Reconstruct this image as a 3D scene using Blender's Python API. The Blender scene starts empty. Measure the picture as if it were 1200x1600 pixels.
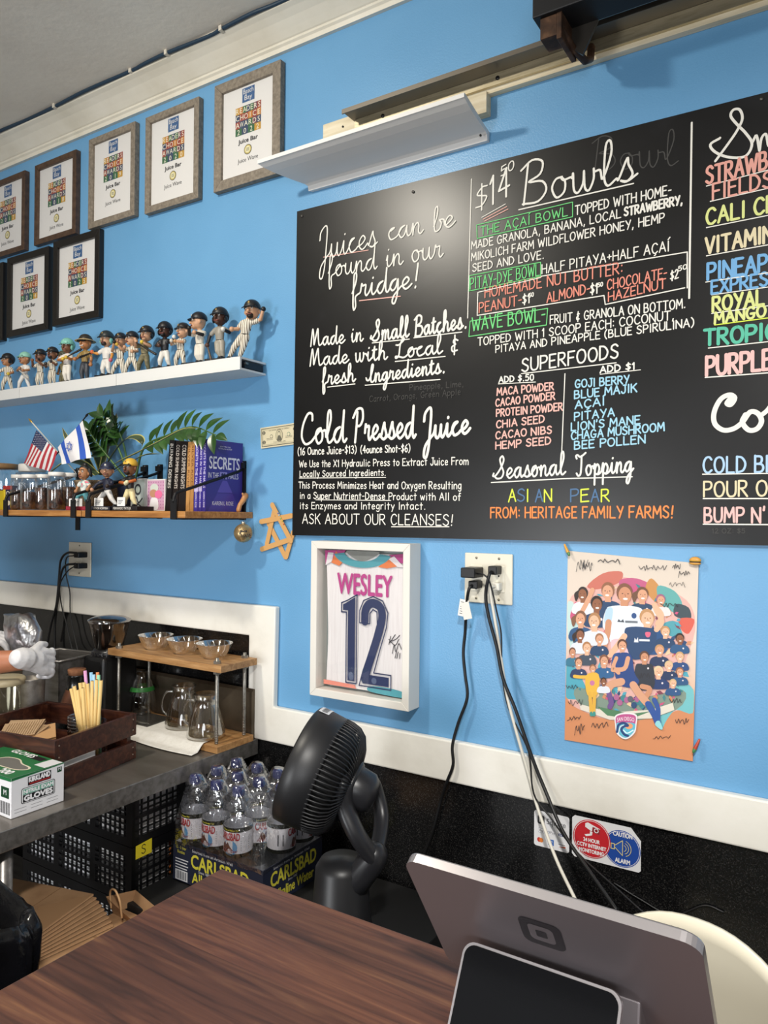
import bpy, bmesh, math, random
from mathutils import Vector, Matrix, Euler, noise as mnoise
random.seed(7)
SC = bpy.context.scene
COL = SC.collection

# ---------------------------------------------------------------- camera
CAM = Vector((0.0, -1.8, 1.55))
F = 1168.0
YAW, PIT, ROL = math.radians(32.4), math.radians(0.25), math.radians(0.56)
fwd = Vector((-math.sin(YAW)*math.cos(PIT), math.cos(YAW)*math.cos(PIT), math.sin(PIT)))
r0 = Vector((math.cos(YAW), math.sin(YAW), 0)); u0 = r0.cross(fwd)
RT = r0*math.cos(ROL)+u0*math.sin(ROL); UP = u0*math.cos(ROL)-r0*math.sin(ROL)
cd = bpy.data.cameras.new('camera'); cam = bpy.data.objects.new('camera', cd); COL.objects.link(cam)
cam.matrix_world = Matrix((( RT.x, UP.x, -fwd.x, CAM.x), (RT.y, UP.y, -fwd.y, CAM.y), (RT.z, UP.z, -fwd.z, CAM.z), (0,0,0,1)))
cd.sensor_fit = 'VERTICAL'; cd.sensor_height = 36.0; cd.lens = 36.0*F/1600.0
cd.clip_start = 0.02; cd.clip_end = 60
SC.camera = cam
def ray(px, py): return fwd+RT*((px-600)/F)-UP*((py-800)/F)
def W(px, py, Y=0.0):                      # a point of the photograph on the plane at depth Y
    d = ray(px, py); return CAM+d*((Y-CAM.y)/d.y)
def G(px, py, Z):                          # on a level surface
    d = ray(px, py); return CAM+d*((Z-CAM.z)/d.z)
def V(px, py, X):                          # on a plane square to the wall
    d = ray(px, py); return CAM+d*((X-CAM.x)/d.x)

# ---------------------------------------------------------------- light
vs = SC.view_settings
vs.view_transform = 'Standard'; vs.look = 'None'; vs.gamma = 1.0; vs.use_curve_mapping = False
vs.exposure = -0.13
wd = bpy.data.worlds.new('shop'); SC.world = wd; wd.use_nodes = True
bg = wd.node_tree.nodes['Background']; bg.inputs[0].default_value = (1.0, 0.97, 0.93, 1); bg.inputs[1].default_value = 0.30
def lamp(name, loc, target, watts, size, color, spread=180):
    l = bpy.data.lights.new(name, 'AREA'); l.shape = 'DISK'; l.size = size; l.energy = watts; l.color = color
    l.spread = math.radians(spread)
    o = bpy.data.objects.new(name, l); COL.objects.link(o); o.location = loc
    o.rotation_euler = (Vector(target)-Vector(loc)).to_track_quat('-Z', 'Y').to_euler(); return o
lamp('ceiling_lamp_left', (-1.78, -1.50, 3.03), (-1.62, -0.55, 0.8), 33, 0.15, (1.0, 0.935, 0.81))
lamp('ceiling_lamp_right', (0.25, -2.20, 2.75), (-0.30, -0.85, 0.6), 27, 0.16, (1.0, 0.97, 0.92), 102)
lamp('shop_window', (1.35, -4.8, 1.1), (-1.0, 0, 0.8), 34, 2.0, (0.94, 0.97, 1.0), 120)
lamp('crate_fill', (-2.1, -4.9, 0.95), (-1.7, 0, 0.6), 34, 1.3, (0.96, 0.98, 1.0), 110)  # low fill light added to brighten the crates under the table, no real door

# ---------------------------------------------------------------- materials
def lin(h):
    h = h.lstrip('#'); c = [int(h[i:i+2], 16)/255 for i in (0, 2, 4)]
    return tuple((x/12.92 if x <= 0.04045 else ((x+0.055)/1.055)**2.4) for x in c)+(1.0,)
MC = {}
def new_mat(name):
    m = bpy.data.materials.new(name); m.use_nodes = True
    return m, m.node_tree.nodes, m.node_tree.links, m.node_tree.nodes['Principled BSDF']
def C(h, rough=0.55, metal=0.0, spec=0.5, coat=0.0):
    k = (h, rough, metal, spec, coat)
    if k in MC: return MC[k]
    m, n, l, b = new_mat('colour_'+h.lstrip('#'))
    b.inputs['Base Color'].default_value = lin(h); b.inputs['Roughness'].default_value = rough
    b.inputs['Metallic'].default_value = metal; b.inputs['Specular IOR Level'].default_value = spec
    b.inputs['Coat Weight'].default_value = coat
    MC[k] = m; return m
def noisy(name, cols, scale=(1,1,1), nscale=5.0, detail=6, rough=0.5, metal=0.0, bump=0.0, bscale=None, dist=0.0, spec=0.5, pos=None, nrough=0.55):
    """base colour from a ramp over stretched noise, optional bump"""
    m, n, l, b = new_mat(name)
    tc = n.new('ShaderNodeTexCoord'); mp = n.new('ShaderNodeMapping'); mp.inputs['Scale'].default_value = scale
    l.new(tc.outputs['Object'], mp.inputs['Vector'])
    t = n.new('ShaderNodeTexNoise'); t.inputs['Scale'].default_value = nscale; t.inputs['Detail'].default_value = detail
    t.inputs['Distortion'].default_value = dist; t.inputs['Roughness'].default_value = nrough
    l.new(mp.outputs[0], t.inputs['Vector'])
    cr = n.new('ShaderNodeValToRGB'); l.new(t.outputs['Fac'], cr.inputs['Fac'])
    e = cr.color_ramp.elements
    if pos is None: pos = [0.3+0.4*i/(len(cols)-1) for i in range(len(cols))]
    while len(e) < len(cols): e.new(0.5)
    for i, h in enumerate(cols): e[i].position = pos[i]; e[i].color = lin(h)
    l.new(cr.outputs[0], b.inputs['Base Color'])
    b.inputs['Roughness'].default_value = rough; b.inputs['Metallic'].default_value = metal; b.inputs['Specular IOR Level'].default_value = spec
    if bump:
        bt = n.new('ShaderNodeTexNoise'); bt.inputs['Scale'].default_value = bscale or nscale*3; bt.inputs['Detail'].default_value = 4
        l.new((mp if bscale is None else tc).outputs['Object' if bscale else 0], bt.inputs['Vector'])
        bp = n.new('ShaderNodeBump'); bp.inputs['Strength'].default_value = bump; bp.inputs['Distance'].default_value = 0.004
        l.new(bt.outputs['Fac'], bp.inputs['Height']); l.new(bp.outputs[0], b.inputs['Normal'])
    return m
def glass(name, tint=(1,1,1), gloss=0.09, rough=0.02, bump=0.0, bscale=60, facing=0.25):
    """thin clear pane: passes light straight through and mirrors a little, more at grazing angles"""
    m = bpy.data.materials.new(name); m.use_nodes = True; n = m.node_tree.nodes; l = m.node_tree.links; n.clear()
    out = n.new('ShaderNodeOutputMaterial'); mx = n.new('ShaderNodeMixShader'); tr = n.new('ShaderNodeBsdfTransparent'); gl = n.new('ShaderNodeBsdfGlossy')
    tr.inputs[0].default_value = tint+(1,); gl.inputs['Roughness'].default_value = rough; gl.inputs[0].default_value = (1,1,1,1)
    lw = n.new('ShaderNodeLayerWeight'); lw.inputs['Blend'].default_value = facing
    ma = n.new('ShaderNodeMath'); ma.operation = 'MULTIPLY_ADD'; ma.inputs[1].default_value = 0.75; ma.inputs[2].default_value = gloss; ma.use_clamp = True
    l.new(lw.outputs['Facing'], ma.inputs[0]); l.new(ma.outputs[0], mx.inputs[0]); l.new(tr.outputs[0], mx.inputs[1]); l.new(gl.outputs[0], mx.inputs[2])
    if bump:
        tc = n.new('ShaderNodeTexCoord'); t = n.new('ShaderNodeTexNoise'); t.inputs['Scale'].default_value = bscale; l.new(tc.outputs['Object'], t.inputs['Vector'])
        bp = n.new('ShaderNodeBump'); bp.inputs['Strength'].default_value = bump; bp.inputs['Distance'].default_value = 0.01
        l.new(t.outputs['Fac'], bp.inputs['Height']); l.new(bp.outputs[0], gl.inputs['Normal']); l.new(bp.outputs[0], lw.inputs['Normal'])
    l.new(mx.outputs[0], out.inputs[0]); return m

M_BLUE = noisy('blue_wall_paint', ['#6299c4', '#699fca', '#6fa5cf'], nscale=1.6, detail=3, rough=0.34, bump=0.16, bscale=210, spec=0.4)
M_CREAM = noisy('cream_gloss_paint', ['#d3cdbd', '#ddd8ca', '#e4e0d4'], nscale=6, rough=0.4, bump=0.12, bscale=30)
M_CEIL = noisy('ceiling_paint', ['#dad2c6', '#e2dbcf', '#e8e2d6'], nscale=3, rough=0.7, bump=0.25, bscale=35)
M_TRIM = noisy('white_rail_paint', ['#d9d5cb', '#e6e3da', '#ece9e2'], nscale=5, rough=0.42, bump=0.15, bscale=40)
M_WHITE = C('#e9e7e2', 0.45)
M_GRANITE = noisy('black_granite', ['#0b0b0c', '#151516', '#2c2b2a', '#4a4846'], nscale=330, detail=2, rough=0.14, pos=[0.40, 0.55, 0.68, 0.8], spec=0.5)
M_STEEL = noisy('brushed_steel', ['#6e6a66', '#8a8682', '#9b9793'], scale=(1, 6, 6), nscale=8, rough=0.33, metal=0.7)
M_STEELD = noisy('worn_steel_top', ['#6b645d', '#7d766e', '#8b857d'], scale=(1, 3, 3), nscale=5, rough=0.30, metal=0.6)
M_GALV = noisy('galvanised_rod', ['#7d7a74', '#a29f98', '#b5b2ab'], nscale=60, rough=0.4, metal=0.9)
M_DARK = C('#0d0d0e', 0.42); M_BLACK = C('#121213', 0.38); M_BLKMET = C('#17171a', 0.5, 0.3)
M_FLOOR = noisy('dark_floor', ['#231f1c', '#2b2723', '#332e2a'], nscale=9, rough=0.5)
M_PLANK = noisy('shelf_plank_wood', ['#8a5a2c', '#a8723a', '#bd8a50'], scale=(2, 22, 22), nscale=4, rough=0.5, dist=0.6)
M_OAK = noisy('stand_board_wood', ['#8b6036', '#a67b4c', '#ba9060'], scale=(2.5, 20, 20), nscale=4, rough=0.5, dist=0.5)
M_DKWOOD = noisy('dark_crate_wood', ['#24100a', '#3d1d13', '#56301f'], scale=(2, 14, 14), nscale=5, rough=0.38, dist=0.8)
M_PINE = noisy('pale_ledger_wood', ['#cdbf9f', '#dccfb2', '#e6dcc4'], scale=(2, 20, 20), nscale=4, rough=0.6)
M_GREYWOOD = noisy('grey_frame_wood', ['#6a6155', '#7d7366', '#8f8577'], scale=(14, 14, 14), nscale=6, rough=0.6)
M_BROWNFR = noisy('brown_frame_wood', ['#3a2a1f', '#4c382a', '#594434'], scale=(10, 10, 10), nscale=5, rough=0.45)
M_BLACKFR = C('#17130f', 0.4)
M_KRAFT = noisy('kraft_paper', ['#94704e', '#a37e5a', '#ae8964'], nscale=14, rough=0.8)
M_STICK = C('#c8985c', 0.6)
M_BOARD = noisy('chalkboard_black', ['#0b0b0b', '#111112', '#2a2b2f'], nscale=2.6, detail=6, rough=0.33, spec=0.40, pos=[0.35, 0.6, 0.85], dist=1.2)
M_GLASS = glass('clear_glass'); M_GLASS2 = glass('clear_thick_glass', (0.93, 0.95, 0.93), 0.12)
M_FILM = glass('shrink_film', (0.93, 0.93, 0.95), 0.10, 0.12, bump=0.5, bscale=45)
M_PLASTIC = glass('clear_bottle_plastic', (0.95, 0.96, 0.97), 0.10, 0.06)
M_PANE = glass('frame_pane', (0.97, 0.97, 0.97), 0.03, 0.03, facing=0.12)
M_CLEARBAG = glass('grey_film_bag', (0.62, 0.61, 0.66), 0.22, 0.3, bump=0.8, bscale=25)

# ---------------------------------------------------------------- mesh builder
class MB:
    def __init__(s): s.v = []; s.f = []; s.fm = []; s.fs = []; s.mats = []
    def mi(s, m):
        if m not in s.mats: s.mats.append(m)
        return s.mats.index(m)
    def add(s, vs, fs, m, smooth=False):
        o = len(s.v); s.v += [tuple(v) for v in vs]; i = s.mi(m)
        for f in fs: s.f.append([a+o for a in f]); s.fm.append(i); s.fs.append(smooth)
    def box(s, c, d, m, rot=None, taper=1.0):
        x, y, z = d[0]/2, d[1]/2, d[2]/2; vs = []
        for sx, sy, sz in ((-1,-1,-1),(1,-1,-1),(1,1,-1),(-1,1,-1),(-1,-1,1),(1,-1,1),(1,1,1),(-1,1,1)):
            t = taper if sz > 0 else 1
            p = Vector((sx*x*t, sy*y*t, sz*z))
            if rot: p = rot @ p
            vs.append(p+Vector(c))
        s.add(vs, [(3,2,1,0),(4,5,6,7),(0,1,5,4),(1,2,6,5),(2,3,7,6),(3,0,4,7)], m)
        return s
    def bx(s, x0, x1, y0, y1, z0, z1, m): return s.box(((x0+x1)/2,(y0+y1)/2,(z0+z1)/2),(abs(x1-x0),abs(y1-y0),abs(z1-z0)),m)
    def limb(s, pts, rad, m, n=10, cap=True, flat=1.0, smooth=True, closed=False, flatdir=None):
        """tube swept along points with a radius per point and rounded ends"""
        P = [Vector(p) for p in pts]
        if not hasattr(rad, '__len__'): rad = [rad]*len(P)
        rad = list(rad)
        if cap and not closed:
            a = (P[0]-P[1]).normalized(); b = (P[-1]-P[-2]).normalized(); r1, r2 = rad[0], rad[-1]
            P = [P[0]+a*r1*0.98, P[0]+a*r1*0.7]+P+[P[-1]+b*r2*0.7, P[-1]+b*r2*0.98]
            rad = [r1*0.15, r1*0.71]+rad+[r2*0.71, r2*0.15]
        N = len(P); vs = []; nrm = None
        for i in range(N):
            if closed: t = (P[(i+1) % N]-P[i-1])
            else: t = P[min(i+1, N-1)]-P[max(i-1, 0)]
            if t.length < 1e-9: t = Vector((0,0,1))
            t.normalize()
            if nrm is None:
                nrm = (Vector(flatdir) if flatdir else (Vector((0,0,1)) if abs(t.z) < 0.9 else Vector((1,0,0))))
            nrm = (nrm-t*nrm.dot(t))
            if nrm.length < 1e-6: nrm = t.orthogonal()
            nrm.normalize(); bn = t.cross(nrm)
            for k in range(n):
                a = 2*math.pi*k/n
                vs.append(P[i]+nrm*(math.cos(a)*rad[i]*flat)+bn*(math.sin(a)*rad[i]))
        fs = []
        for i in range(N if closed else N-1):
            j = (i+1) % N
            for k in range(n):
                k2 = (k+1) % n; fs.append((i*n+k, i*n+k2, j*n+k2, j*n+k))
        if not closed:
            fs.append(tuple(range(n-1, -1, -1))); fs.append(tuple((N-1)*n+k for k in range(n)))
        s.add(vs, fs, m, smooth); return s
    def cyl(s, a, b, r, m, n=16, r2=None, smooth=True): return s.limb([a, b], [r, r if r2 is None else r2], m, n, cap=False, smooth=smooth)
    def lathe(s, c, prof, m, n=24, axis=None, smooth=True, capb=True, capt=True, sx=1.0, sy=1.0, a0=0.0, a1=None):
        """profile of (radius, height) turned round a vertical (or given) axis"""
        c = Vector(c); Q = Vector((0,0,1)).rotation_difference(Vector(axis)) if axis is not None else None
        vs = []; full = a1 is None; cnt = n if full else n+1
        for r, h in prof:
            for k in range(cnt):
                a = a0+(2*math.pi*k/n if full else (a1-a0)*k/n)
                p = Vector((r*math.cos(a)*sx, r*math.sin(a)*sy, h))
                if Q: p = Q @ p
                vs.append(c+p)
        fs = []
        for i in range(len(prof)-1):
            for k in range(cnt if full else cnt-1):
                k2 = (k+1) % cnt; fs.append((i*cnt+k, i*cnt+k2, (i+1)*cnt+k2, (i+1)*cnt+k))
        if full and capb and prof[0][0] > 1e-6: fs.append(tuple(range(cnt-1, -1, -1)))
        if full and capt and prof[-1][0] > 1e-6: fs.append(tuple((len(prof)-1)*cnt+k for k in range(cnt)))
        s.add(vs, fs, m, smooth); return s
    def ball(s, c, r, m, n=14, sc=(1,1,1), rot=None, h0=-1.0, h1=1.0):
        rings = max(5, n//2+1); vs = []; fs = []; c = Vector(c)
        a0, a1 = math.asin(h0), math.asin(h1)
        for i in range(rings):
            e = a0+(a1-a0)*i/(rings-1)
            for k in range(n):
                a = 2*math.pi*k/n
                p = Vector((math.cos(e)*math.cos(a)*r*sc[0], math.cos(e)*math.sin(a)*r*sc[1], math.sin(e)*r*sc[2]))
                if rot: p = rot @ p
                vs.append(c+p)
        for i in range(rings-1):
            for k in range(n):
                k2 = (k+1) % n; fs.append((i*n+k, i*n+k2, (i+1)*n+k2, (i+1)*n+k))
        fs.append(tuple(range(n-1,-1,-1))); fs.append(tuple((rings-1)*n+k for k in range(n)))
        s.add(vs, fs, m, True); return s
    def prism(s, poly, ax, lo, hi, m, smooth=False):
        """polygon extruded along axis 0/1/2; polygon coordinates are the two other axes in order"""
        def P(p, h):
            if ax == 0: return (h, p[0], p[1])
            if ax == 1: return (p[0], h, p[1])
            return (p[0], p[1], h)
        k = len(poly); vs = [P(p, lo) for p in poly]+[P(p, hi) for p in poly]
        fs = [tuple(range(k-1,-1,-1)), tuple(range(k, 2*k))]+[(i, (i+1) % k, k+(i+1) % k, k+i) for i in range(k)]
        s.add(vs, fs, m, smooth); return s
    def grid(s, fn, nu, nv, mf, smooth=True):
        vs = [fn(i/nu, j/nv) for j in range(nv+1) for i in range(nu+1)]; o = len(s.v); s.v += [tuple(v) for v in vs]
        for j in range(nv):
            for i in range(nu):
                m = mf((i+.5)/nu, (j+.5)/nv) if callable(mf) and not isinstance(mf, bpy.types.Material) else mf
                a = o+j*(nu+1)+i; s.f.append([a, a+1, a+nu+2, a+nu+1]); s.fm.append(s.mi(m)); s.fs.append(smooth)
        return s
    def build(s, name, parent=None, world=True, bevel=0.0, seg=2, solid=0.0, fix=True, subsurf=0, remesh=0.0):
        """world=True: vertices are world points, made relative to the parent's place"""
        me = bpy.data.meshes.new(name); off = Vector((0,0,0))
        if world and parent is not None:
            r = parent
            while r.parent: r = r.parent
            off = r.location
        me.from_pydata([tuple(Vector(v)-off) for v in s.v], [], s.f)
        for m in s.mats: me.materials.append(m)
        for p, i, sm in zip(me.polygons, s.fm, s.fs): p.material_index = i; p.use_smooth = sm
        if fix:
            bm = bmesh.new(); bm.from_mesh(me); bmesh.ops.recalc_face_normals(bm, faces=bm.faces); bm.to_mesh(me); bm.free()
        o = bpy.data.objects.new(name, me); COL.objects.link(o)
        if parent is not None: o.parent = parent
        if remesh:
            md = o.modifiers.new('join', 'REMESH'); md.mode = 'VOXEL'; md.voxel_size = remesh; md.use_smooth_shade = True
            ms = o.modifiers.new('soft', 'SMOOTH'); ms.factor = 0.5; ms.iterations = 4
        if solid: md = o.modifiers.new('thick', 'SOLIDIFY'); md.thickness = solid; md.offset = 0
        if bevel: md = o.modifiers.new('edge', 'BEVEL'); md.width = bevel; md.segments = seg; md.limit_method = 'ANGLE'; md.harden_normals = False
        if subsurf: md = o.modifiers.new('sub', 'SUBSURF'); md.levels = subsurf; md.render_levels = subsurf
        return o
def tag(o, label, cat, group=None, kind=None):
    if label: o['label'] = label
    if cat: o['category'] = cat
    if group: o['group'] = group
    if kind: o['kind'] = kind
    return o
def thing(name, label, cat, loc=(0,0,0), rz=0.0, group=None):
    o = bpy.data.objects.new(name, None); COL.objects.link(o); o.location = loc; o.rotation_euler = (0,0,rz); o.empty_display_size = 0.02
    return tag(o, label, cat, group)
def struct(o): o['kind'] = 'structure'; return o
def lab(o, t): o['label'] = t; return o
def spline(pts, sub=5, closed=False):
    """Catmull-Rom through the points"""
    P = [Vector(p) for p in pts]; n = len(P); out = []
    if n < 3: return P
    for i in range(n if closed else n-1):
        p0 = P[i-1] if (i > 0 or closed) else P[0]*2-P[1]
        p1 = P[i]; p2 = P[(i+1) % n]; p3 = P[(i+2) % n] if (i+2 < n or closed) else P[n-1]*2-P[n-2]
        for k in range(sub):
            t = k/sub
            out.append(0.5*((2*p1)+(p2-p0)*t+(2*p0-5*p1+4*p2-p3)*t*t+(3*p1-p0-3*p2+p3)*t*t*t))
    if not closed: out.append(P[-1])
    return out

# ---------------------------------------------------------------- flat printing on a surface
TXT = {}
def text_mesh(s):
    """outlines of the built-in typeface as triangles, scaled to cap height 1"""
    if s in TXT: return TXT[s]
    cu = bpy.data.curves.new('t', 'FONT'); cu.body = s; cu.size = 1.0; cu.resolution_u = 3
    ob = bpy.data.objects.new('t', cu); COL.objects.link(ob)
    dg = bpy.context.evaluated_depsgraph_get(); me = bpy.data.meshes.new_from_object(ob.evaluated_get(dg))
    k = 1/0.69
    vs = [(v.co.x*k, v.co.y*k) for v in me.vertices]; fs = [tuple(p.vertices) for p in me.polygons]
    bpy.data.objects.remove(ob); bpy.data.curves.remove(cu); bpy.data.meshes.remove(me)
    x0 = min([v[0] for v in vs] or [0]); x1 = max([v[0] for v in vs] or [1])
    TXT[s] = ([(v[0]-x0, v[1]) for v in vs], fs, x1-x0); return TXT[s]
class Sheet:
    """draws flat marks on a plane: origin O, unit axes u, v; step lifts each layer off the surface"""
    def __init__(s, O, u, v, su=1.0, sv=1.0, step=0.00025, mb=None):
        s.O = Vector(O); s.u = Vector(u).normalized()*su; s.v = Vector(v).normalized()*sv
        s.n = Vector(u).cross(Vector(v)).normalized(); s.step = step; s.mb = mb or MB(); s.k = 0
    def P(s, x, y, L): return s.O+s.u*x+s.v*y+s.n*(s.step*L)
    def poly(s, pts, m, L=1): s.mb.add([s.P(x, y, L) for x, y in pts], [tuple(range(len(pts)))], m); return s
    def rect(s, x0, y0, x1, y1, m, L=1): return s.poly([(x0,y0),(x1,y0),(x1,y1),(x0,y1)], m, L)
    def ell(s, cx, cy, rx, ry, m, L=1, n=20, rot=0.0):
        c, sn = math.cos(rot), math.sin(rot)
        return s.poly([(cx+rx*math.cos(a)*c-ry*math.sin(a)*sn, cy+rx*math.cos(a)*sn+ry*math.sin(a)*c) for a in [2*math.pi*k/n for k in range(n)]], m, L)
    def ring(s, cx, cy, r0_, r1_, m, L=1, n=28, asp=1.0, a0=0, a1=2*math.pi):
        vs = []; fs = []
        for k in range(n+1):
            a = a0+(a1-a0)*k/n
            vs += [s.P(cx+r0_*math.cos(a), cy+r0_*math.sin(a)*asp, L), s.P(cx+r1_*math.cos(a), cy+r1_*math.sin(a)*asp, L)]
            if k: fs.append((2*k-2, 2*k-1, 2*k+1, 2*k))
        s.mb.add(vs, fs, m); return s
    def rrect(s, x0, y0, x1, y1, r, m, L=1, n=5):
        pts = []
        for cx, cy, a in ((x1-r,y0+r,-.5),(x1-r,y1-r,0),(x0+r,y1-r,.5),(x0+r,y0+r,1)):
            for k in range(n+1): t = (a+.5*k/n)*math.pi; pts.append((cx+r*math.cos(t), cy+r*math.sin(t)))
        return s.poly(pts, m, L)
    def text(s, t, x, y, h, m, L=1, w=None, align='l', rot=0.0, fit=None, bold=0.0):
        vs, fs, tw = text_mesh(t)
        kx = h if w is None else w/max(tw, 1e-6)
        if fit and tw*kx > fit: kx = fit/tw
        if align == 'c': x0 = -tw*kx/2
        elif align == 'r': x0 = -tw*kx
        else: x0 = 0
        c, sn = math.cos(rot), math.sin(rot)
        for q, (dx, dy) in enumerate(((0,0),) if not bold else ((-bold,0),(bold,0),(0,bold),(0,-bold))):
            s.mb.add([s.P(x+(x0+a*kx+dx)*c-(b*h+dy)*sn, y+(x0+a*kx+dx)*sn+(b*h+dy)*c, L+q*.2) for a, b in vs], fs, m)
        return s
    def line(s, pts, w, m, L=1, cap=True):
        """ribbon of width w through the points, with round ends"""
        P = []
        for p in pts:
            q = Vector((p[0], p[1]))
            if not P or (q-P[-1]).length > 1e-5: P.append(q)
        if len(P) == 1:
            return s.ell(P[0].x, P[0].y, w*.6, w*.6, m, L, 8)
        if not P: return s
        hw = w/2; run = [P[0]]; runs = []
        for i in range(1, len(P)):
            run.append(P[i])
            if i < len(P)-1:
                a = (P[i]-P[i-1]).normalized(); b = (P[i+1]-P[i]).normalized()
                if a.dot(b) < 0.25: runs.append(run); run = [P[i]]
        runs.append(run)
        for R in runs:
            n = len(R); vs = []; fs = []
            for i in range(n):
                a = (R[i]-R[i-1]).normalized() if i else None; b = (R[i+1]-R[i]).normalized() if i < n-1 else None
                t = ((a or b)+(b or a)); t.normalize(); nn = Vector((-t.y, t.x))
                k = 1.0
                if a and b: k = 1/max(0.5, abs(nn.dot(Vector((-a.y, a.x)))))
                vs += [R[i]+nn*hw*k, R[i]-nn*hw*k]
                if i: fs.append((2*i-2, 2*i-1, 2*i+1, 2*i))
            if cap:
                for e, d in ((0, (R[0]-R[1]).normalized()), (2*(n-1), (R[-1]-R[-2]).normalized())):
                    c = (vs[e]+vs[e+1])/2; nn = Vector((-d.y, d.x)); o = len(vs)
                    vs += [c+(nn*math.cos(q)+d*math.sin(q))*hw for q in (0, .63, 1.26, 1.88, 2.51, math.pi)]
                    fs.append(tuple(range(o, o+6)))
            s.k += 1; lo = (s.k % 11)*.09
            s.mb.add([s.P(p.x, p.y, L+lo+min(i, 2*n)*.018) for i, p in enumerate(vs)], fs, m)
        return s
    def curve(s, pts, w, m, L=1, sub=4, closed=False):
        pp = [(p.x, p.y) for p in spline([(p[0], p[1], 0) for p in pts], sub, closed)]
        if closed: pp.append(pp[0])
        return s.line(pp, w, m, L)
    def blob(s, pts, m, L=1, sub=4): return s.poly([(p.x, p.y) for p in spline([(p[0], p[1], 0) for p in pts], sub, True)], m, L)
# ================================================================ the room
CEIL = 3.085
b = MB(); b.bx(-4.6, 1.6, 0, 0.12, -0.02, CEIL+0.05, M_BLUE); struct(b.build('wall_back'))
b = MB(); b.bx(-4.6, 1.6, -5.2, 0.12, CEIL, CEIL+0.1, M_CEIL); struct(b.build('ceiling'))
b = MB(); b.bx(-4.6, 1.6, -5.2, 0.12, -0.1, 0, M_FLOOR); struct(b.build('floor'))
b = MB(); b.bx(-4.7, -4.6, -5.2, 0.12, -0.1, CEIL+0.1, M_CEIL); struct(b.build('wall_left'))
# crown moulding with a fillet, a cove and a bead
prof = [(0,2.995),(-0.012,2.995),(-0.014,3.008),(-0.020,3.013),(-0.020,3.020),(-0.024,3.022),(-0.040,3.036),(-0.060,3.052),(-0.080,3.064),(-0.094,3.070),(-0.096,3.085),(0,3.085)]
b = MB(); b.prism(prof, 0, -4.6, 1.6, M_CREAM); struct(b.build('trim_1'))
# chair rail: high run, the drop at its end, low run
b = MB(); T = -0.022
b.prism([(-4.6,1.164),(-1.633,1.164),(-1.633,0.842),(-0.1,0.842),(1.6,0.842),(1.6,0.950),(-1.528,0.952),(-1.523,1.262),(-4.6,1.260)], 1, T, -0.0005, M_TRIM)
struct(b.build('trim_2', bevel=0.004))
# polished black granite below the rail
b = MB(); b.bx(-4.6, -1.634, -0.010, -0.0003, 0.0, 1.163, M_GRANITE); b.bx(-1.634, 1.6, -0.010, -0.0003, 0.0, 0.841, M_GRANITE); struct(b.build('trim_3'))
# painted cable along the crown
pts = [W(x, y, -0.085) for x, y in ((-60,235),(0,203),(48,180),(92,163),(140,134),(210,101),(229,92),(268,80),(330,57),(352,46),(400,20),(440,0),(520,-35),(600,-75))]
pts = [Vector((p.x, -0.100-0.004*math.sin(i*2.1), min(CEIL-0.005, max(3.066, p.z*0.25+0.75*3.073)))) for i, p in enumerate(pts)]
t = thing('ceiling_cable', 'dark blue painted cable running along the top of the crown moulding', 'cable', pts[0])
b = MB(); b.limb(spline(pts, 4), 0.0062, C('#1d3549', 0.45), 8); b.build('cable', t)
M_CLIP = C('#cfc9bc', 0.5)
for i in (3, 5, 7, 9):
    b = MB(); p = pts[i]; b.box(p, (0.012, 0.018, 0.016), M_CLIP); b.build('clip', t)

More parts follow.
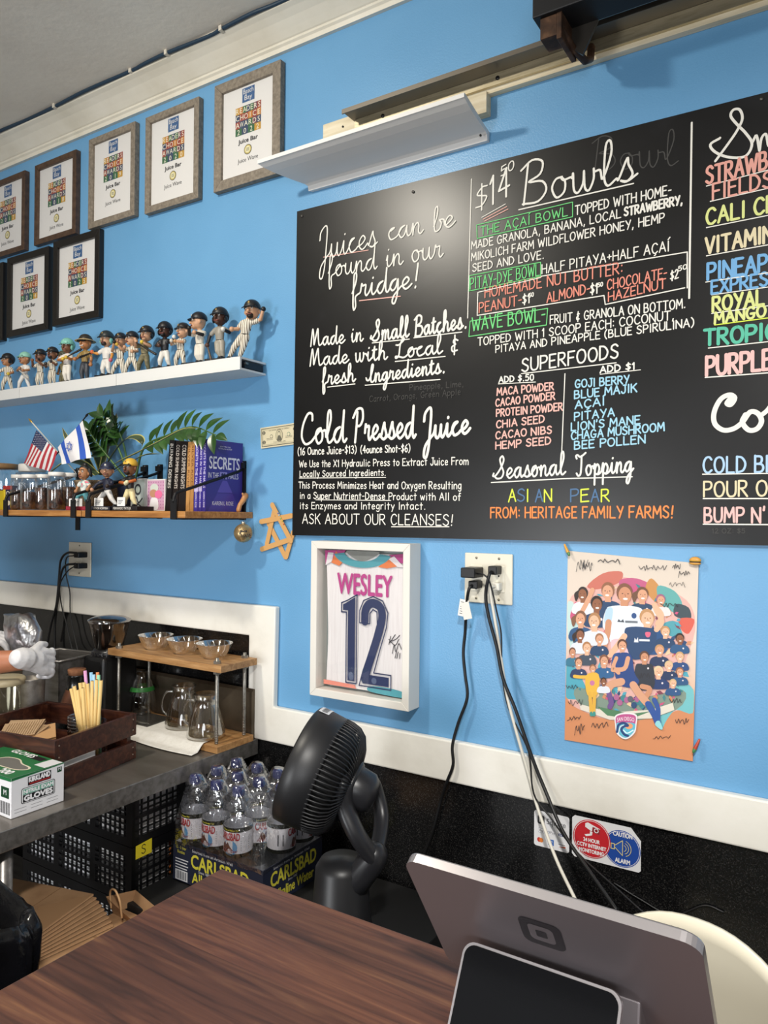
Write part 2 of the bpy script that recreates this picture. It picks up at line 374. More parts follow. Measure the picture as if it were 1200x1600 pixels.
# ================================================================ award certificates
M_PAPER = C('#e4e2e0', 0.6); M_INK = C('#2a2a30', 0.7); M_NAVY = C('#27588c', 0.6); M_GOLDSEAL = C('#c9b765', 0.6); M_SEALIN = C('#e9e2b8', 0.6)
AW = {'O': C('#c07a2a', .6), 'G': C('#28633c', .6), 'R': C('#963b2c', .6), 'N': C('#263c5e', .6), 'Y': C('#c4942c', .6), 'P': C('#6a3448', .6)}
M_AWTXT = C('#efe9d4', .6)
def award(x0, x1, z0, z1, bw, fm, year, label, depth=0.022):
    cx, cz = (x0+x1)/2, (z0+z1)/2
    t = thing('picture_frame', label, 'picture frame', (cx, 0, cz), 0, 'framed award certificates on the blue wall')
    b = MB(); d = -depth
    o = [(x0,z0),(x1,z0),(x1,z1),(x0,z1)]; i = [(x0+bw,z0+bw),(x1-bw,z0+bw),(x1-bw,z1-bw),(x0+bw,z1-bw)]
    for k in range(4):
        k2 = (k+1) % 4
        vs = [(p[0], y, p[1]) for y in (d, -0.001) for p in (o[k], o[k2], i[k2], i[k])]
        b.add(vs, [(0,1,2,3),(7,6,5,4),(0,4,5,1),(1,5,6,2),(2,6,7,3),(3,7,4,0)], fm)
    b.build('frame', t, bevel=0.0015)
    b = MB(); b.bx(x0+bw-.002, x1-bw+.002, d+0.010, -0.002, z0+bw-.002, z1-bw+.002, M_PAPER); pap = b.build('certificate', t)
    w = x1-x0-2*bw; h = z1-z0-2*bw
    s = Sheet((x0+bw, d+0.0098, z0+bw), (1,0,0), (0,0,1), w, w)   # unit = paper width
    hh = h/w
    s.rect(.38, hh-.24, .62, hh-.03, M_NAVY)
    s.text('Beach', .5, hh-.115, .07, M_PAPER, 2, w=.20, align='c'); s.text('Bay', .5, hh-.21, .07, M_PAPER, 2, w=.15, align='c'); s.text('&', .44, hh-.145, .035, M_PAPER, 2)
    rows = ['READERS', 'CHOICE', 'AWARDS', year]
    colr = ['YOGNGPR', 'NRRORO', 'RNNGPN', 'GNGY']
    for r in range(4):
        y1 = hh-.29-r*.105; n = len(rows[r]); cw = .5/n
        for k, ch in enumerate(rows[r]):
            s.rect(.25+k*cw, y1-.105, .25+(k+1)*cw, y1, AW[colr[r][k]], 1)
            s.text(ch, .25+(k+.5)*cw, y1-.09, .075, M_AWTXT, 2, fit=cw*.9, align='c')
    s.text('Juice Bar', .5, hh-.835, .062, M_INK, 1, w=.38, align='c', bold=.003)
    s.ell(.5, hh-.95, .075, .075, M_INK, 1); s.ell(.5, hh-.95, .066, .066, M_GOLDSEAL, 2); s.ell(.5, hh-.95, .05, .05, M_SEALIN, 3)
    for q in (-.018, .0, .018): s.rect(.47, hh-.952+q, .53, hh-.946+q, M_INK, 4)
    s.text('Juice Wave', .5, hh-1.12, .062, M_INK, 1, w=.40, align='c')
    s.mb.build('lettering', pap, fix=False)
    b = MB(); b.add([(x0+bw, d+.006, z0+bw),(x1-bw, d+.006, z0+bw),(x1-bw, d+.006, z1-bw),(x0+bw, d+.006, z1-bw)], [(0,1,2,3)], M_PANE); b.build('glazing', t, fix=False)
award(-1.810, -1.525, 2.612, 2.966, .033, M_GREYWOOD, '2022', 'largest grey wooden frame, award certificate 2022, half behind the white moulding')
award(-2.150, -1.882, 2.612, 2.955, .024, M_GREYWOOD, '2020', 'grey wooden frame with award certificate 2020, between the 2019 and 2022 frames')
award(-2.469, -2.205, 2.621, 2.960, .024, M_GREYWOOD, '2019', 'grey wooden frame with award certificate 2019, above the black 2025 frame')
award(-2.813, -2.545, 2.622, 2.945, .022, M_BROWNFR, '2018', 'brown wooden frame with award certificate 2018')
award(-3.150, -2.880, 2.620, 2.945, .022, M_BROWNFR, '2017', 'brown wooden frame with award certificate 2017, cut by the photo edge')
award(-2.684, -2.399, 2.280, 2.612, .028, M_BLACKFR, '2025', 'black frame with award certificate 2025, lower row right')
award(-3.000, -2.713, 2.273, 2.604, .028, M_BLACKFR, '2024', 'black frame with award certificate 2024, lower row')
award(-3.315, -3.029, 2.267, 2.596, .028, M_BLACKFR, '2023', 'black frame of which only the right edge shows, lower row')

# ================================================================ light cornice and sliding track
t = thing('cornice', 'short white crown moulding piece mounted over the chalkboard as a ledge', 'moulding', (-1.1, 0, 2.53))
pr = [(0.0,2.533),(-0.012,2.533),(-0.014,2.548),(-0.022,2.552),(-0.030,2.553),(-0.050,2.556),(-0.080,2.561),(-0.110,2.567),(-0.133,2.574),(-0.146,2.580),(-0.150,2.581),(-0.150,2.592),(-0.142,2.592),(-0.030,2.565),(0,2.56)]
b = MB(); n = len(pr)
vs = [(-1.410+0.60*y, y-.001, z) for y, z in pr]+[(-0.825, y-.001, z) for y, z in pr]
b.add(vs, [tuple(range(n-1,-1,-1)), tuple(range(n,2*n))]+[(i, (i+1)%n, n+(i+1)%n, n+i) for i in range(n)], C('#dcdbd9', .45)); b.build('moulding', t)
b = MB(); b.bx(-0.90,-0.822,-0.028,-0.001,2.60,2.655,M_PINE); b.build('backing_block', t)
b = MB(); b.cyl((-0.836,-0.030,2.541),(-0.836,-0.0335,2.541),0.003,M_DARK,8); b.build('screw', t)
t = thing('ledger_board', 'pale bare wood ledger board behind the steel track', 'board', (-1.36, 0, 2.68))
b = MB(); b.bx(-1.359, 1.2, -0.020, -0.0006, 2.650, 2.716, M_PINE); b.build('board', t, bevel=.001)
b = MB(); b.cyl((-1.285,-0.0195,2.69),(-1.285,-0.0225,2.69),0.003,M_DARK,8); b.build('screw', t)
t = thing('sliding_track', 'long steel sliding track with dark flange above the chalkboard', 'track', (-1.24, -0.02, 2.68))
M_TRK = noisy('galvanised_track', ['#b5a98c', '#c9bd9f', '#d3c8ad'], scale=(3, 30, 30), nscale=6, rough=0.38, metal=0.85)
b = MB(); b.bx(-1.236, 1.2, -0.030, -0.0205, 2.662, 2.6925, M_TRK); b.build('web', t)
b = MB(); b.bx(-1.243, 1.2, -0.084, -0.0205, 2.693, 2.698, C('#6d675e', .45, .7)); b.bx(-1.243, 1.2, -0.086, -0.082, 2.686, 2.6985, C('#6d675e', .45, .7)); b.build('flange', t)
for x in (-1.14, -0.79):
    b = MB(); b.cyl((x,-0.030,2.677),(x,-0.0325,2.677),0.0055,M_DARK,10); b.build('screw', t)
# black hanger tube with its rusty bracket
t = thing('hanger_tube', 'black square steel tube with rusty bracket hooked on the track', 'bracket', (-0.6, -0.16, 2.66))
b = MB(); b.bx(-0.625, 1.2, -0.215, -0.130, 2.668, 2.775, M_BLKMET); b.build('tube', t, bevel=.003)
M_RUST = noisy('rusty_steel', ['#2a1d16', '#4c3526', '#7a5a42'], nscale=24, rough=0.6, metal=0.5)
b = MB(); b.bx(-0.610, -0.570, -0.205, -0.150, 2.620, 2.668, M_RUST); b.bx(-0.572, -0.560, -0.205, -0.10, 2.610, 2.690, M_RUST); b.build('bracket', t, bevel=.002)
b = MB(); b.prism([(-0.572,2.668),(-0.50,2.668),(-0.535,2.60),(-0.572,2.632)], 1, -0.135, -0.128, C('#4a4641', .4, .7)); b.build('gusset', t)
b = MB(); b.limb([(-0.568,-0.19,2.640),(-0.560,-0.14,2.625),(-0.545,-0.085,2.615),(-0.545,-0.045,2.640),(-0.545,-0.038,2.672)], .009, M_RUST, 10); b.build('hook', t)

# ================================================================ chalkboard
M_PLY = C('#0f0f10', .5)
board = thing('chalkboard', 'large black chalkboard menu with handwritten juice and bowl lists', 'chalkboard', (-0.7, 0, 1.49))
BY = -0.012
b = MB()
vs = [(-1.468,BY,1.486),(0.9,BY,1.499),(0.9,BY,2.455),(-1.462,BY,2.481)]
vs += [(x, -0.0006, z) for x, y, z in vs]
b.add(vs, [(0,1,2,3),(7,6,5,4),(0,4,5,1),(1,5,6,2),(2,6,7,3),(3,7,4,0)], M_BOARD); b.build('panel', board)
for x, y in ((646,300),(472,338),(1190,155)):
    p = W(x, y, BY); b = MB(); b.cyl(p, p+Vector((0,-.003,0)), .004, C('#6d6a66', .4, .8), 10); b.build('screw', board)
GU = {}
def gl(s):
    for ln in s.strip().split('\n'):
        ch, w, d = ln.split(' ', 2); st = []
        for part in d.split('/'):
            sm = part.startswith('~'); st.append((sm, [tuple(float(q) for q in p.split(',')) for p in part.lstrip('~').split()]))
        GU[ch] = (float(w), st)
gl('''A 4 0,0 2,6 4,0/.8,2.2 3.2,2.2
B 3.6 0,0 0,6/~0,6 2.3,5.8 2.8,4.6 2.1,3.3 0,3.1/~0,3.1 2.7,2.9 3.4,1.5 2.5,.2 0,0
C 3.7 ~3.6,5 2.6,6 1,5.5 .1,3 .9,.5 2.4,0 3.7,.9
D 3.8 0,0 0,6/~0,6 2.2,5.5 3.6,3.2 2.6,.7 0,0
E 3.1 3,6 0,6 0,0 3.1,0/0,3.1 2.5,3.2
F 3 3,6 0,6 0,0/0,3.1 2.5,3.2
G 4 ~3.6,5 2.5,6 1,5.5 .1,3 .9,.5 2.4,0 3.6,.8 3.7,2.5/2.2,2.5 4,2.5
H 3.7 0,0 0,6/3.7,0 3.7,6/0,3 3.7,3.1
I 1 .5,0 .5,6
J 2.8 ~2.3,6 2.4,1.6 1.6,.1 .5,.2 0,1.3/1.2,6 3,6
K 3.5 0,0 0,6/3.3,6 0,2.6/1.2,3.5 3.5,0
L 3 0,6 0,0 3,0
M 4.6 0,0 .4,6 2.3,2 4.2,6 4.6,0
N 3.8 0,0 0,6 3.8,0 3.8,6
O 4.1 ~2,6 .6,5.2 0,3 .7,.7 2,0 3.4,.7 4.1,3 3.4,5.3 2,6
P 3.3 0,0 0,6/~0,6 2.6,5.8 3.3,4.4 2.4,3 0,2.7
Q 4.1 ~2,6 .6,5.2 0,3 .7,.7 2,0 3.4,.7 4.1,3 3.4,5.3 2,6/2.5,1.5 4.2,-.5
R 3.5 0,0 0,6/~0,6 2.5,5.8 3.1,4.5 2.3,3.2 0,2.9/1.2,2.9 3.5,0
S 3.3 ~3.1,5.1 2,6 .6,5.5 .3,4.2 1.6,3.2 3,2.2 2.9,.7 1.5,0 0,.9
T 3.8 0,6 3.8,6/1.9,6 1.9,0
U 3.6 ~0,6 0,2 .7,.3 1.8,0 3,.4 3.6,2 3.6,6
V 3.8 0,6 1.9,0 3.8,6
W 5.4 0,6 1.3,0 2.7,4.6 4.1,0 5.4,6
X 3.6 0,0 3.6,6/0,6 3.6,0
Y 3.6 0,6 1.8,3/3.6,6 1.4,0
Z 3.6 0,6 3.5,6 0,0 3.6,0
0 3 ~1.5,6 .3,5 0,3 .4,.8 1.5,0 2.6,.8 3,3 2.6,5.2 1.5,6
1 1.6 0,4.6 1,6 1,0
2 3.2 ~.1,4.8 1.2,6 2.7,5.4 2.5,3.6 0,0/0,0 3.2,.1
3 3 ~.1,5.5 1.7,6 2.6,4.8 1.2,3.3/~1.2,3.3 2.9,2.5 2.6,.7 1.2,0 0,.7
4 3.4 2.4,0 2.4,6 0,2 3.4,2
5 3 2.8,6 .5,6 .3,3.5/~.3,3.5 2,3.8 2.9,2 2,.2 .1,.4
6 3 ~2.5,6 .8,4.4 .1,2 .8,.2 2.2,.2 2.9,1.8 2,3.1 .4,2.2
$ 3 ~2.9,4.9 1.6,5.5 .3,4.5 1.6,3.2 2.8,2 1.6,.6 0,1.2/1.5,6.6 1.5,-.6
. 1 .4,0 .5,.3
, 1 .6,.5 .2,-1
: 1 .5,1 .5,1.3/.5,4 .5,4.3
! 1.2 1,6 .5,1.8/.3,0 .4,.3
- 2 0,2.7 1.8,2.8
+ 2.6 0,3 2.6,3/1.3,1.7 1.3,4.3
' .8 .5,6.3 .3,4.8
( 1.6 ~1.5,6.6 .2,4.5 .1,1.5 1.3,-.8
) 1.6 ~.1,6.6 1.4,4.5 1.5,1.5 .2,-.8
& 3.2 ~2.8,4.4 1.5,4.9 1,3.8 1.9,3.1 .4,2.2 .7,.6 2.6,.9/1.6,6.2 1.4,-.7
Ç 3.7 ~3.6,5 2.6,6 1,5.5 .1,3 .9,.5 2.4,0 3.7,.9/~2.2,0 2.5,-.9 1.6,-1.4
Í 1.2 .5,0 .5,6/.4,7 1.5,8.2
a 3 ~2.6,3.2 1.4,3.9 .3,2.8 .3,.8 1.4,0 2.6,1.2/2.7,3.8 2.8,0
c 2.7 ~2.6,3.2 1.4,3.9 .2,2.6 .5,.4 1.6,0 2.7,.6
d 3 ~2.6,3 1.4,3.9 .3,2.8 .3,.8 1.4,0 2.6,1.2/2.8,6 2.8,0
e 2.8 ~.3,2 2.5,2.2 2,3.7 .8,3.6 .2,1.9 .9,.1 2.6,.5
f 2.2 ~2.2,5.7 1.2,5.8 .9,4 .9,0/0,3.5 2,3.6
g 2.9 ~2.6,3.2 1.4,3.9 .3,2.8 .3,.9 1.4,.2 2.6,1.3/~2.7,3.8 2.6,-1 1.5,-2 .3,-1.4
h 2.8 0,6 0,0/~0,2.4 1.5,3.8 2.7,2.6 2.7,0
i 1 .5,3.8 .5,0/.5,5.2 .5,5.5
k 2.7 0,6 0,0/2.5,3.8 0,1.5/1,2.3 2.7,0
l 1 .5,6 .5,0
m 4.4 0,3.8 0,0/~0,2.4 1.1,3.8 2.1,2.6 2.1,0/~2.1,2.4 3.3,3.8 4.3,2.6 4.3,0
n 2.8 0,3.8 0,0/~0,2.4 1.5,3.8 2.7,2.6 2.7,0
o 2.9 ~1.4,3.9 .2,2.8 .2,.9 1.4,0 2.7,.9 2.8,2.8 1.4,3.9
p 2.9 0,3.8 0,-2.2/~0,3 1.5,3.9 2.8,2.6 2.4,.6 1,0 0,.8
r 2 0,3.8 0,0/~0,2.2 .9,3.6 2,3.7
s 2.4 ~2.3,3.4 1.2,3.9 .3,3 1.3,2 2.3,1.1 1.3,0 0,.5
t 2.2 1,5.5 1,0/0,3.8 2.1,3.9
u 2.8 ~0,3.8 .1,.9 1.2,0 2.6,1.4/2.7,3.8 2.7,0
w 4 0,3.8 1,0 2,3.3 3,0 4,3.8
x 2.6 0,3.8 2.6,0/2.6,3.8 0,0
y 2.7 0,3.8 1.4,.4/2.7,3.8 1.4,.2 .6,-2
z 2.6 0,3.8 2.5,3.8 0,0 2.6,0''')
CU = {}   # joined script; x-height 1
for ln in '''a 1.15 .3,.8 .6,1 .25,.85 .08,.4 .3,0 .6,.25 .8,.95 .78,.4 .92,.03 1.15,.2
b .95 .12,.5 .42,1.5 .42,2.15 .22,1.95 .15,.7 .25,.02 .6,.12 .75,.6 .6,.92 .95,.82
c .95 .3,.78 .62,1 .3,.93 .1,.5 .3,.02 .7,.1 .95,.3
d 1.2 .3,.8 .6,1 .25,.85 .08,.4 .3,0 .6,.25 .86,1.2 .95,2.1 .88,1.1 .86,.3 1,0 1.2,.2
e .95 .1,.3 .45,.45 .7,.75 .48,1 .18,.7 .15,.28 .4,0 .7,.12 .95,.35
f .85 .12,.4 .48,1.4 .5,2.1 .3,2 .24,1 .2,-.5 .28,-1.1 .46,-.8 .42,-.1 .55,.15 .85,.3
g 1.1 .3,.8 .6,1 .25,.85 .08,.4 .3,.05 .6,.3 .8,.95 .74,-.3 .5,-1.05 .28,-.95 .4,-.45 .85,.05 1.1,.3
h 1.15 .12,.4 .45,1.5 .42,2.15 .22,1.95 .17,.8 .13,0 .22,.5 .5,1 .74,.8 .74,.2 .9,0 1.15,.25
i .7 .16,.6 .28,1 .25,.3 .4,0 .7,.28
k 1.1 .12,.4 .45,1.5 .42,2.15 .22,1.95 .17,.8 .13,0 .22,.6 .6,1 .6,.6 .3,.5 .7,.05 1.1,.25
l .72 .12,.4 .48,1.5 .44,2.15 .24,1.95 .18,.5 .35,0 .72,.25
m 1.5 .1,.6 .2,1 .18,0 .26,.6 .5,1 .62,.8 .6,0 .68,.6 .92,1 1.05,.8 1.05,.2 1.2,0 1.5,.25
n 1.1 .1,.6 .2,1 .18,0 .26,.6 .55,1 .7,.75 .68,.2 .85,0 1.1,.25
o .95 .55,.98 .25,.92 .08,.5 .3,0 .65,.2 .7,.7 .5,.98 .62,.8 .95,.85
p 1.05 .1,.6 .24,1 .2,-1 .26,.5 .55,1 .8,.6 .62,.06 .3,.1 .65,0 1.05,.25
r .9 .1,.5 .2,1.08 .3,.9 .58,.93 .52,.3 .65,0 .9,.25
s .9 .1,.2 .46,1.1 .52,.8 .7,.3 .45,0 .2,.1 .5,.02 .9,.25
t .75 .12,.4 .36,1.6 .28,.5 .42,0 .75,.25
u 1.1 .1,.7 .16,1 .14,.3 .34,0 .62,.3 .74,1 .72,.3 .88,0 1.1,.25
w 1.35 .08,.8 .12,1 .16,.2 .35,0 .58,.4 .62,1 .66,.2 .85,0 1.06,.5 1.06,1 1.1,.85 1.35,.85
y 1.1 .1,.7 .16,1 .14,.3 .34,0 .62,.3 .74,1 .7,-.3 .45,-1.05 .25,-.9 .6,-.1 1.1,.3'''.split('\n'):
    q = ln.split(' '); CU[q[0]] = (float(q[1]), [tuple(float(z) for z in p.split(',')) for p in q[2:]])
CAPS = {
 'J': (1.25, [[(.2,1.5),(.3,2.1),(.75,2.5),(.95,2.2),(.85,.8),(.7,-.6),(.45,-1.4),(.2,-1.25),(.35,-.5),(.9,.1),(1.2,.35)]]),
 'M': (1.75, [[(0,0),(.15,1.2),(.3,2.05),(.45,1),(.5,.15),(.8,1.3),(1.05,2.05),(1.12,1),(1.25,.1),(1.45,.05),(1.7,.25)]]),
 'S': (1.25, [[(-.25,.55),(-.35,.3),(-.05,.3),(.5,.9),(.95,1.75),(.8,2.2),(.5,1.9),(.7,1.2),(.95,.6),(.7,.08),(.2,0),(-.05,.15)]]),
 'L': (1.35, [[(.1,1.5),(.4,1.5),(.95,2.0),(.85,2.2),(.55,1.5),(.4,.3),(.1,0),(.05,.2),(.5,.12),(.9,0),(1.3,.2)]]),
 'I': (1.05, [[(-.25,.6),(-.1,.3),(.25,.35),(.65,1.2),(.85,2.0),(.65,2.1),(.5,1.2),(.5,.2),(.75,0),(1.05,.25)]]),
 'C': (1.35, [[(1.1,1.6),(1.05,2.05),(.65,2.05),(.22,1.3),(.12,.5),(.45,0),(.95,.1),(1.35,.45)]]),
 'P': (1.3, [[(.5,2.0),(.4,1),(.25,-.1)],[(0,1.6),(.45,2.15),(1.05,2.15),(1.15,1.5),(.85,1.05),(.45,1.0)]]),
 'B': (1.45, [[(.35,2.05),(.25,1),(.15,0)],[(0,1.8),(.55,2.2),(1.05,2),(.95,1.4),(.4,1.12),(1.05,1),(1.25,.5),(.85,.02),(.1,.05)]]),
 'T': (1.25, [[(.1,1.75),(.0,2.0),(.2,2.1),(.5,1.9),(.85,2.0),(1.25,2.25)],[(.72,1.95),(.7,1),(.6,.15),(.3,0),(.1,.25)]]),
}
def script(s):
    """strokes of joined handwriting for a phrase, and its width"""
    x = 0; st = []; run = []
    for i, ch in enumerate(s):
        if ch == ' ':
            if run: st.append((True, run)); run = []
            x += .75; continue
        if ch in CAPS:
            w, ss = CAPS[ch]
            for q in ss[:-1]: st.append((True, [(x+a, b_) for a, b_ in q]))
            q = [(x+a, b_) for a, b_ in ss[-1]]
            if ch in 'JMLIC': run = q
            else: st.append((True, q)); run = []
            x += w; continue
        if ch in CU:
            w, q = CU[ch]; run = run+[(x+a, b_) for a, b_ in q]
            if ch in 'i': st.append((False, [(x+.36,1.45),(x+.38,1.5)]))
            if ch == 't': st.append((False, [(x+.08,1.15),(x+.6,1.22)]))
            x += w; continue
        if run: st.append((True, run)); run = []
        w, ss = GU[ch]; k = 2/6
        for sm, q in ss: st.append((sm, [(x+.2+a*k, b_*k) for a, b_ in q]))
        x += w*k+.4
    if run: st.append((True, run))
    return st, x
def printed(s, gap=1.3, sp=2.6):
    x = 0; st = []
    for ch in s:
        if ch == ' ': x += sp; continue
        w, ss = GU[ch]
        for sm, q in ss: st.append((sm, [((x+a)/6, b_/6) for a, b_ in q]))
        x += w+gap
    return st, (x-gap)/6
M_CHALK = C('#e8e5dc', .7); CH = {'w': M_CHALK, 'g': C('#6fd07e', .7), 'r': C('#e08b78', .7), 'p': C('#e9b3a8', .7), 'b': C('#9ccbe0', .7), 'B': C('#6fa8d6', .7), 'y': C('#d9ec4c', .7),
      'Y': C('#d6dc8c', .7), 'o': C('#ee8a4a', .7), 't': C('#57b99c', .7), 'n': C('#4c6f96', .7), 'v': C('#ddd0ab', .7), 'd': C('#3b3a38', .7), 'P': C('#eab9b4', .7), 'k': C('#e2a294', .7), 'c': C('#a9c9ea', .7)}
SH = Sheet((0, BY, 0), (1,0,0), (0,0,1), step=0.0004)
def wl(px, py): p = W(px, py, BY); return (p.x, p.z)
def write(s, x0, y0, x1, y1, hpx, col, wpx=2.2, mode='p', L=3, slant=0.0, jit=0.02):
    """a line of writing from baseline start to baseline end (places on the board read off the photograph); hpx = height of a capital"""
    st, tw = script(s) if mode == 's' else printed(s)
    a = Vector(wl(x0, y0)); e = Vector(wl(x1, y1)); d = e-a
    h = (Vector(wl(x0, y0-hpx))-a).length/(2.05 if mode == 's' else 1.0)
    kx = d.length/tw; d.normalize(); up = Vector((0, 1)); wd = wpx*0.00175
    rnd = random.Random(s)
    for sm, q in st:
        j = rnd.uniform(-jit, jit)
        pts = [a+d*((px+slant*py)*kx)+up*((py+j)*h) for px, py in q]
        if sm and len(pts) > 2: SH.curve([(p.x, p.y) for p in pts], wd, CH[col], L, 4)
        else: SH.line([(p.x, p.y) for p in pts], wd, CH[col], L)
def rule(pts, col, wpx=1.6, L=3): SH.line([wl(x, y) for x, y in pts], wpx*0.00175, CH[col], L)
def done(name, label=None):
    global SH
    o = SH.mb.build(name, board, fix=False)
    if label: lab(o, label)
    SH = Sheet((0, BY, 0), (1,0,0), (0,0,1), step=0.0004)
# left panel
write('Juices', 497, 408, 590, 384, 42, 'w', 2.3, 's'); write('can', 606, 376, 662, 364, 36, 'w', 2.3, 's'); write('be', 676, 364, 712, 352, 36, 'w', 2.3, 's')
rule([(506,402),(576,391)], 'p', 1.2)
write('found in our', 512, 434, 693, 401, 34, 'w', 2.3, 's'); write('fridge!', 549, 466, 658, 448, 36, 'w', 3.0, 's'); rule([(562,470),(626,463)], 'p', 1.6)
done('chalk_lettering', 'white handwriting saying where juices are found')
write('Made in', 486, 541, 568, 533, 26, 'w', 2.8, 's'); write('Small', 583, 533, 640, 526, 30, 'w', 3.2, 's'); write('Batches.', 648, 526, 732, 512, 30, 'w', 3.2, 's')
rule([(582,536),(640,530)], 'w'); rule([(647,528),(722,519)], 'w')
write('Made with', 485, 572, 606, 561, 26, 'w', 2.8, 's'); write('Local', 618, 560, 692, 552, 28, 'w', 2.8, 's'); write('&', 705, 552, 717, 551, 26, 'w', 2.6); rule([(618,565),(696,557)], 'w')
write('fresh', 503, 602, 556, 596, 26, 'w', 3.0, 's'); write('Ingredients.', 575, 598, 698, 582, 26, 'w', 3.0, 's'); rule([(512,605),(555,600)], 'w'); rule([(571,602),(688,593)], 'w')
done('chalk_lettering')
write('Pineapple, Lime,', 640, 610, 724, 604, 9, 'd', 1.0, L=.3); write('Carrot, Orange, Green Apple', 578, 628, 720, 617, 9, 'd', 1.0)
done('chalk_lettering', 'faded old writing left on the board')
write('Cold', 470, 694, 542, 690, 46, 'w', 4.2, 's'); write('Pressed', 552, 689, 650, 684, 46, 'w', 4.2, 's'); write('Juice', 660, 688, 735, 676, 40, 'w', 4.4, 's')
done('chalk_lettering', 'bold white script heading over the pressed juice text')
write('(16 Ounce Juice-$13)', 466, 711, 557, 708, 11, 'w', 1.7); write('(4ounce Shot-$6)', 564, 708, 641, 706, 11, 'w', 1.7)
write('We Use the X1 Hydraulic Press to Extract Juice From', 468, 730, 732, 726, 10, 'w', 1.5)
write('Locally Sourced Ingredients.', 469, 745, 603, 743, 9, 'w', 1.5); rule([(468,747),(603,746)], 'w', 1.2)
write('This Process Minimizes Heat and Oxygen Resulting', 467, 763, 721, 764, 10, 'w', 1.5)
write('in a Super Nutrient-Dense Product with All of', 469, 779, 720, 782, 10, 'w', 1.5); rule([(494,781),(611,782)], 'w', 1.2)
write('its Enzymes and Integrity Intact.', 469, 795, 665, 796, 10, 'w', 1.5)
write('ASK ABOUT OUR CLEANSES!', 473, 818, 708, 821, 15, 'w', 1.7); rule([(612,823),(702,823)], 'w', 1.4)
done('chalk_lettering')
# middle panel
rule([(737,280),(731,497)], 'w', 1.6); rule([(1081,192),(1077,466)], 'w', 2.4)
write('$', 744, 332, 762, 318, 34, 'w', 2.2); write('14', 766, 322, 796, 305, 44, 'w', 3.0); write('50', 783, 276, 803, 264, 14, 'w', 1.8)
for k in range(3): rule([(753+k*2, 342+k*3-2), (790+k*2, 321+k*4-2)], 'p' if k else 'w', 1.2)
write('Bowls', 814, 322, 996, 280, 62, 'w', 3.0, 's'); rule([(811,328),(990,287)], 'w', 1.8)
done('chalk_lettering', 'large white script heading with the bowl price')
write('Bowl', 925, 268, 1060, 258, 50, 'd', 1.6, 's', L=.3); done('chalk_lettering', 'faded ghost of an older heading')
write('THE AÇAÍ BOWL', 751, 368, 887, 337, 13, 'g', 1.5); rule([(745,352),(895,316),(895,339),(746,373),(745,352)], 'g', 1.2)
write('TOPPED WITH HOME-', 899, 336, 1049, 304, 14, 'w', 1.7); write('MADE GRANOLA, BANANA, LOCAL', 737, 390, 970, 340, 12, 'w', 1.6); write('STRAWBERRY,', 976, 338, 1066, 319, 13, 'w', 2.4)
write('MIKOLICH FARM WILDFLOWER HONEY, HEMP', 737, 408, 1038, 347, 12, 'w', 1.6); write('SEED AND LOVE.', 739, 425, 850, 404, 12, 'w', 1.6)
done('chalk_lettering')
write('PITAY-DYE BOWL', 735, 452, 843, 430, 17, 'g', 1.5); rule([(734,431),(845,410),(845,432),(733,455),(734,431)], 'g', 1.2)
write('HALF PITAYA+HALF AÇAÍ', 847, 428, 1046, 392, 14, 'w', 1.6)
write('HOMEMADE NUT BUTTER:', 758, 465, 973, 427, 16, 'r', 1.8); write('PEANUT-', 749, 489, 815, 476, 15, 'r', 1.8); write('$1', 817, 476, 828, 473, 14, 'w', 1.8); write('50', 827, 465, 834, 463, 6, 'w', 1.3)
write('ALMOND-', 855, 473, 922, 458, 15, 'r', 1.8); write('$1', 923, 460, 934, 458, 15, 'w', 1.9); write('50', 934, 449, 942, 447, 6, 'w', 1.3)
write('CHOCOLATE-', 949, 453, 1042, 434, 15, 'r', 1.7); write('HAZELNUT', 951, 471, 1040, 450, 14, 'r', 1.7); write('$2', 1048, 438, 1060, 434, 13, 'w', 1.7); write('50', 1060, 424, 1073, 420, 7, 'w', 1.3)
rule([(845,432),(1074,394),(1074,450)], 'w', 1.5); rule([(747,457),(746,493),(944,462),(946,476),(1070,450)], 'w', 1.5); rule([(747,457),(845,434)], 'w', 1.2)
done('chalk_lettering', 'green bowl name with salmon pink nut butter list in a white box')
write('WAVE BOWL-', 738, 517, 852, 501, 20, 'g', 2.0); rule([(735,502),(856,482),(854,508),(733,526),(735,502)], 'g', 1.3)
write('FRUIT & GRANOLA ON BOTTOM.', 860, 506, 1071, 481, 13, 'w', 1.6)
write('TOPPED WITH 1 SCOOP EACH: COCONUT,', 747, 540, 1053, 499, 12, 'w', 1.6); write('PITAYA AND PINEAPPLE (BLUE SPIRULINA)', 775, 551, 1084, 510, 11, 'w', 1.6)
done('chalk_lettering')
write('SUPERFOODS', 816, 581, 966, 559, 20, 'w', 2.4); rule([(815,584),(963,567)], 'w', 1.4)
write('ADD $.50', 780, 598, 834, 594, 9, 'w', 1.8); rule([(779,600),(837,597)], 'w', 1.1); write('ADD $1', 938, 583, 992, 577, 10, 'w', 1.9); rule([(938,585),(1001,578)], 'w', 1.1)
rule([(883,584),(878,706)], 'w', 1.4)
for i, q in enumerate(('MACA POWDER','CACAO POWDER','PROTEIN POWDER','CHIA SEED','CACAO NIBS','HEMP SEED')):
    x1 = (865,867,879,851,862,861)[i]; y = (618,635,651,669,686,702)[i]; write(q, (777,775,776,776,775,775)[i], y, x1, (609,624,641,660,677,694)[i], 11, 'p', 2.0)
done('chalk_lettering', 'pale pink list of superfoods')
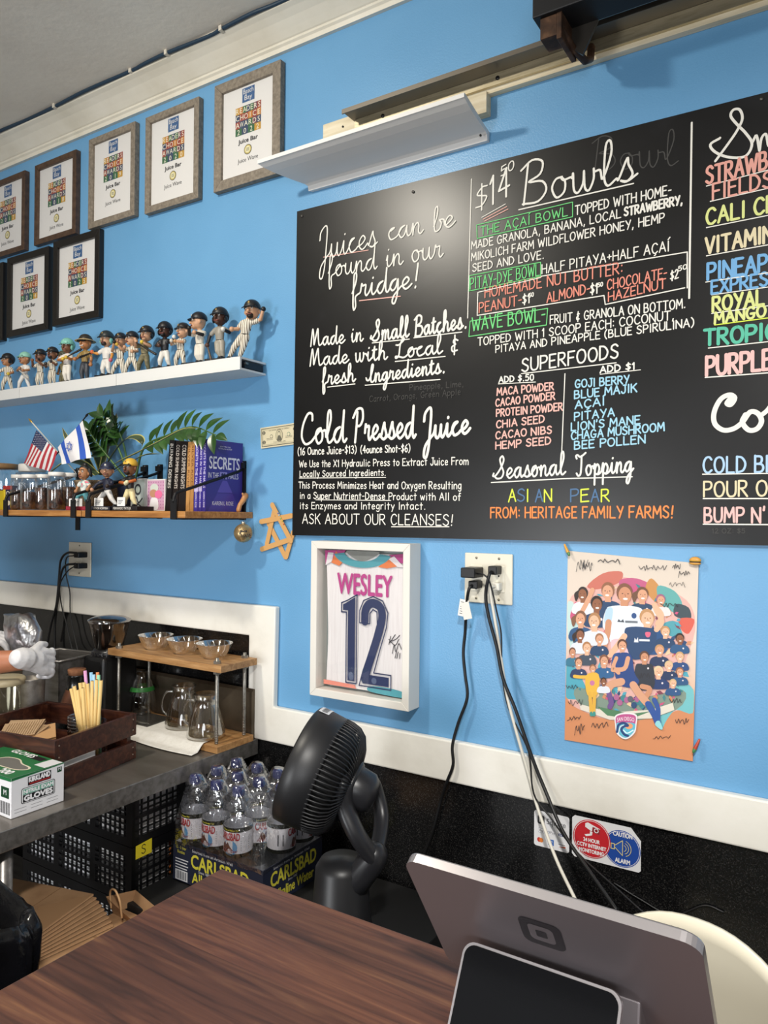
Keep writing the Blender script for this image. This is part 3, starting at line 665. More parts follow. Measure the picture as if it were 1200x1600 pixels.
for i, q in enumerate(('GOJI BERRY','BLUE MAJIK','AÇAÍ','PITAYA','LION\'S MANE','CHAGA MUSHROOM','BEE POLLEN')):
    write(q, (899,898,899,898,893,893,898)[i], (606,623,639,657,673,687,702)[i], (983,995,945,960,1000,1038,1008)[i], (599,612,633,650,662,673,692)[i], 12, 'b', 2.0)
done('chalk_lettering', 'pale blue list of superfoods')
write('Seasonal', 775, 748, 884, 741, 32, 'w', 2.6, 's'); write('Topping', 900, 744, 990, 737, 32, 'w', 2.6, 's'); rule([(768,754),(880,748),(988,745)], 'w', 1.6)
for i, ch in enumerate('ASIAN'): write(ch, 795+i*14, 784, 795+i*14+11*(.3 if ch == 'I' else 1), 783, 19, 'ynyny'[i], 2.0)
for i, ch in enumerate('PEAR'): write(ch, 892+i*16, 784, 892+i*16+12, 783, 19, 'nyny'[i], 2.0)
write('FROM: HERITAGE FAMILY FARMS!', 767, 809, 1052, 809, 16, 'o', 2.1)
done('chalk_lettering', 'white script heading with coloured seasonal topping')
# smudges of wiped chalk keep their own shape
# right panel
SH.curve([wl(x, y) for x, y in ((1125,216),(1110,226),(1118,238),(1140,246),(1165,244),(1175,225),(1165,208),(1153,196),(1142,182),(1146,172),(1156,172),(1160,186),(1152,204),(1140,222),(1118,252))], .0055, CH['w'], 1, 5)
SH.curve([wl(x, y) for x, y in ((1176,222),(1182,212),(1186,232),(1187,234),(1190,216),(1197,210),(1201,228),(1207,212),(1214,208),(1218,228))], .0052, CH['w'], 1, 4)
write('STRAWBERRY', 1104, 288, 1262, 248, 26, 'k', 3.4); rule([(1104,291),(1270,248)], 'w', 1.3); write('FIELDS', 1114, 312, 1206, 292, 24, 'k', 2.8); rule([(1110,315),(1220,290)], 'w', 1.3)
write('CALI CHAI', 1104, 352, 1245, 322, 24, 'Y', 3.2); rule([(1104,356),(1260,325)], 'w', 1.3)
write('VITAMIN C', 1103, 397, 1235, 372, 24, 'v', 3.4); rule([(1104,400),(1250,374)], 'w', 1.3)
write('PINEAPPLE', 1106, 437, 1250, 416, 25, 'B', 3.6); rule([(1103,441),(1250,419)], 'w', 1.3); write('EXPRESS', 1112, 459, 1215, 444, 20, 'B', 3.0); rule([(1112,461),(1220,446)], 'w', 1.2)
write('ROYAL', 1114, 487, 1193, 476, 22, 'Y', 3.4); rule([(1112,490),(1200,478)], 'w', 1.2); write('MANGO', 1117, 506, 1196, 494, 17, 'Y', 3.0); rule([(1117,508),(1200,497)], 'y', 1.3)
write('TROPIC ISLE', 1101, 540, 1300, 522, 24, 't', 4.0); rule([(1107,544),(1210,533)], 'w', 1.3)
write('PURPLE', 1104, 587, 1205, 577, 29, 'P', 4.2); rule([(1102,590),(1210,582)], 'w', 1.5)
done('chalk_lettering', 'coloured smoothie names on the right panel')
SH.curve([wl(x, y) for x, y in ((1142,622),(1136,630),(1142,632),(1148,622),(1140,617),(1126,624),(1116,644),(1117,662),(1130,672),(1146,670),(1160,660),(1172,644),(1184,646),(1190,658),(1183,670),(1170,672),(1160,660),(1165,648))], .0105, CH['w'], 1, 5)
SH.curve([wl(x, y) for x, y in ((1188,650),(1200,640),(1212,622))], .0095, CH['w'], 1, 4)
write('COLD BREW', 1099, 739, 1255, 736, 24, 'c', 2.6); rule([(1098,741),(1260,739)], 'w', 1.4)
write('POUR OVER', 1100, 776, 1255, 774, 23, 'v', 2.4); rule([(1099,779),(1260,779)], 'w', 1.5)
write("BUMP N'", 1101, 816, 1195, 816, 22, 'P', 2.6); rule([(1099,819),(1250,820)], 'w', 1.6)
write('12 OZ: $5', 1113, 833, 1164, 833, 7, 'd', 1.1)
done('chalk_lettering', 'coloured coffee names on the right panel')
# ================================================================ white floating shelf
SZ = 2.030
t = thing('floating_shelf', 'long white floating shelf holding the row of bobbleheads', 'shelf', (-2.4, 0, 1.99))
M_SHELF = C('#dcdcda', .5)
for x0, x1 in ((-3.6,-2.745), (-2.743,-2.170), (-2.168,-1.592)):
    b = MB(); b.bx(x0, x1, -0.118, -0.0006, SZ-0.006, SZ, M_SHELF); b.bx(x0, x1, -0.118, -0.0006, 1.990, 1.996, M_SHELF); b.bx(x0, x1, -0.118, -0.111, 1.9961, SZ-0.0061, M_SHELF)
    b.build('board', t)
b = MB(); b.bx(-2.6, -1.594, -0.095, -0.012, 1.999, 2.020, C('#10131c', .5)); b.build('mounting_bar', t); b = MB(); b.box((-1.592,-.090,2.012),(.008,.01,.006),M_GALV); b.build('bolt', t)

# ================================================================ bobbleheads
SK = {'l': '#c99a78', 'm': '#a9754f', 'd': '#4a2c1e', 'b': '#7a5038'}
M_STRIPE = None
def pin(base, line, n=46):
    m, nn, l, bs = new_mat('pinstripe_cloth'); tc = nn.new('ShaderNodeTexCoord'); w = nn.new('ShaderNodeTexWave'); w.bands_direction = 'X'; w.inputs['Scale'].default_value = n
    l.new(tc.outputs['Object'], w.inputs['Vector']); cr = nn.new('ShaderNodeValToRGB'); l.new(w.outputs['Fac'], cr.inputs['Fac'])
    e = cr.color_ramp.elements; e[0].position = .12; e[0].color = lin(line); e[1].position = .3; e[1].color = lin(base); l.new(cr.outputs[0], bs.inputs['Base Color']); bs.inputs['Roughness'].default_value = .5; return m
M_PIN = pin('#ddd6c6', '#5a4632'); M_BROWNPIN = pin('#6b5534', '#c9a758', 60)
M_CAMO = noisy('camouflage_cloth', ['#3f3f2c', '#6b6346', '#8d8160'], nscale=70, detail=2, rough=.6)
M_HIPRINT = noisy('bright_patterned_jersey', ['#d8e2dc', '#e8d9d2', '#6fbdb4', '#d9697c'], nscale=60, detail=1, rough=.55, pos=[.4, .55, .62, .7])
def mm(x): return x if isinstance(x, bpy.types.Material) else C(x, .45)
GRP = 'baseball bobbleheads on the white shelf'
def bobble(label, loc, H, rz=0.0, skin='l', cap='cap', capc='#1a1a1f', brim=None, jersey=M_PIN, pants=M_PIN, armR=None, armL=None, legs=((-.10,0),(.10,0)), lean=0.0, hd=(0,0,0), turn=0.0,
           bat=None, batc='#1b1614', beard=None, flap=None, base='#15161a', sleeve=None, glove=None, shades=False, hair=None, group=GRP, basebox=None, knee=None, logo='#9a7c3c'):
    """unit figure: height 1, looks to -Y; arms are elbow and hand points"""
    if group == GRP: H = H*.94
    r = thing('bobblehead', label, 'bobblehead', loc, rz, group)
    S = lambda p: Vector((p[0]*H, p[1]*H, p[2]*H))
    sk = C(SK.get(skin, skin), .45)
    if basebox: b = MB(); x0, x1, y0, y1 = basebox; b.bx(x0*H, x1*H, y0*H, y1*H, 0, .085*H, mm(base)); b.build('base', r, world=False, bevel=.001)
    else: b = MB(); b.lathe((0,0,0), [(.17*H,0),(.17*H,.02*H),(.15*H,.028*H)], mm(base), 18); b.build('base', r, world=False)
    z0 = .085 if basebox else .028
    L = lambda z: lean*(z/.6)
    hip = (L(.38), 0, .40)
    b = MB(); b.ball(S(hip), .085*H, mm(pants), 12, (1.05, .8, .8))
    for i, (lx, ly) in enumerate(legs):
        s = -1 if i == 0 else 1
        kn = (knee[i] if knee and knee[i] else ((lx+s*.055)/2*1.1+L(.2)*.8, ly/2-.03, .22))
        b.limb([S((L(.36)+s*.045, 0, .38)), S(kn), S((lx, ly, z0+.05))], [.062*H, .052*H, .036*H], mm(pants), 10)
    b.build('trousers', r, world=False, remesh=.011*H)
    for i, (lx, ly) in enumerate(legs):
        b = MB(); b.limb([S((lx, ly+.02, z0+.022)), S((lx, ly-.06, z0+.018))], [.03*H, .026*H], mm('#16161a'), 8); b.build('shoe', r, world=False)
    sh = (L(.62), 0, .62)
    b = MB(); b.limb([S((L(.40), 0, .41)), S((L(.52), -.005, .53)), S((L(.61), 0, .615))], [.075*H, .088*H, .078*H], mm(jersey), 14, flat=.78, flatdir=(0,1,0))
    b.limb([S((L(.61)-.085, 0, .615)), S((L(.61)+.085, 0, .615))], .05*H, mm(jersey), 10)
    for s, a in ((-1, armR), (1, armL)):
        e = a[0] if a else (s*.16, -.02, .50); a0 = Vector((L(.61)+s*.095, 0, .61)); m_ = a0.lerp(Vector(e), .62)
        b.limb([S(a0), S(m_)], [.045*H, .046*H], mm(sleeve or jersey), 10)
    b.build('jersey', r, world=False, remesh=.011*H)
    b = MB(); b.lathe(S((L(.41),0,.415)), [(.078*H,-.012*H),(.080*H,0),(.078*H,.012*H)], mm('#15130f'), 14, sy=.8); b.build('belt', r, world=False)
    for s, a in ((-1, armR), (1, armL)):
        e, h = a if a else ((s*.16,-.02,.50), (s*.15,-.06,.38)); a0 = Vector((L(.61)+s*.095, 0, .61)); m_ = a0.lerp(Vector(e), .5)
        b = MB(); b.limb([S(m_), S(e), S(h)], [.033*H, .033*H, .026*H], sk if not sleeve else mm(sleeve), 8)
        b.ball(S(h), .042*H, mm(glove[0 if s < 0 else 1]) if glove and glove[0 if s < 0 else 1] else sk, 10); b.build('arm', r, world=False)
    # head
    hc = Vector((L(.82)+hd[0], hd[1], .83+hd[2])); Q = Matrix.Rotation(turn, 3, 'Z')
    def T(p): return S(hc+Q @ Vector(p))
    b = MB(); b.ball(S(hc), .135*H, sk, 16, (.88, .95, 1.1), Q)
    b.limb([T((0,-.05,-.07)), T((0,-.075,-.09))], [.085*H, .06*H], mm(beard) if beard else sk, 10)
    b.limb([T((0,-.125,.0)), T((0,-.150,-.035))], [.014*H, .026*H], sk, 8)
    for s in (-1, 1): b.ball(T((s*.125, .01, -.02)), .035*H, sk, 8, (.5, .8, 1.1), Q)
    b.limb([S((L(.64),0,.64)), S((L(.70)+hd[0]*.5,0,.74))], .042*H, sk, 8)
    b.build('head', r, world=False, remesh=.010*H) if not beard else b.build('head', r, world=False)
    b = MB()
    for s in (-1, 1):
        if shades: b.box(T((s*.052,-.128,.025)), (.085*H,.03*H,.05*H), mm('#0a0a0a'), Q)
        else:
            b.ball(T((s*.05,-.112,.022)), .022*H, C('#e8e4da', .3), 8); b.ball(T((s*.05,-.128,.022)), .013*H, C('#1c120c', .3), 6)
            b.limb([T((s*.02,-.128,.060)), T((s*.085,-.112,.062))], .009*H, mm(hair or '#20150f'), 5)
    b.limb([T((-.04,-.128,-.078)), T((0,-.138,-.086)), T((.04,-.128,-.078))], .010*H, C('#7b3b34' if not shades else '#e8e2da', .4), 6)
    b.build('face', r, world=False)
    cm = mm(capc); bmat = mm(brim or capc)
    if cap in ('cap', 'helmet', 'bucket'):
        b = MB(); big = 1.10 if cap == 'helmet' else 1.05
        b.ball(T((0,.006,.045)), .142*H*big, cm, 18, (.92, 1.0, .92), Q, h0=-.12)
        if cap == 'helmet':
            b.ball(T((0,.035,.02)), .148*H, cm, 18, (.98, .9, 1.0), Q @ Matrix.Rotation(-.9, 3, 'X'), h0=0.0)
            for s in (-1, 1): b.ball(T((s*.128,-.005,-.04)), .06*H, mm(flap) if flap else cm, 10, (.35, .9, 1.0), Q)
        b.build('helmet' if cap == 'helmet' else 'cap', r, world=False)
        b = MB()
        if cap == 'bucket':
            b.lathe(S(hc+Vector((0,0,.05))), [(.13*H,.015*H),(.205*H,-.015*H),(.21*H,-.025*H),(.13*H,0)], bmat, 22, capb=False, capt=False)
        else:
            def br(u, v):
                a = (u-.5)*1.9; ro = .135+.064*v*math.cos(a*.72); return T((math.sin(a)*ro*.92, -math.cos(a)*ro, .045-.035*v+.012*math.cos(a)))
            b.grid(br, 10, 3, bmat)
        b.build('brim', r, world=False, solid=.008*H if cap != 'bucket' else 0)
        if cap != 'bucket' and logo: b = MB(); b.ball(T((0,-.130,.105)), .021*H, mm(logo), 8, (1,.35,1.1), Q); b.build('emblem', r, world=False)
    elif hair:
        b = MB(); b.ball(T((0,.02,.03)), .145*H, mm(hair), 16, (.95, 1.0, 1.05), Q @ Matrix.Rotation(-.75, 3, 'X'), h0=.02); b.ball(T((0,.03,.17)), .06*H, mm(hair), 10)
        for s in (-1, 1): b.limb([T((s*.13,.02,.06)), T((s*.15,.05,-.06))], [.05*H,.03*H], mm(hair), 8)
        b.build('hair', r, world=False)
    if bat:
        b = MB(); b.limb([S(bat[0]), S(Vector(bat[0]).lerp(Vector(bat[1]), .5)), S(bat[1])], [.012*H, .018*H, .028*H], mm(batc), 8); b.build('bat', r, world=False)
    return r
def on_shelf(px, Y=-.06): p = W(px, 575, Y); return (p.x, Y, SZ)
swing = dict(armR=((-.17,-.10,.52),(-.02,-.16,.55)), armL=((.14,-.10,.55),(.03,-.17,.58)))
bobble('bobblehead in black batting helmet and pinstripes at the far left of the shelf', on_shelf(12,-.070), .168, .5, 'm', 'helmet', '#16161a', legs=((-.13,0),(.13,-.02)), glove=('#d3b53a','#d3b53a'), turn=-.6, armR=((-.20,-.05,.52),(-.16,-.12,.44)), armL=((.19,-.08,.50),(.10,-.14,.46)))
bobble('bobblehead with mint cap, white uniform and bat held low', on_shelf(39), .165, .4, 'm', 'cap', '#8fc8b4', jersey='#dcd9d4', pants='#d8d5d0', legs=((-.17,0),(.16,-.03)), turn=-.5, armR=((-.17,-.06,.52),(-.04,-.15,.56)), armL=((.17,-.08,.52),(.06,-.16,.50)), bat=((-.04,-.17,.50),(.24,-.22,.30)), batc='#bfb9ae', logo=None)
bobble('bobblehead with black cap and tan glove before its face, next to mint cap', on_shelf(63), .165, .2, 'b', 'cap', '#17171b', beard='#1a1310', armR=((-.18,-.06,.56),(-.10,-.16,.70)), armL=((.17,-.08,.56),(.06,-.17,.68)), glove=('#7a4d2c', None), legs=((-.07,0),(.07,0)))
bobble('bobblehead with black cap and pinstripes, fourth from the shelf\'s left edge', on_shelf(82,-.072), .160, .2, 'b', 'cap', '#17171b', beard='#15100e', armR=((-.18,-.04,.50),(-.08,-.14,.56)), armL=((.18,-.05,.52),(.10,-.15,.60)), glove=('#2a201b','#2a201b'), legs=((-.06,0),(.07,0)))
bobble('bobblehead in camouflage uniform half hidden behind mint helmet', on_shelf(99,-.038), .150, 0, 'm', 'cap', '#4b4a38', jersey=M_CAMO, pants=M_CAMO, legs=((-.07,0),(.07,0)), logo=None)
bobble('tall bobblehead with mint helmet and coloured sleeves swinging a bat', on_shelf(105,-.078), .180, .3, 'b', 'helmet', '#7dbfae', jersey='#ddd5cc', pants='#ded8cd', armR=((-.17,-.08,.52),(.02,-.17,.52)), armL=((.16,-.06,.52),(.10,-.17,.55)), sleeve='#d2803c', glove=('#d9b444','#d9b444'), bat=((.10,-.17,.55),(.42,-.10,.72)), legs=((-.04,.02),(.07,-.02)), logo='#9ac9bb')
bobble('bobblehead in brown bucket hat and dark sunglasses holding a cup', on_shelf(133), .190, .25, '#b5784a', 'bucket', '#2a241c', '#b39a6c', jersey=M_BROWNPIN, pants='#3a3d44', shades=True, armR=((-.17,-.03,.52),(-.16,-.12,.48)), armL=((.17,-.02,.50),(.17,-.04,.36)), legs=((-.06,0),(.06,0)), group=GRP)
bobble('bobblehead with dark helmet, mint ear flap and outstretched bat', on_shelf(166), .187, .2, 'l', 'helmet', '#232a2a', jersey='#dad6d0', pants='#d9d5ce', beard='#2a1d16', flap='#7dbfae', armR=((-.19,-.04,.54),(-.30,-.08,.58)), armL=((.18,-.03,.50),(.18,-.08,.38)), glove=('#d3663a','#c65a6a'), sleeve='#cc8a3a', bat=((-.22,-.08,.58),(-.62,-.06,.50)), legs=((-.07,0),(.09,0)), basebox=(-.2,.2,-.12,.12))
bobble('bobblehead with black cap holding a dark glove to its face, kicking leg', on_shelf(188,-.066), .168, .25, 'l', 'cap', '#17171b', armR=((-.16,-.08,.58),(-.02,-.19,.76)), armL=((.16,-.08,.56),(.04,-.18,.70)), glove=('#16130f','#c9a23a'), legs=((-.17,-.06),(.08,0)), turn=.2)
bobble('bobblehead with black cap in a wide stance, left of the camouflage batter', on_shelf(206), .168, .35, 'l', 'cap', '#17171b', armR=((-.17,-.07,.58),(-.08,-.17,.62)), armL=((.17,-.06,.54),(.10,-.16,.52)), legs=((-.16,0),(.16,-.02)), turn=-.5)
bobble('bobblehead in camouflage jersey and black helmet with bat pointing down', on_shelf(226), .178, .25, 'l', 'helmet', '#17171b', jersey=M_CAMO, pants=M_CAMO, hd=(.04,0,0), armR=((-.17,-.08,.56),(-.10,-.16,.66)), armL=((.18,-.06,.56),(.04,-.16,.64)), bat=((-.14,-.17,.66),(.40,-.20,.36)), legs=((-.14,-.02),(.10,0)), glove=(None,'#d8b83c'))
bobble('bobblehead in black jersey and dark helmet with white batting gloves', on_shelf(257), .180, .3, 'd', 'helmet', '#121216', jersey='#17171c', pants='#d6d2ca', beard='#120c09', armR=((-.15,-.06,.52),(-.04,-.15,.50)), armL=((.20,-.05,.56),(.28,-.12,.66)), glove=(None,'#dcdad4'), sleeve='#17171c', legs=((-.10,0),(.11,0)), basebox=(-.22,.2,-.12,.12), logo=None)
bobble('bobblehead with black cap tilted back swinging with both arms, pinstripes', on_shelf(282), .165, .2, 'l', 'cap', '#201b18', hd=(.06,0,0), armR=((-.19,-.07,.54),(-.13,-.15,.60)), armL=((.13,-.10,.56),(-.02,-.17,.58)), glove=('#cfc9bd','#b98a5a'), legs=((-.12,0),(.12,-.02)), turn=-.35)
bobble('tall bobblehead with black cap in profile, glove raised to chin', on_shelf(312,-.05), .195, .2, 'l', 'cap', '#17171c', hd=(-.03,0,0), armR=((-.15,-.10,.58),(-.10,-.19,.68)), armL=((.13,-.10,.56),(.0,-.17,.60)), glove=('#15120f',None), legs=((-.02,0),(.05,0)), turn=-.9, basebox=(-.32,.14,-.12,.12), jersey='#cfc8ba', pants='#d4cdc0', sleeve='#1c1b1c', logo='#d8d4c8')
bobble('bobblehead in grey uniform and dark helmet with bat held down at its side', on_shelf(343), .193, .2, 'd', 'helmet', '#17181c', jersey='#8f897e', pants='#9a9385', armR=((-.20,-.02,.50),(-.22,-.06,.34)), armL=((.22,-.03,.54),(.15,-.13,.58)), sleeve='#17171c', glove=(None,'#d8d5cd'), bat=((-.22,-.06,.34),(-.10,-.10,.04)), batc='#5a4a38', legs=((.02,0),(.08,-.02)), basebox=(-.24,.14,-.12,.12))
bobble('rightmost bobblehead leaning with raised black glove, white pinstripes', on_shelf(372,-.07), .205, .3, 'l', 'cap', '#17181c', beard='#2a1c14', lean=.16, hd=(.02,0,-.03), armR=((.02,-.06,.50),(-.06,-.12,.49)), armL=((.40,-.02,.64),(.46,-.05,.80)), glove=(None,'#121214'), legs=((-.15,0),(.02,.02)), knee=((-.06,-.03,.22),(.08,0,.2)))
p = on_shelf(236,-.03); t = tag(MB().ball((p[0],-.02,SZ+.017), .017, C('#3f8f86', .4), 10, (1.2,.8,1)).build('trinket'), 'small teal trinket behind the camouflage batter on white shelf', 'trinket')

# ================================================================ wooden wall shelf with black brackets
WZ = 1.556
def plank(x0, x1, label):
    t = thing('wall_shelf', label, 'shelf', ((x0+x1)/2, 0, WZ-.02), 0, 'wooden shelves with black brackets')
    b = MB(); b.bx(x0, x1, -0.287, -0.0006, WZ-.020, WZ, M_PLANK); b.build('plank', t, bevel=.0015); return t
def bracket(t, X):
    b = MB(); w = .012; M = M_BLKMET
    b.bx(X-w, X+w, -.0055, -.0006, WZ-(.075 if X < -2.3 else .026), WZ+.165, M)                      # plate on the wall
    b.bx(X-w, X+w, -.292, -.006, WZ-.0245, WZ-.0205, M)                      # strap under the plank
    b.bx(X-w, X+w, -.294, -.2905, WZ-.024, WZ+.035, M)                       # lip
    b.limb(spline([(X,-.293,WZ+.030),(X,-.288,WZ+.046),(X,-.272,WZ+.056),(X,-.15,WZ+.092),(X,-.02,WZ+.132),(X,-.004,WZ+.145)], 4), .0048, M, 8)
    b.box((X,-.008,WZ+.150),(.024,.014,.018), M)
    b.build('bracket', t)
    b = MB(); b.cyl((X,-.0055,WZ+.158),(X,-.008,WZ+.158),.004,M_GALV,8); b.build('screw', t)
s1 = plank(-2.115, -1.640, 'short wooden wall shelf with books, black brackets and rods at right')
bracket(s1, -1.682); bracket(s1, -2.075)
s2 = plank(-3.30, -2.120, 'left wooden wall shelf carrying the coffee bean jars')
bracket(s2, -2.152); bracket(s2, -2.535)

# books (spines to the room, covers facing the end of the shelf)
def book(px0, px1, h, d, cover, label, title, tcol='#e8e6e0', lean=0.0, front=False, author=None, band=None, top=None, y0=-.165):
    x0, x1 = W(px0, 795, y0).x, W(px1, 795, y0).x; w = x1-x0-.0006
    r = thing('book', label, 'book', (x0, y0, WZ+.0005), 0, 'books on the short wooden shelf'); r.rotation_euler = (0, lean, 0)
    cm = C(cover, .35)
    b = MB(); b.bx(0, .0012, 0, d, 0, h, cm); b.bx(w-.0012, w, 0, d, 0, h, cm); b.bx(.0012, w-.0012, 0, .0015, 0, h, cm); cv = b.build('cover', r, world=False)
    b = MB(); b.bx(.0013, w-.0013, .0016, d-.003, .0015, h-.0015, C(top or '#d8d0bf', .8)); b.build('pages', r, world=False)
    s = Sheet((w/2, 0, h), (0,0,-1), (1,0,0))
    s.text(title, .012, -w*.27, w*.54, C(tcol, .5), 1, w=h*.62)
    if author: s.text(author, h-.012, -w*.2, w*.4, C(tcol, .5), 1, align='r', w=None, fit=h*.22)
    if band: s.rect(h*.62, -w*.48, h*.72, w*.48, C(band, .5), 1)
    s.mb.build('lettering', cv, world=False, fix=False)
    if front:
        s = Sheet((w, 0, 0), (0,1,0), (0,0,1)); Wt = C('#e6e2ec', .5)
        s.poly([(0,0),(d,0),(d,h),(0,h)], C('#3a2f86', .35), 1)
        s.poly([(d*.3,h*.27),(d*.72,h*.27),(d*.56,h*.44),(d*.44,h*.44)], C('#5a4cab', .35), 2); s.poly([(d*.05,0),(d*.95,0),(d*.72,h*.26),(d*.3,h*.26)], C('#4a3c98', .35), 2)
        s.rect(d*.36, h*.46, d*.56, h*.56, C('#8f86c8', .4), 2); s.ell(d*.43, h*.52, d*.03, h*.025, C('#241c52', .4), 3); s.ell(d*.49, h*.52, d*.03, h*.025, C('#241c52', .4), 3); s.rect(d*.41, h*.46, d*.45, h*.51, C('#241c52', .4), 3); s.rect(d*.47, h*.46, d*.51, h*.51, C('#241c52', .4), 3)
        s.text('SECRETS', d*.07, h*.60, h*.17, Wt, 3, w=d*.84, bold=.0006)
        s.text('IN THE', d*.05, h*.47, h*.075, Wt, 3, w=d*.28); s.text('HALLS', d*.60, h*.47, h*.075, Wt, 3, w=d*.28)
        s.text('KAREN L ROSE', d*.17, h*.09, h*.055, Wt, 3, w=d*.58); s.text('NEW YORK TIMES', d*.5, h*.91, h*.018, Wt, 3, align='c'); s.text('BESTSELLING AUTHOR', d*.5, h*.88, h*.018, Wt, 3, align='c')
        s.mb.build('lettering', cv, world=False, fix=False)
    return r
book(257.5, 266, .226, .150, '#141315', 'black book leaning at the left end of the row', 'BURNING DESIRES', '#d8d4cc', .085, y0=-.170)
book(268, 277, .222, .150, '#1d1716', 'left of two dark books with red tops', 'COLD SUMMER NIGHTS', '#cfc6bd', .07, top='#8d3a34')
book(278, 289, .220, .150, '#181314', 'right of two dark books with red tops', 'COLD SUMMER NIGHTS', '#cfc6bd', .055, top='#8d3a34')
book(290, 296, .216, .150, '#b98a52', 'left of two thin tan books', 'SILVER RIVER', '#6b3d1c', .03)
book(296.5, 302, .216, .150, '#ad7f49', 'right of two thin tan books', 'SILVER RIVER', '#6b3d1c', .02)
book(302.5, 309, .216, .155, '#3b3190', 'purple book standing against the tan books', 'SECRETS IN THE HALLS', '#ded9ef', .02, author='KAREN L ROSE', band='#b9b2dc')
book(309.5, 315, .220, .155, '#372d8a', 'middle one of three purple books', 'SECRETS IN THE HALLS', '#ded9ef', .02, author='KAREN L ROSE', band='#b9b2dc')
book(315.5, 321.5, .221, .158, '#352c86', 'purple book with large white cover title facing the shelf end', 'SECRETS IN THE HALLS', '#ded9ef', .01, front=True, author='KAREN L ROSE')

# coffee bean jars
M_BEAN = noisy('roasted_coffee_beans', ['#1c100b', '#3a2217', '#5c3927', '#754b34'], nscale=95, detail=2, rough=.45, bump=1.0, bscale=120, pos=[.35,.5,.62,.75])
M_LID = C('#e6e3de', .4)
def jar(X, Y, r_, h, fill, label, bl):
    t = thing('jar', label, 'jar', (X, Y, WZ+.0004), 0, 'coffee bean jars')
    b = MB(); b.lathe((0,0,0), [(r_*.9,.001),(r_,.006),(r_,h*.78),(r_*.93,h*.85),(r_*.80,h*.885),(r_*.80,h*.93)], M_GLASS, 24, capt=False); b.build('glass', t, world=False)
    b = MB(); b.lathe((0,0,0), [(r_*.9,h*.90),(r_*.92,h*.905),(r_*.92,h*.99),(r_*.88,h),(0.0001,h)], M_LID, 24); b.build('lid', t, world=False)
    if fill:
        b = MB(); b.lathe((X,Y,WZ+.003), [(r_*.86,0),(r_*.94,.005),(r_*.94,h*fill),(r_*.6,h*(fill+.03)),(.0001,h*(fill+.02))], M_BEAN, 20)
        tag(b.build('coffee_beans'), bl, 'coffee beans', kind='stuff')
def jp(px, Y): p = W(px, 780, Y); return p.x, Y
for px, Y, r_, h, f, a in ((28,-.215,.026,.128,.52,'glass jar of coffee beans beside the yellow box, leftmost of its row'),(45,-.255,.0275,.124,.46,'glass jar of coffee beans overlapping the leftmost jar'),(66,-.215,.026,.126,.58,'glass jar filled high with beans, third in its row'),
                           (88,-.262,.029,.128,0.50,'clearest glass jar of beans, standing foremost in the row'),(107,-.215,.028,.128,.58,'glass jar of beans at the right end beside the bracket')):
    X, Y = jp(px, Y); jar(X, Y, r_, h, f, a, 'dark roasted beans inside the '+a.split(',')[0].replace('of coffee beans ','').replace('of beans ','')+' at '+{28:'far left',45:'second place',66:'third place',88:'the front',107:'right end'}[px])
# tall canister with wooden lid, white-lidded jar behind, small coloured box
X, Y = jp(-4, -.14); t = thing('canister', 'large glass canister with wooden lid at the photo edge', 'canister', (X, Y, WZ+.0004))
b = MB(); b.lathe((0,0,0), [(.068,.001),(.072,.01),(.072,.155),(.068,.162)], M_GLASS, 28, capt=False); b.build('glass', t, world=False)
b = MB(); b.lathe((0,0,0), [(.074,.160),(.075,.166),(.075,.176),(.072,.180)], C('#8a6a44', .5), 28); b.build('lid', t, world=False)
b = MB(); b.lathe((X,Y,WZ+.004), [(.063,0),(.066,.06),(.04,.075),(.0001,.078)], noisy('dried_berries', ['#2a1112','#5a1f22','#7a3232'], nscale=70, rough=.5, bump=.8, bscale=90), 20); tag(b.build('dried_berries'), 'dark red dried berries inside the wooden lidded canister', 'dried berries', kind='stuff')
X, Y = jp(50, -.11); t = thing('jar', 'wide empty jar with white lid behind the bean jars', 'jar', (X, Y, WZ+.0004))
b = MB(); b.lathe((0,0,0), [(.060,.001),(.064,.008),(.064,.125),(.056,.140),(.045,.146),(.045,.155)], glass('blue_grey_glass', (.80,.86,.90), .1), 26, capt=False); b.build('glass', t, world=False)
b = MB(); b.lathe((0,0,0), [(.047,.146),(.049,.150),(.049,.172),(.046,.175)], M_LID, 26); b.build('lid', t, world=False)
X, Y = jp(16, -.225); t = thing('carton', 'small yellow, red and navy carton beside the jars', 'box', (X, Y, WZ+.0004), .2)
b = MB(); b.bx(-.022,.022,-.012,.012,0,.088,C('#1f2148',.4)); b.build('carton', t, world=False)
s = Sheet((-.022,-.012,0),(1,0,0),(0,0,1)); s.rect(0,.074,.044,.088,C('#a33030',.5)); s.rect(0,0,.012,.074,C('#d9c23c',.5)); s.text('OC', .015,.052,.016,C('#e8e4da',.5),2); s.ell(.026,.025,.009,.009,C('#d8d0c0',.5),2); s.mb.build('lettering', t, world=False, fix=False)
X, Y = jp(-2, -.245); t = tag(MB().box((X,Y,WZ+.035),(.05,.03,.07),C('#d6c02f',.45)).build('carton', bevel=.001), 'yellow topped packet cut by the photo edge on wooden shelf', 'box')
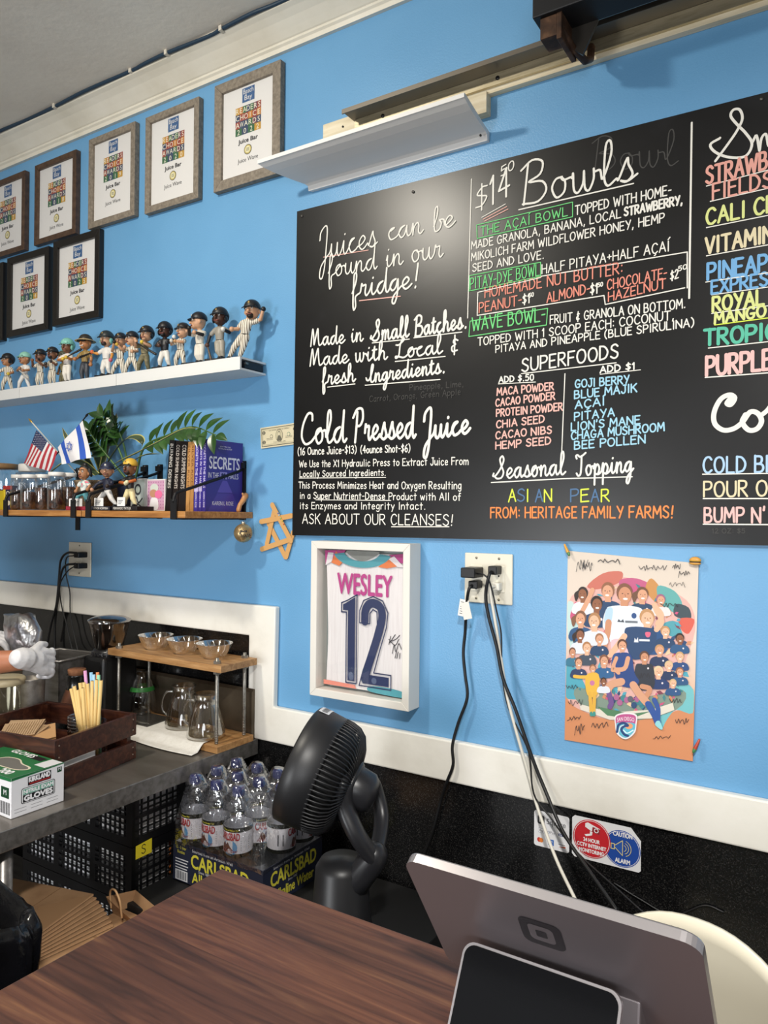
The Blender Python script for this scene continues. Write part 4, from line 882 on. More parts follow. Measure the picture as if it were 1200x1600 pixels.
# ---------------------------------------------------------------- flags
def flag(name, label, quad, pole, Y, colour, marks, tipm, ym=.0):
    """quad: hoist top, hoist end, fly end, fly top as read in the photo, hung in a plane at depth Y"""
    A, B, Cc, D = [W(x, y, Y) for x, y in quad]; p0, p1 = W(*pole[0], Y+.004), W(*pole[1], Y+.05)
    t = thing('flag', label, 'flag', p1)
    b = MB(); b.limb([p0, p1], .0022, C('#1b1a18' if tipm is None else '#d9d4c8', .4), 8); b.build('pole', t)
    b = MB(); d = (p0-p1).normalized(); b.limb([p0, p0+d*.010, p0+d*.022], [.003,.0042,.0012], C(tipm or '#17171a', .3, .6 if tipm else 0), 8); b.build('finial', t)
    def at(u, v, lift=0):                      # u along the hoist, v towards the fly
        p = A.lerp(B, u).lerp(D.lerp(Cc, u), v); w_ = .006*math.sin(u*7+v*2.2)*(.25+v)
        return p+Vector((0, w_-lift, 0))
    b = MB(); b.grid(lambda i, j: at(i, j), 39, 20, colour, True); cl = b.build('cloth', t, fix=False)
    b = MB(); marks(b, at)
    if b.v: b.build('emblem', cl, fix=False)
R_, Wt_, B_ = C('#b3303c', .7), C('#e6e3e4', .7), C('#2b3358', .7)
def us(u, v): return B_ if (u < .5385 and v < .42) else (R_ if int(u*13) % 2 == 0 else Wt_)
def stars(b, at):
    for i in range(9):
        for j in range(6 if i % 2 == 0 else 5):
            u = .5385*(i+1)/10; v = .42*((j+.5)/6 if i % 2 == 0 else (j+1)/6); pts = []
            for k in range(10):
                r_ = (.017 if k % 2 == 0 else .008); a = k*math.pi/5; pts.append(at(u+r_*math.cos(a), v+r_*.8*math.sin(a), .0008))
            b.add(pts, [tuple(range(10))], Wt_)
flag('flag', 'small red, white and blue striped flag with stars on a stick', [(56.8,672),(89,706),(76.5,737),(35,723.5)], [(50,660),(118,738)], -.16, us, stars, '#b99a4f')
BL = C('#2a55b5', .7)
def isr(u, v): return BL if (.12 < u < .27 or .73 < u < .88) else Wt_
def star6(b, at):
    o = at(.53,.45); du = (at(.8,.45)-at(.2,.45)); du.y = 0; du.normalize(); dv = Vector((du.z, 0, -du.x)); f_ = Vector((0,-.006,0))
    for s in (0, math.pi):
        P = [o+f_+(du*math.cos(a+s)+dv*math.sin(a+s))*.0175 for a in (0, 2*math.pi/3, 4*math.pi/3)]
        for k in range(3):
            q0, q1 = P[k], P[(k+1) % 3]; d = (q1-q0).normalized(); n_ = Vector((-d.z, 0, d.x))*.0013; f_ = f_+Vector((0,-.00005,0))
            b.add([q0+n_, q1+n_, q1-n_, q0-n_], [(0,1,2,3)], BL)
flag('flag', 'small white flag with two blue stripes and blue six-pointed star', [(129,657),(90,699),(95.5,725.5),(140.5,715)], [(134,651),(79,722)], -.17, isr, star6, None)

# ---------------------------------------------------------------- plants
M_LEAF = noisy('glossy_green_leaf', ['#20391a', '#2c4c21', '#3b612b'], nscale=16, rough=.28); M_LEAFD = noisy('dark_strap_leaf', ['#24301a', '#36462a', '#46583a'], scale=(1,1,1), nscale=14, rough=.4); M_EDGE = C('#b5ad62', .45)
def strap(root, pts, w0, wm, edge=True, up=(0,-.5,.8)):
    P = spline(pts, 6); n = len(P)-1; U0 = Vector(up)
    def fn(i, j):
        k = min(n, int(round(i*n))); p = P[k]; t = (P[min(n,k+1)]-P[max(0,k-1)]).normalized(); s_ = t.cross(U0).normalized()
        w = (w0+(wm-w0)*min(1, i*2.2)) if i < .5 else wm*max(.04, 1-((i-.5)/.5)**2.2)
        x = (j-.5)*2; return p+s_*(x*w)+U0.normalized()*(abs(x)*w*.28)
    b = MB(); b.grid(fn, n, 8, (lambda u, v: M_EDGE if (v < .14 or v > .86) else M_LEAFD) if edge else M_LEAF); return b.build('leaf', root, fix=False)
def oval_leaf(root, p, d, L_, w, nrm, mat=None):
    p = Vector(p); d = Vector(d).normalized(); n_ = Vector(nrm); s_ = d.cross(n_).normalized(); n_ = s_.cross(d).normalized()
    def fn(i, j):
        x = (j-.5)*2; ww = w*math.sin(math.pi*min(.999, max(.001, i))**.8); return p+d*(L_*i)+s_*(x*ww)+n_*(abs(x)*ww*.35-L_*.18*i*i)
    b = MB(); b.grid(fn, 9, 4, mat or M_LEAF); return b.build('leaf', root, fix=False)
bp = W(158, 775, -.12); t = thing('potted_plant', 'arching strap-leaved plant with yellow leaf edges in a woven basket', 'plant', (bp.x, -.12, WZ+.0004))
def weave():
    m, n, l, bs = new_mat('woven_basket'); tc = n.new('ShaderNodeTexCoord'); w = n.new('ShaderNodeTexBrick'); w.inputs['Scale'].default_value = 60; w.inputs['Mortar Size'].default_value = .03
    w.inputs['Color1'].default_value = lin('#9a866a'); w.inputs['Color2'].default_value = lin('#836f53'); w.inputs['Mortar'].default_value = lin('#2c2318'); mp = n.new('ShaderNodeMapping'); mp.inputs['Rotation'].default_value = (math.pi/2, .5, 0)
    l.new(tc.outputs['Object'], mp.inputs[0]); l.new(mp.outputs[0], w.inputs['Vector']); l.new(w.outputs['Color'], bs.inputs['Base Color']); bs.inputs['Roughness'].default_value = .7
    bp_ = n.new('ShaderNodeBump'); bp_.inputs['Strength'].default_value = .8; bp_.inputs['Distance'].default_value = .003; l.new(w.outputs['Fac'], bp_.inputs['Height']); bp_.invert = True; l.new(bp_.outputs[0], bs.inputs['Normal']); return m
b = MB(); b.lathe((0,0,0), [(.055,0),(.062,.004),(.088,.098),(.091,.104),(.085,.104),(.080,.095)], weave(), 28, capt=False); b.build('basket', t, world=False)
b = MB(); b.lathe((0,0,0), [(.079,.090),(.04,.094),(.0001,.095)], C('#1d150f', .9), 20, capb=False); b.build('soil', t, world=False)
for pts, w0, wm in (([(152,742,-.13),(130,725,-.13),(105,722,-.135),(84,735,-.15),(78,742,-.16)], .010, .017), ([(150,742,-.11),(125,700,-.10),(108,690,-.10),(97,668,-.10)], .008, .011),
                    ([(160,742,-.15),(176,712,-.17),(196,688,-.18),(213,684,-.19),(222,690,-.20),(222,700,-.20)], .009, .016), ([(165,742,-.16),(180,725,-.18),(215,708,-.19),(250,690,-.20),(285,672,-.20),(312,669,-.19)], .007, .012),
                    ([(168,744,-.15),(195,728,-.17),(225,712,-.17),(252,709,-.16)], .005, .008), ([(156,742,-.10),(168,700,-.06),(180,665,-.05),(182,645,-.05)], .010, .020), ([(160,742,-.09),(150,705,-.06),(146,690,-.06)], .009, .015),
                    ([(163,744,-.17),(178,735,-.19),(200,720,-.2),(208,728,-.2)], .007, .013)):
    strap(t, [W(*q) for q in pts], w0, wm)
zp = W(208, 775, -.07); t = thing('potted_plant', 'glossy many-leafleted green plant in dark blue pot by the books', 'plant', (zp.x, -.07, WZ+.0004))
b = MB(); b.lathe((0,0,0), [(.040,0),(.044,.004),(.055,.085),(.057,.09),(.050,.09),(.046,.08)], C('#172338', .3), 24, capt=False); b.build('pot', t, world=False)
b = MB(); b.lathe((0,0,0), [(.047,.078),(.0001,.082)], C('#1d150f', .9), 18, capb=False); b.build('soil', t, world=False)
rnd = random.Random(5)
for k, pts in enumerate(([(205,755,-.07),(185,700,-.06),(168,672,-.08),(160,650,-.09)], [(205,755,-.07),(192,690,-.07),(180,665,-.10),(172,652,-.14)], [(210,755,-.07),(225,700,-.08),(262,680,-.12),(300,667,-.14),(338,680,-.16)], [(203,755,-.07),(170,715,-.09),(150,690,-.11),(138,672,-.12)])):
    P = spline([W(*q) for q in pts], 7); b = MB(); b.limb(P, [.0045-.003*i/len(P) for i in range(len(P))], C('#4b6a35', .45), 7); b.build('stem', t)
    for i in range(9 if k == 2 else 8, len(P)-1, 2):
        d = (P[i+1]-P[i]).normalized()
        for s in (-1, 1):
            side = d.cross(Vector((0,-1,.3))).normalized()*s
            oval_leaf(t, P[i], d*.7+side*1.0+Vector((0,rnd.uniform(-.4,.1),rnd.uniform(-.1,.3))), rnd.uniform(.058,.075), rnd.uniform(.014,.019), Vector((0,-.8,.6)))
    oval_leaf(t, P[-1], P[-1]-P[-2], .05, .014, Vector((0,-.8,.6)))

# ---------------------------------------------------------------- large bobbleheads and cards on the wooden shelf
g3 = 'bobbleheads on the wooden shelf'
def on_plank(px, Y): return (W(px, 785, Y).x, Y, WZ+.0006)
def base_card(r, H, x, label, cardw=.2, text=None, tcol='#e5e3dd', cm='#e9e8e6', basew=.36, z=.006, x0=-.3):
    b = MB(); b.box((x*H, -.20*H, .085*H+.085*H), (cardw*H, .008*H, .17*H), C(cm, .5)); o = b.build('sponsor_card', r, world=False)
    s = Sheet((x*H-cardw*H/2, -.2045*H, .085*H), (1,0,0), (0,0,1))
    for k in range(3): s.rect(cardw*H*.15, H*(.04+.03*k), cardw*H*(.5+.12*k), H*(.052+.03*k), C('#4f5a68', .6), 1)
    s.mb.build('print', o, world=False, fix=False)
    if text:
        s = Sheet((x0*H, -.2605*H, 0), (1,0,0), (0,0,1)); s.text(text, .02*H, .020*H, .048*H, C(tcol, .5), 1, w=basew*H); s.mb.build('lettering', r, world=False, fix=False)
H = .150; r = bobble('bobblehead with black bun hair, white and teal kit and raised knee', on_plank(131,-.24), H, .2, 'm', None, hair='#17120f', jersey=M_HIPRINT, pants='#68b3ba', armR=((-.17,.0,.52),(-.18,-.05,.42)), armL=((.18,-.02,.54),(.17,-.08,.46)), legs=((-.08,-.06),(.09,.06)), knee=((-.08,-.12,.30),None), basebox=(-.30,.36,-.22,.2), base='#8c2033', group=g3)
base_card(r, H, -.04, '', .36)
H = .158; r = bobble('bobblehead in navy cap and dark jersey striding over a base card', on_plank(167,-.225), H, .15, '#c08f70', 'cap', '#20263f', '#2f3550', jersey='#1d2033', pants='#cfccc8', beard='#8d6a52', turn=.45, armR=((-.20,-.08,.54),(-.27,-.14,.43)), armL=((.20,-.06,.54),(.14,-.14,.50)), sleeve='#1d2033', glove=('#c08f70','#2a1a12'), legs=((-.20,-.04),(.24,.0)), knee=((-.14,-.06,.24),(.16,-.04,.24)), basebox=(-.34,.30,-.24,.2), base='#1b1d2b', group=g3, logo='#d8d4cc')
base_card(r, H, -.02, '', .24, 'TREVOR HOFFMAN', basew=.40, x0=-.14)
H = .168; r = bobble('bobblehead in yellow cap and cream trousers with orange sleeves', on_plank(203,-.205), H, .1, '#7d5334', 'cap', '#d9ae3d', '#1c1a17', jersey='#1a1817', pants='#d9cb9a', beard='#2a1a10', armR=((-.20,-.06,.54),(.04,-.15,.52)), armL=((.20,-.06,.58),(.08,-.16,.54)), glove=('#d6d0a8','#d6d0a8'), sleeve='#c0662f', legs=((-.11,-.02),(.16,-.02)), basebox=(-.22,.42,-.24,.2), base='#17161a', group=g3, hair='#1a120d')
base_card(r, H, -.02, '', .2, 'FERNANDO TATIS JR.', basew=.46, x0=-.18)
def art_card(px0, px1, ytop, Y, bgc, label, draw):
    x0, x1 = W(px0, 780, Y).x, W(px1, 780, Y).x; h = W(px0, ytop, Y).z-WZ-.001
    t = thing('art_card', label, 'art card', (x0, Y, WZ+.001)); b = MB(); b.bx(0, x1-x0, 0, .012, 0, h, C('#d9d6d4', .5)); b.build('card', t, world=False, bevel=.0008)
    s = Sheet((0,0,0),(1,0,0),(0,0,1), x1-x0, h); s.rect(.05,.03,.95,.96,C(bgc,.5),1); draw(s); s.mb.build('print', t, world=False, fix=False)
def d1(s): s.ell(.5,.66,.22,.18,C('#34363a',.5),2); s.ell(.5,.66,.14,.11,C('#aab3a8',.5),3); s.curve([(.2,.3),(.4,.42),(.55,.25),(.8,.38)], .06, C('#34363a',.5), 2); s.curve([(.2,.12),(.45,.22),(.8,.10)], .05, C('#34363a',.5), 2)
def d2(s):
    k = C('#a86d93', .5)
    for i in range(7):
        for j in range(9): s.ell(.12+.13*i, .10+.10*j, .03, .022, k, 2, 6)
    s.ell(.42,.72,.22,.14,C('#c9cfc4',.5),3); s.ell(.38,.55,.20,.13,C('#b9876a',.5),4); s.ell(.66,.52,.20,.13,C('#df6f9b',.4),5); s.blob([(.2,.05),(.25,.38),(.45,.42),(.62,.34),(.62,.05)],C('#e4dfe0',.5),3)
art_card(204, 227, 748, -.135, '#b9c2bb', 'pale grey-green art card with dark shapes behind the yellow-capped bobblehead', d1)
art_card(229, 258, 749, -.150, '#c79ab5', 'pink art card with a pink bubble beside the black book', d2)
# carved wooden toy and bauble at the shelf end
p = V(383, 790, -1.652); t = thing('wooden_toy', 'small bent wooden figure leaning at the end of the shelf', 'wooden toy', (p.x, p.y, WZ)); M_TOY = noisy('turned_wood', ['#a36b3a','#bd8350','#c9935f'], scale=(10,10,2), nscale=6, rough=.4)
b = MB(); b.limb([(-.002,-.028,.006),(.000,-.024,.022),(.0,-.010,.036),(.0,.002,.052)], [.008,.0075,.009,.010], M_TOY, 10); b.limb([(0,.0,.045),(0,-.012,.058)], [.0075,.004], M_TOY, 8); b.build('figure', t, world=False, remesh=.0018)
p = V(380, 833, -1.62); t = thing('bauble', 'gold bauble with handwritten words hanging under the wooden shelf end', 'ornament', p); M_GOLD = C('#b79d72', .32, .75)
b = MB(); b.ball(p, .0295, M_GOLD, 28); b.build('ball', t)
b = MB(); b.cyl(p+Vector((0,0,.028)), p+Vector((0,0,.036)), .006, C('#c9c2b2', .3, .9), 12); b.build('cap', t)
b = MB(); b.limb(spline([p+Vector((0,0,.036)), p+Vector((.002,.004,.046)), Vector((-1.648,p.y+.01,WZ-.022)), Vector((-1.646,p.y+.012,WZ+.001))], 4), .0006, C('#3a332a', .6), 5); b.build('hanging_thread', t)
b = MB(); dv = (CAM-p).normalized(); rt = Vector((0,0,1)).cross(dv).normalized(); upv = dv.cross(rt)
for s_, x0, y0, kx in (('Juice', -.40, .12, .20), ('Wave', -.18, -.42, .20)):
    st, tw = script(s_) if s_[0] in 'J' else printed('Wave'.upper())
    for sm, q in st:
        k = kx*.78 if s_ == 'Juice' else .30
        pts = spline([((x0+a*k), (y0+c*k*1.1), 0) for a, c in q], 3) if sm and len(q) > 2 else [Vector((x0+a*k, y0+c*k*1.1, 0)) for a, c in q]
        pp = []
        for v in pts:
            rr = v.x**2+v.y**2
            if rr < .9: pp.append(p+(rt*v.x+upv*v.y+dv*math.sqrt(1-rr))*.0297)
        if len(pp) > 1: b.limb(pp, .0011, M_INK, 5)
b.build('lettering', t)
# craft-stick star
cx, cz = W(433, 830).x, W(433, 830).z
t = thing('craft_star', 'six-pointed star of wooden craft sticks beside the chalkboard', 'star ornament', (cx, 0, cz))
ST = [((429,789),(458,845),3),((430,800),(419,850),1),((411,815),(458,806),2),((421,818),(447,870),0),((412,858),(458,842),2),((449,870),(460,832),1)]
for k, (a, c, ly) in enumerate(ST):
    A, B = W(*a), W(*c); y = -.003-.0026*ly-(k % 2)*.0003
    d = (B-A).normalized(); n_ = Vector((-d.z, 0, d.x)); hw = .0080; L_ = (B-A).length; pts = []
    for cc, sgn in ((B, 1), (A, -1)):
        for i in range(7): a_ = -math.pi/2+math.pi*i/6; q = cc+d*(sgn*hw*math.cos(a_))+n_*(sgn*hw*math.sin(a_)); pts.append((q.x, q.z))
    b = MB(); b.prism(pts, 1, y-.001, y+.001, M_STICK); b.build('craft_stick', t)
for (x, y, c_) in ((434.5,802,'#3d6fb0'),(436,805,'#9fc0d8'),(438.5,810,'#7fb05a'),(441,814,'#c9b23c'),(443.5,819,'#b04a3a')):
    q = W(x, y, -.0125); b = MB(); b.ball(q, .0028, C(c_, .25), 8, (1,.6,1)); b.build('bead', t)
# banknote tucked behind the board
def note():
    A, B, Cc, D = W(408,669), W(409,703), W(461,661), W(462,695)
    t = thing('banknote', 'two-dollar banknote tucked behind the left edge of the chalkboard', 'banknote', (A.x, 0, A.z))
    u = (Cc-A); u.y = 0; L_ = .156; u.normalize(); v = Vector((-u.z, 0, u.x)); O = Vector((A.x, -.004, A.z))-v*.066
    b = MB(); P_ = C('#cdc3a4', .7); b.add([O, O+u*L_, O+u*L_+v*.066, O+v*.066]+[q+Vector((0,.002,0)) for q in (O, O+u*L_, O+u*L_+v*.066, O+v*.066)], [(0,1,2,3),(7,6,5,4),(0,4,5,1),(1,5,6,2),(2,6,7,3),(3,7,4,0)], P_); n_ = b.build('paper', t)
    s = Sheet(O, u, v); K = C('#5d5a4c', .7); Lt = C('#b7ae90', .7)
    s.rect(.004,.004,.152,.062,K,1); s.rect(.0065,.0065,.1495,.0595,P_,2); s.rect(.008,.008,.148,.058,Lt,3); s.rect(.012,.011,.144,.055,P_,4)
    for x, y in ((.012,.048),(.144,.048),(.012,.018),(.144,.018)): s.ell(x+(.003 if x < .1 else -.003), y, .007, .006, K, 5); s.text('2', x+(.003 if x < .1 else -.003), y-.0035, .007, P_, 6, align='c')
    s.ell(.078,.034,.015,.020,K,5); s.ell(.078,.034,.0135,.0185,Lt,6); s.blob([(.070,.018),(.071,.028),(.074,.034),(.073,.042),(.078,.048),(.083,.042),(.082,.034),(.086,.027),(.087,.018)], K, 7); s.ell(.078,.039,.004,.0055,P_,8)
    s.ell(.046,.034,.006,.006,K,5); s.ell(.046,.034,.0045,.0045,P_,6); s.ell(.116,.034,.0065,.0065,C('#4c7a63',.7),5); s.ell(.116,.034,.005,.005,P_,6)
    s.text('THE UNITED STATES OF AMERICA', .078, .0555-.0045, .0035, K, 6, w=.085, align='c'); s.text('TWO DOLLARS', .078, .0125, .0035, K, 6, w=.05, align='c')
    for y in (.024,.028): s.rect(.026,y,.052,y+.001,K,6); s.rect(.102,y,.13,y+.001,K,6)
    s.mb.build('print', n_, fix=False)
note()

# ================================================================ outlets, plugs and cords
M_PLATE = C('#d9d3c2', .4); M_RUB = C('#0f0f11', .45)
def plate(x0, x1, z0, z1, gangs, label):
    t = thing('outlet', label, 'outlet', ((x0+x1)/2, 0, (z0+z1)/2))
    b = MB(); b.bx(x0, x1, -.0065, -.0006, z0, z1, M_PLATE); b.build('cover_plate', t, bevel=.003, seg=3)
    for g in gangs:
        b = MB(); zc = (z0+z1)/2; b.bx(g-.0165, g+.0165, -.0085, -.0066, zc-.034, zc+.034, C('#e0dbca', .35))
        b.build('receptacle', t, bevel=.001)
        b = MB()
        for dz in (-.018, .018):
            for dx in (-.006, .006): b.bx(g+dx-.001, g+dx+.001, -.0089, -.0086, zc+dz-.004, zc+dz+.004, M_DARK)
            b.cyl((g,-.0086,zc+dz-.010),(g,-.0089,zc+dz-.010),.0022,M_DARK,8)
        b.build('slots', t)
        for dz in (-.053, .053): b = MB(); b.cyl((g,-.0066,zc+dz),(g,-.0078,zc+dz),.0032,C('#8d8878',.4,.6),8); b.build('screw', t)
    return t
plate(-.883, -.747, 1.322, 1.453, (-.848, -.784), 'cream double outlet right of the framed jersey with several plugs')
plate(-2.585, -2.450, 1.304, 1.435, (-2.517,), 'cream outlet above the coffee grinder with two black plugs')
def cord(label, pts, rad, m, plug=None, plugm=None, group='cords from the wall outlets', sub=6):
    t = thing('power_cord', label, 'cord', pts[0], 0, group)
    b = MB(); b.limb(spline(pts, sub), rad, m, 8); b.build('cord', t)
    if plug: b = MB(); c, d = plug; b.box(c, d, plugm or M_RUB); b.build('plug', t, bevel=.003, seg=3)
    return t
Wp = lambda L_: [W(*q) for q in L_]
cord('black cord with white warning tag hanging from the lower left socket', [Vector((-.842,-.036,1.372))]+Wp([(733,920,-.05),(729,945,-.04),(727,985,-.022),(724,1020,-.02),(727,1055,-.02),(730,1090,-.021),(716,1130,-.023),(707,1165,-.032),(708,1195,-.034),(697,1225,-.034),(688,1255,-.024),(676,1300,-.022),(660,1345,-.03),(655,1400,-.05)]), .0042, M_RUB, ((-.842,-.025,1.372),(.026,.034,.020)))
t = COL.objects[-1] if False else None
o = [q for q in COL.objects if q.name.startswith('power_cord')][-1]
b = MB(); c = W(724, 950, -.045); d = Matrix.Rotation(.15, 3, 'Y'); b.box(c, (.026,.0006,.044), C('#e4e1dc', .6), d); b.box(c+Vector((.010,-.003,-.006)), (.024,.0006,.044), C('#dcd9d2', .6), Matrix.Rotation(-.25, 3, 'Y')); tg = b.build('warning_tag', o)
s = Sheet(c+d @ Vector((-.013,-.0006,-.022)), d @ Vector((1,0,0)), d @ Vector((0,0,1)))
for k in range(6): s.rect(.004, .006+.006*k, .012+.002*(k % 3), .0075+.006*k, C('#55534f', .6), 1)
s.mb.build('print', tg, fix=False)
cord('thick black cord from the upper right socket down behind the register', [Vector((-.790,-.040,1.409))]+Wp([(764,900,-.06),(759,930,-.055),(764,965,-.05),(776,1010,-.045),(786,1060,-.045),(806,1110,-.045),(832,1185,-.045),(852,1235,-.05),(880,1300,-.08),(920,1360,-.14),(962,1420,-.22)]), .0044, M_RUB, ((-.787,-.026,1.412),(.024,.036,.022)))
cord('white twin cord from the lower right socket running to the register', [Vector((-.784,-.030,1.372))]+Wp([(766,922,-.045),(772,960,-.04),(780,1010,-.035),(792,1085,-.035),(806,1140,-.035),(826,1210,-.035),(840,1262,-.04),(868,1340,-.10),(902,1412,-.2)]), .0040, C('#d9d5ca', .5), ((-.783,-.020,1.370),(.022,.024,.020)), C('#dcd8cd', .4))
cord('thin black charger cord looping down from the bulky adapter', [Vector((-.835,-.045,1.402))]+Wp([(756,898,-.055),(766,912,-.05),(776,955,-.04),(783,990,-.035),(784,1040,-.035),(789,1085,-.035),(800,1120,-.035),(826,1175,-.034),(834,1240,-.04),(862,1280,-.045),(900,1330,-.08),(965,1390,-.16),(1010,1430,-.25),(1040,1452,-.33)]), .0022, M_RUB, ((-.846,-.037,1.404),(.040,.056,.026)))
cord('thin black wire lying against the granite behind the register', Wp([(960,1380,-.014),(1000,1405,-.014),(1050,1430,-.014),(1100,1415,-.014),(1130,1425,-.014)]), .0022, M_RUB)
for k, (lb, a) in enumerate((('black cord from the upper left plug bending down to the grinder', [(120,864,-.05),(105,864,-.05),(95,876,-.045),(92,905,-.04),(88,945,-.04),(80,975,-.04),(74,1005,-.04)]),
    ('black cord from the lower left plug running straight down behind the counter', [(118,881,-.05),(102,884,-.05),(95,900,-.045),(91,935,-.035),(86,975,-.03),(86,1030,-.03)]),
    ('thin black cord curling right behind the coffee grinder', [(116,868,-.055),(104,872,-.05),(103,896,-.04),(109,925,-.035),(110,960,-.035),(118,1000,-.035),(126,1035,-.05)]),
    ('thin black cord crossing between the two left plugs', [(116,885,-.055),(106,892,-.055),(97,905,-.05),(93,920,-.05),(97,950,-.035),(104,975,-.035),(112,1010,-.035),(119,1030,-.05)]))):
    cord(lb, Wp(a), .0042 if k < 2 else .0024, M_RUB, ((W(126,867 if k == 0 else 884,-.026)), (.030,.040,.020)) if k < 2 else None)

# ================================================================ framed jersey
def jersey():
    x0, x1, z0, z1, D = -1.357, -1.020, 1.021, 1.473, -.060
    t = thing('framed_jersey', 'white shadow box holding a white number 12 football jersey', 'framed jersey', ((x0+x1)/2, 0, z0))
    fw = .022; M = C('#dedad2', .4)
    b = MB(); o = [(x0,z0),(x1,z0),(x1,z1),(x0,z1)]; i = [(x0+fw,z0+fw),(x1-fw,z0+fw),(x1-fw,z1-fw),(x0+fw,z1-fw)]
    for k in range(4):
        k2 = (k+1) % 4; vs = [(p[0], y, p[1]) for y in (D, -.001) for p in (o[k], o[k2], i[k2], i[k])]
        b.add(vs, [(0,1,2,3),(7,6,5,4),(0,4,5,1),(1,5,6,2),(2,6,7,3),(3,7,4,0)], M)
    b.build('frame', t, bevel=.0015)
    b = MB(); b.bx(x0+fw, x1-fw, -.008, -.001, z0+fw, z1-fw, C('#9aa3a0', .7)); b.build('backing', t)
    w, h = x1-x0-2*fw, z1-z0-2*fw; X, Z = x0+fw, z0+fw
    cloth = noisy('ribbed_white_jersey', ['#dcd6d6', '#e4dfdf', '#e9e5e5'], scale=(60,60,2), nscale=4, rough=.75, bump=.2)
    def yy(u, v): return -.026-.0012*math.sin(u*9+v*3)-.0008*math.sin(v*13)
    def fn(u, v): return Vector((X+w*(.035+.955*u+.03*math.sin(v*3+.4)*(1-u)), yy(u, v), Z+h*(.02+.955*v)))
    b = MB(); b.grid(fn, 18, 24, cloth); j = b.build('jersey', t, fix=False)
    s = Sheet((X, -.0285, Z), (1,0,0), (0,0,1), w, w, step=.0004); hh = h/w
    P_, T_, O_, N_ = C('#b83f86', .6), C('#4e9aa6', .6), C('#dd7a44', .6), C('#1f2c56', .55)
    s.poly([(.02,hh-.02),(.28,hh-.01),(.20,hh-.10),(.03,hh-.16)], P_, 1); s.poly([(.10,hh-.14),(.16,hh-.02),(.24,hh-.13),(.20,hh-.17)], O_, 2); s.poly([(.06,hh-.04),(.13,hh-.04),(.11,hh-.13),(.03,hh-.17)], C('#ded8da', .7), 2)
    s.poly([(.78,hh-.04),(1.0,hh-.02),(1.0,hh-.13),(.86,hh-.10)], P_, 1); s.poly([(.66,hh-.16),(.80,hh-.06),(.90,hh-.14),(.76,hh-.17)], O_, 2); s.poly([(.78,hh-.08),(.84,hh-.05),(.95,hh-.15),(.88,hh-.15)], C('#ded8da', .7), 3)
    # collar band
    def arc(r0_, r1_, m, L):
        vs = []; fs = []
        for k in range(25):
            a = math.pi*1.08+math.pi*.84*k/24; c_, n_ = math.cos(a), math.sin(a)
            vs += [s.P(.47+.27*c_*r0_, hh-.01+.13*n_*r0_, L), s.P(.47+.27*c_*r1_, hh-.01+.13*n_*r1_, L)]
            if k: fs.append((2*k-2,2*k-1,2*k+1,2*k))
        s.mb.add(vs, fs, m)
    arc(.80, 1.28, T_, 3); s.blob([(.28,hh-.02),(.47,hh-.115),(.68,hh-.02),(.47,hh-.015)], C('#8f918c', .7), 2)
    s.text('WESLEY', .50, hh-.44, .20, P_, 2, w=.64, align='c', bold=.006)
    def num(poly, m, L, e=0): s.poly(poly, m, L)
    one = [(.22,.77),(.23,.845),(.345,.895),(.375,.895),(.375,.10),(.305,.10),(.305,.80)]
    def outline(pts, wd): s.line(pts+[pts[0]], wd, C('#e8e6e6', .6), 3); s.line(pts+[pts[0]], wd*.4, N_, 4)
    K = 1.0
    s.poly([(.285,.86),(.40,.925),(.40,.10),(.315,.10),(.315,.79),(.255,.79),(.255,.845)], N_, 5); s.line([(.30,.885),(.42,.95),(.42,.08),(.295,.08),(.295,.77),(.235,.77),(.235,.86),(.30,.885)], .012, N_, 4)
    two = [(.48,.66),(.48,.79),(.52,.88),(.60,.915),(.69,.89),(.735,.80),(.72,.67),(.66,.50)]
    s.curve([(.515,.70),(.52,.80),(.56,.865),(.62,.88),(.69,.85),(.715,.77),(.695,.66),(.65,.52),(.565,.28),(.52,.14)], .085, N_, 5, 5); s.rect(.495,.095,.795,.185, N_, 5)
    s.line([(.455,.68),(.455,.80),(.50,.90),(.61,.945),(.72,.91),(.78,.80),(.765,.66),(.70,.46),(.625,.21),(.82,.21),(.82,.07),(.455,.07),(.50,.22),(.60,.48),(.66,.68),(.655,.80),(.61,.82),(.575,.78),(.575,.68),(.455,.68)], .011, N_, 6)
    s.ell(.36,.15,.03,.04,C('#55617f',.6),7); s.ell(.63,.135,.03,.03,C('#55617f',.6),7)
    I = C('#33323a', .6)
    for q in ([(.86,.50),(.88,.58),(.87,.52),(.93,.60),(.89,.54),(.94,.56),(.98,.60)], [(.86,.55),(.93,.50),(.97,.56)], [(.90,.42),(.92,.50),(.94,.44),(.97,.52),(1.0,.47)], [(.93,.38),(.945,.44)], [(.95,.38),(.965,.44)], [(.98,.38),(.985,.43)]): s.curve([(a-.07, c_) for a, c_ in q], .008, I, 2)
    s.poly([(.02,.03),(.02,.075),(.40,.065),(.42,.03)], C('#e08a78', .6), 2); s.blob([(.56,.03),(.58,.075),(.80,.085),(.99,.06),(.99,.015),(.75,.015)], T_, 2)
    s.mb.build('printing', j, fix=False)
    b = MB(); b.add([(X, D+.006, Z),(X+w, D+.006, Z),(X+w, D+.006, Z+h),(X, D+.006, Z+h)], [(0,1,2,3)], M_PANE); b.build('glazing', t, fix=False)
jersey()

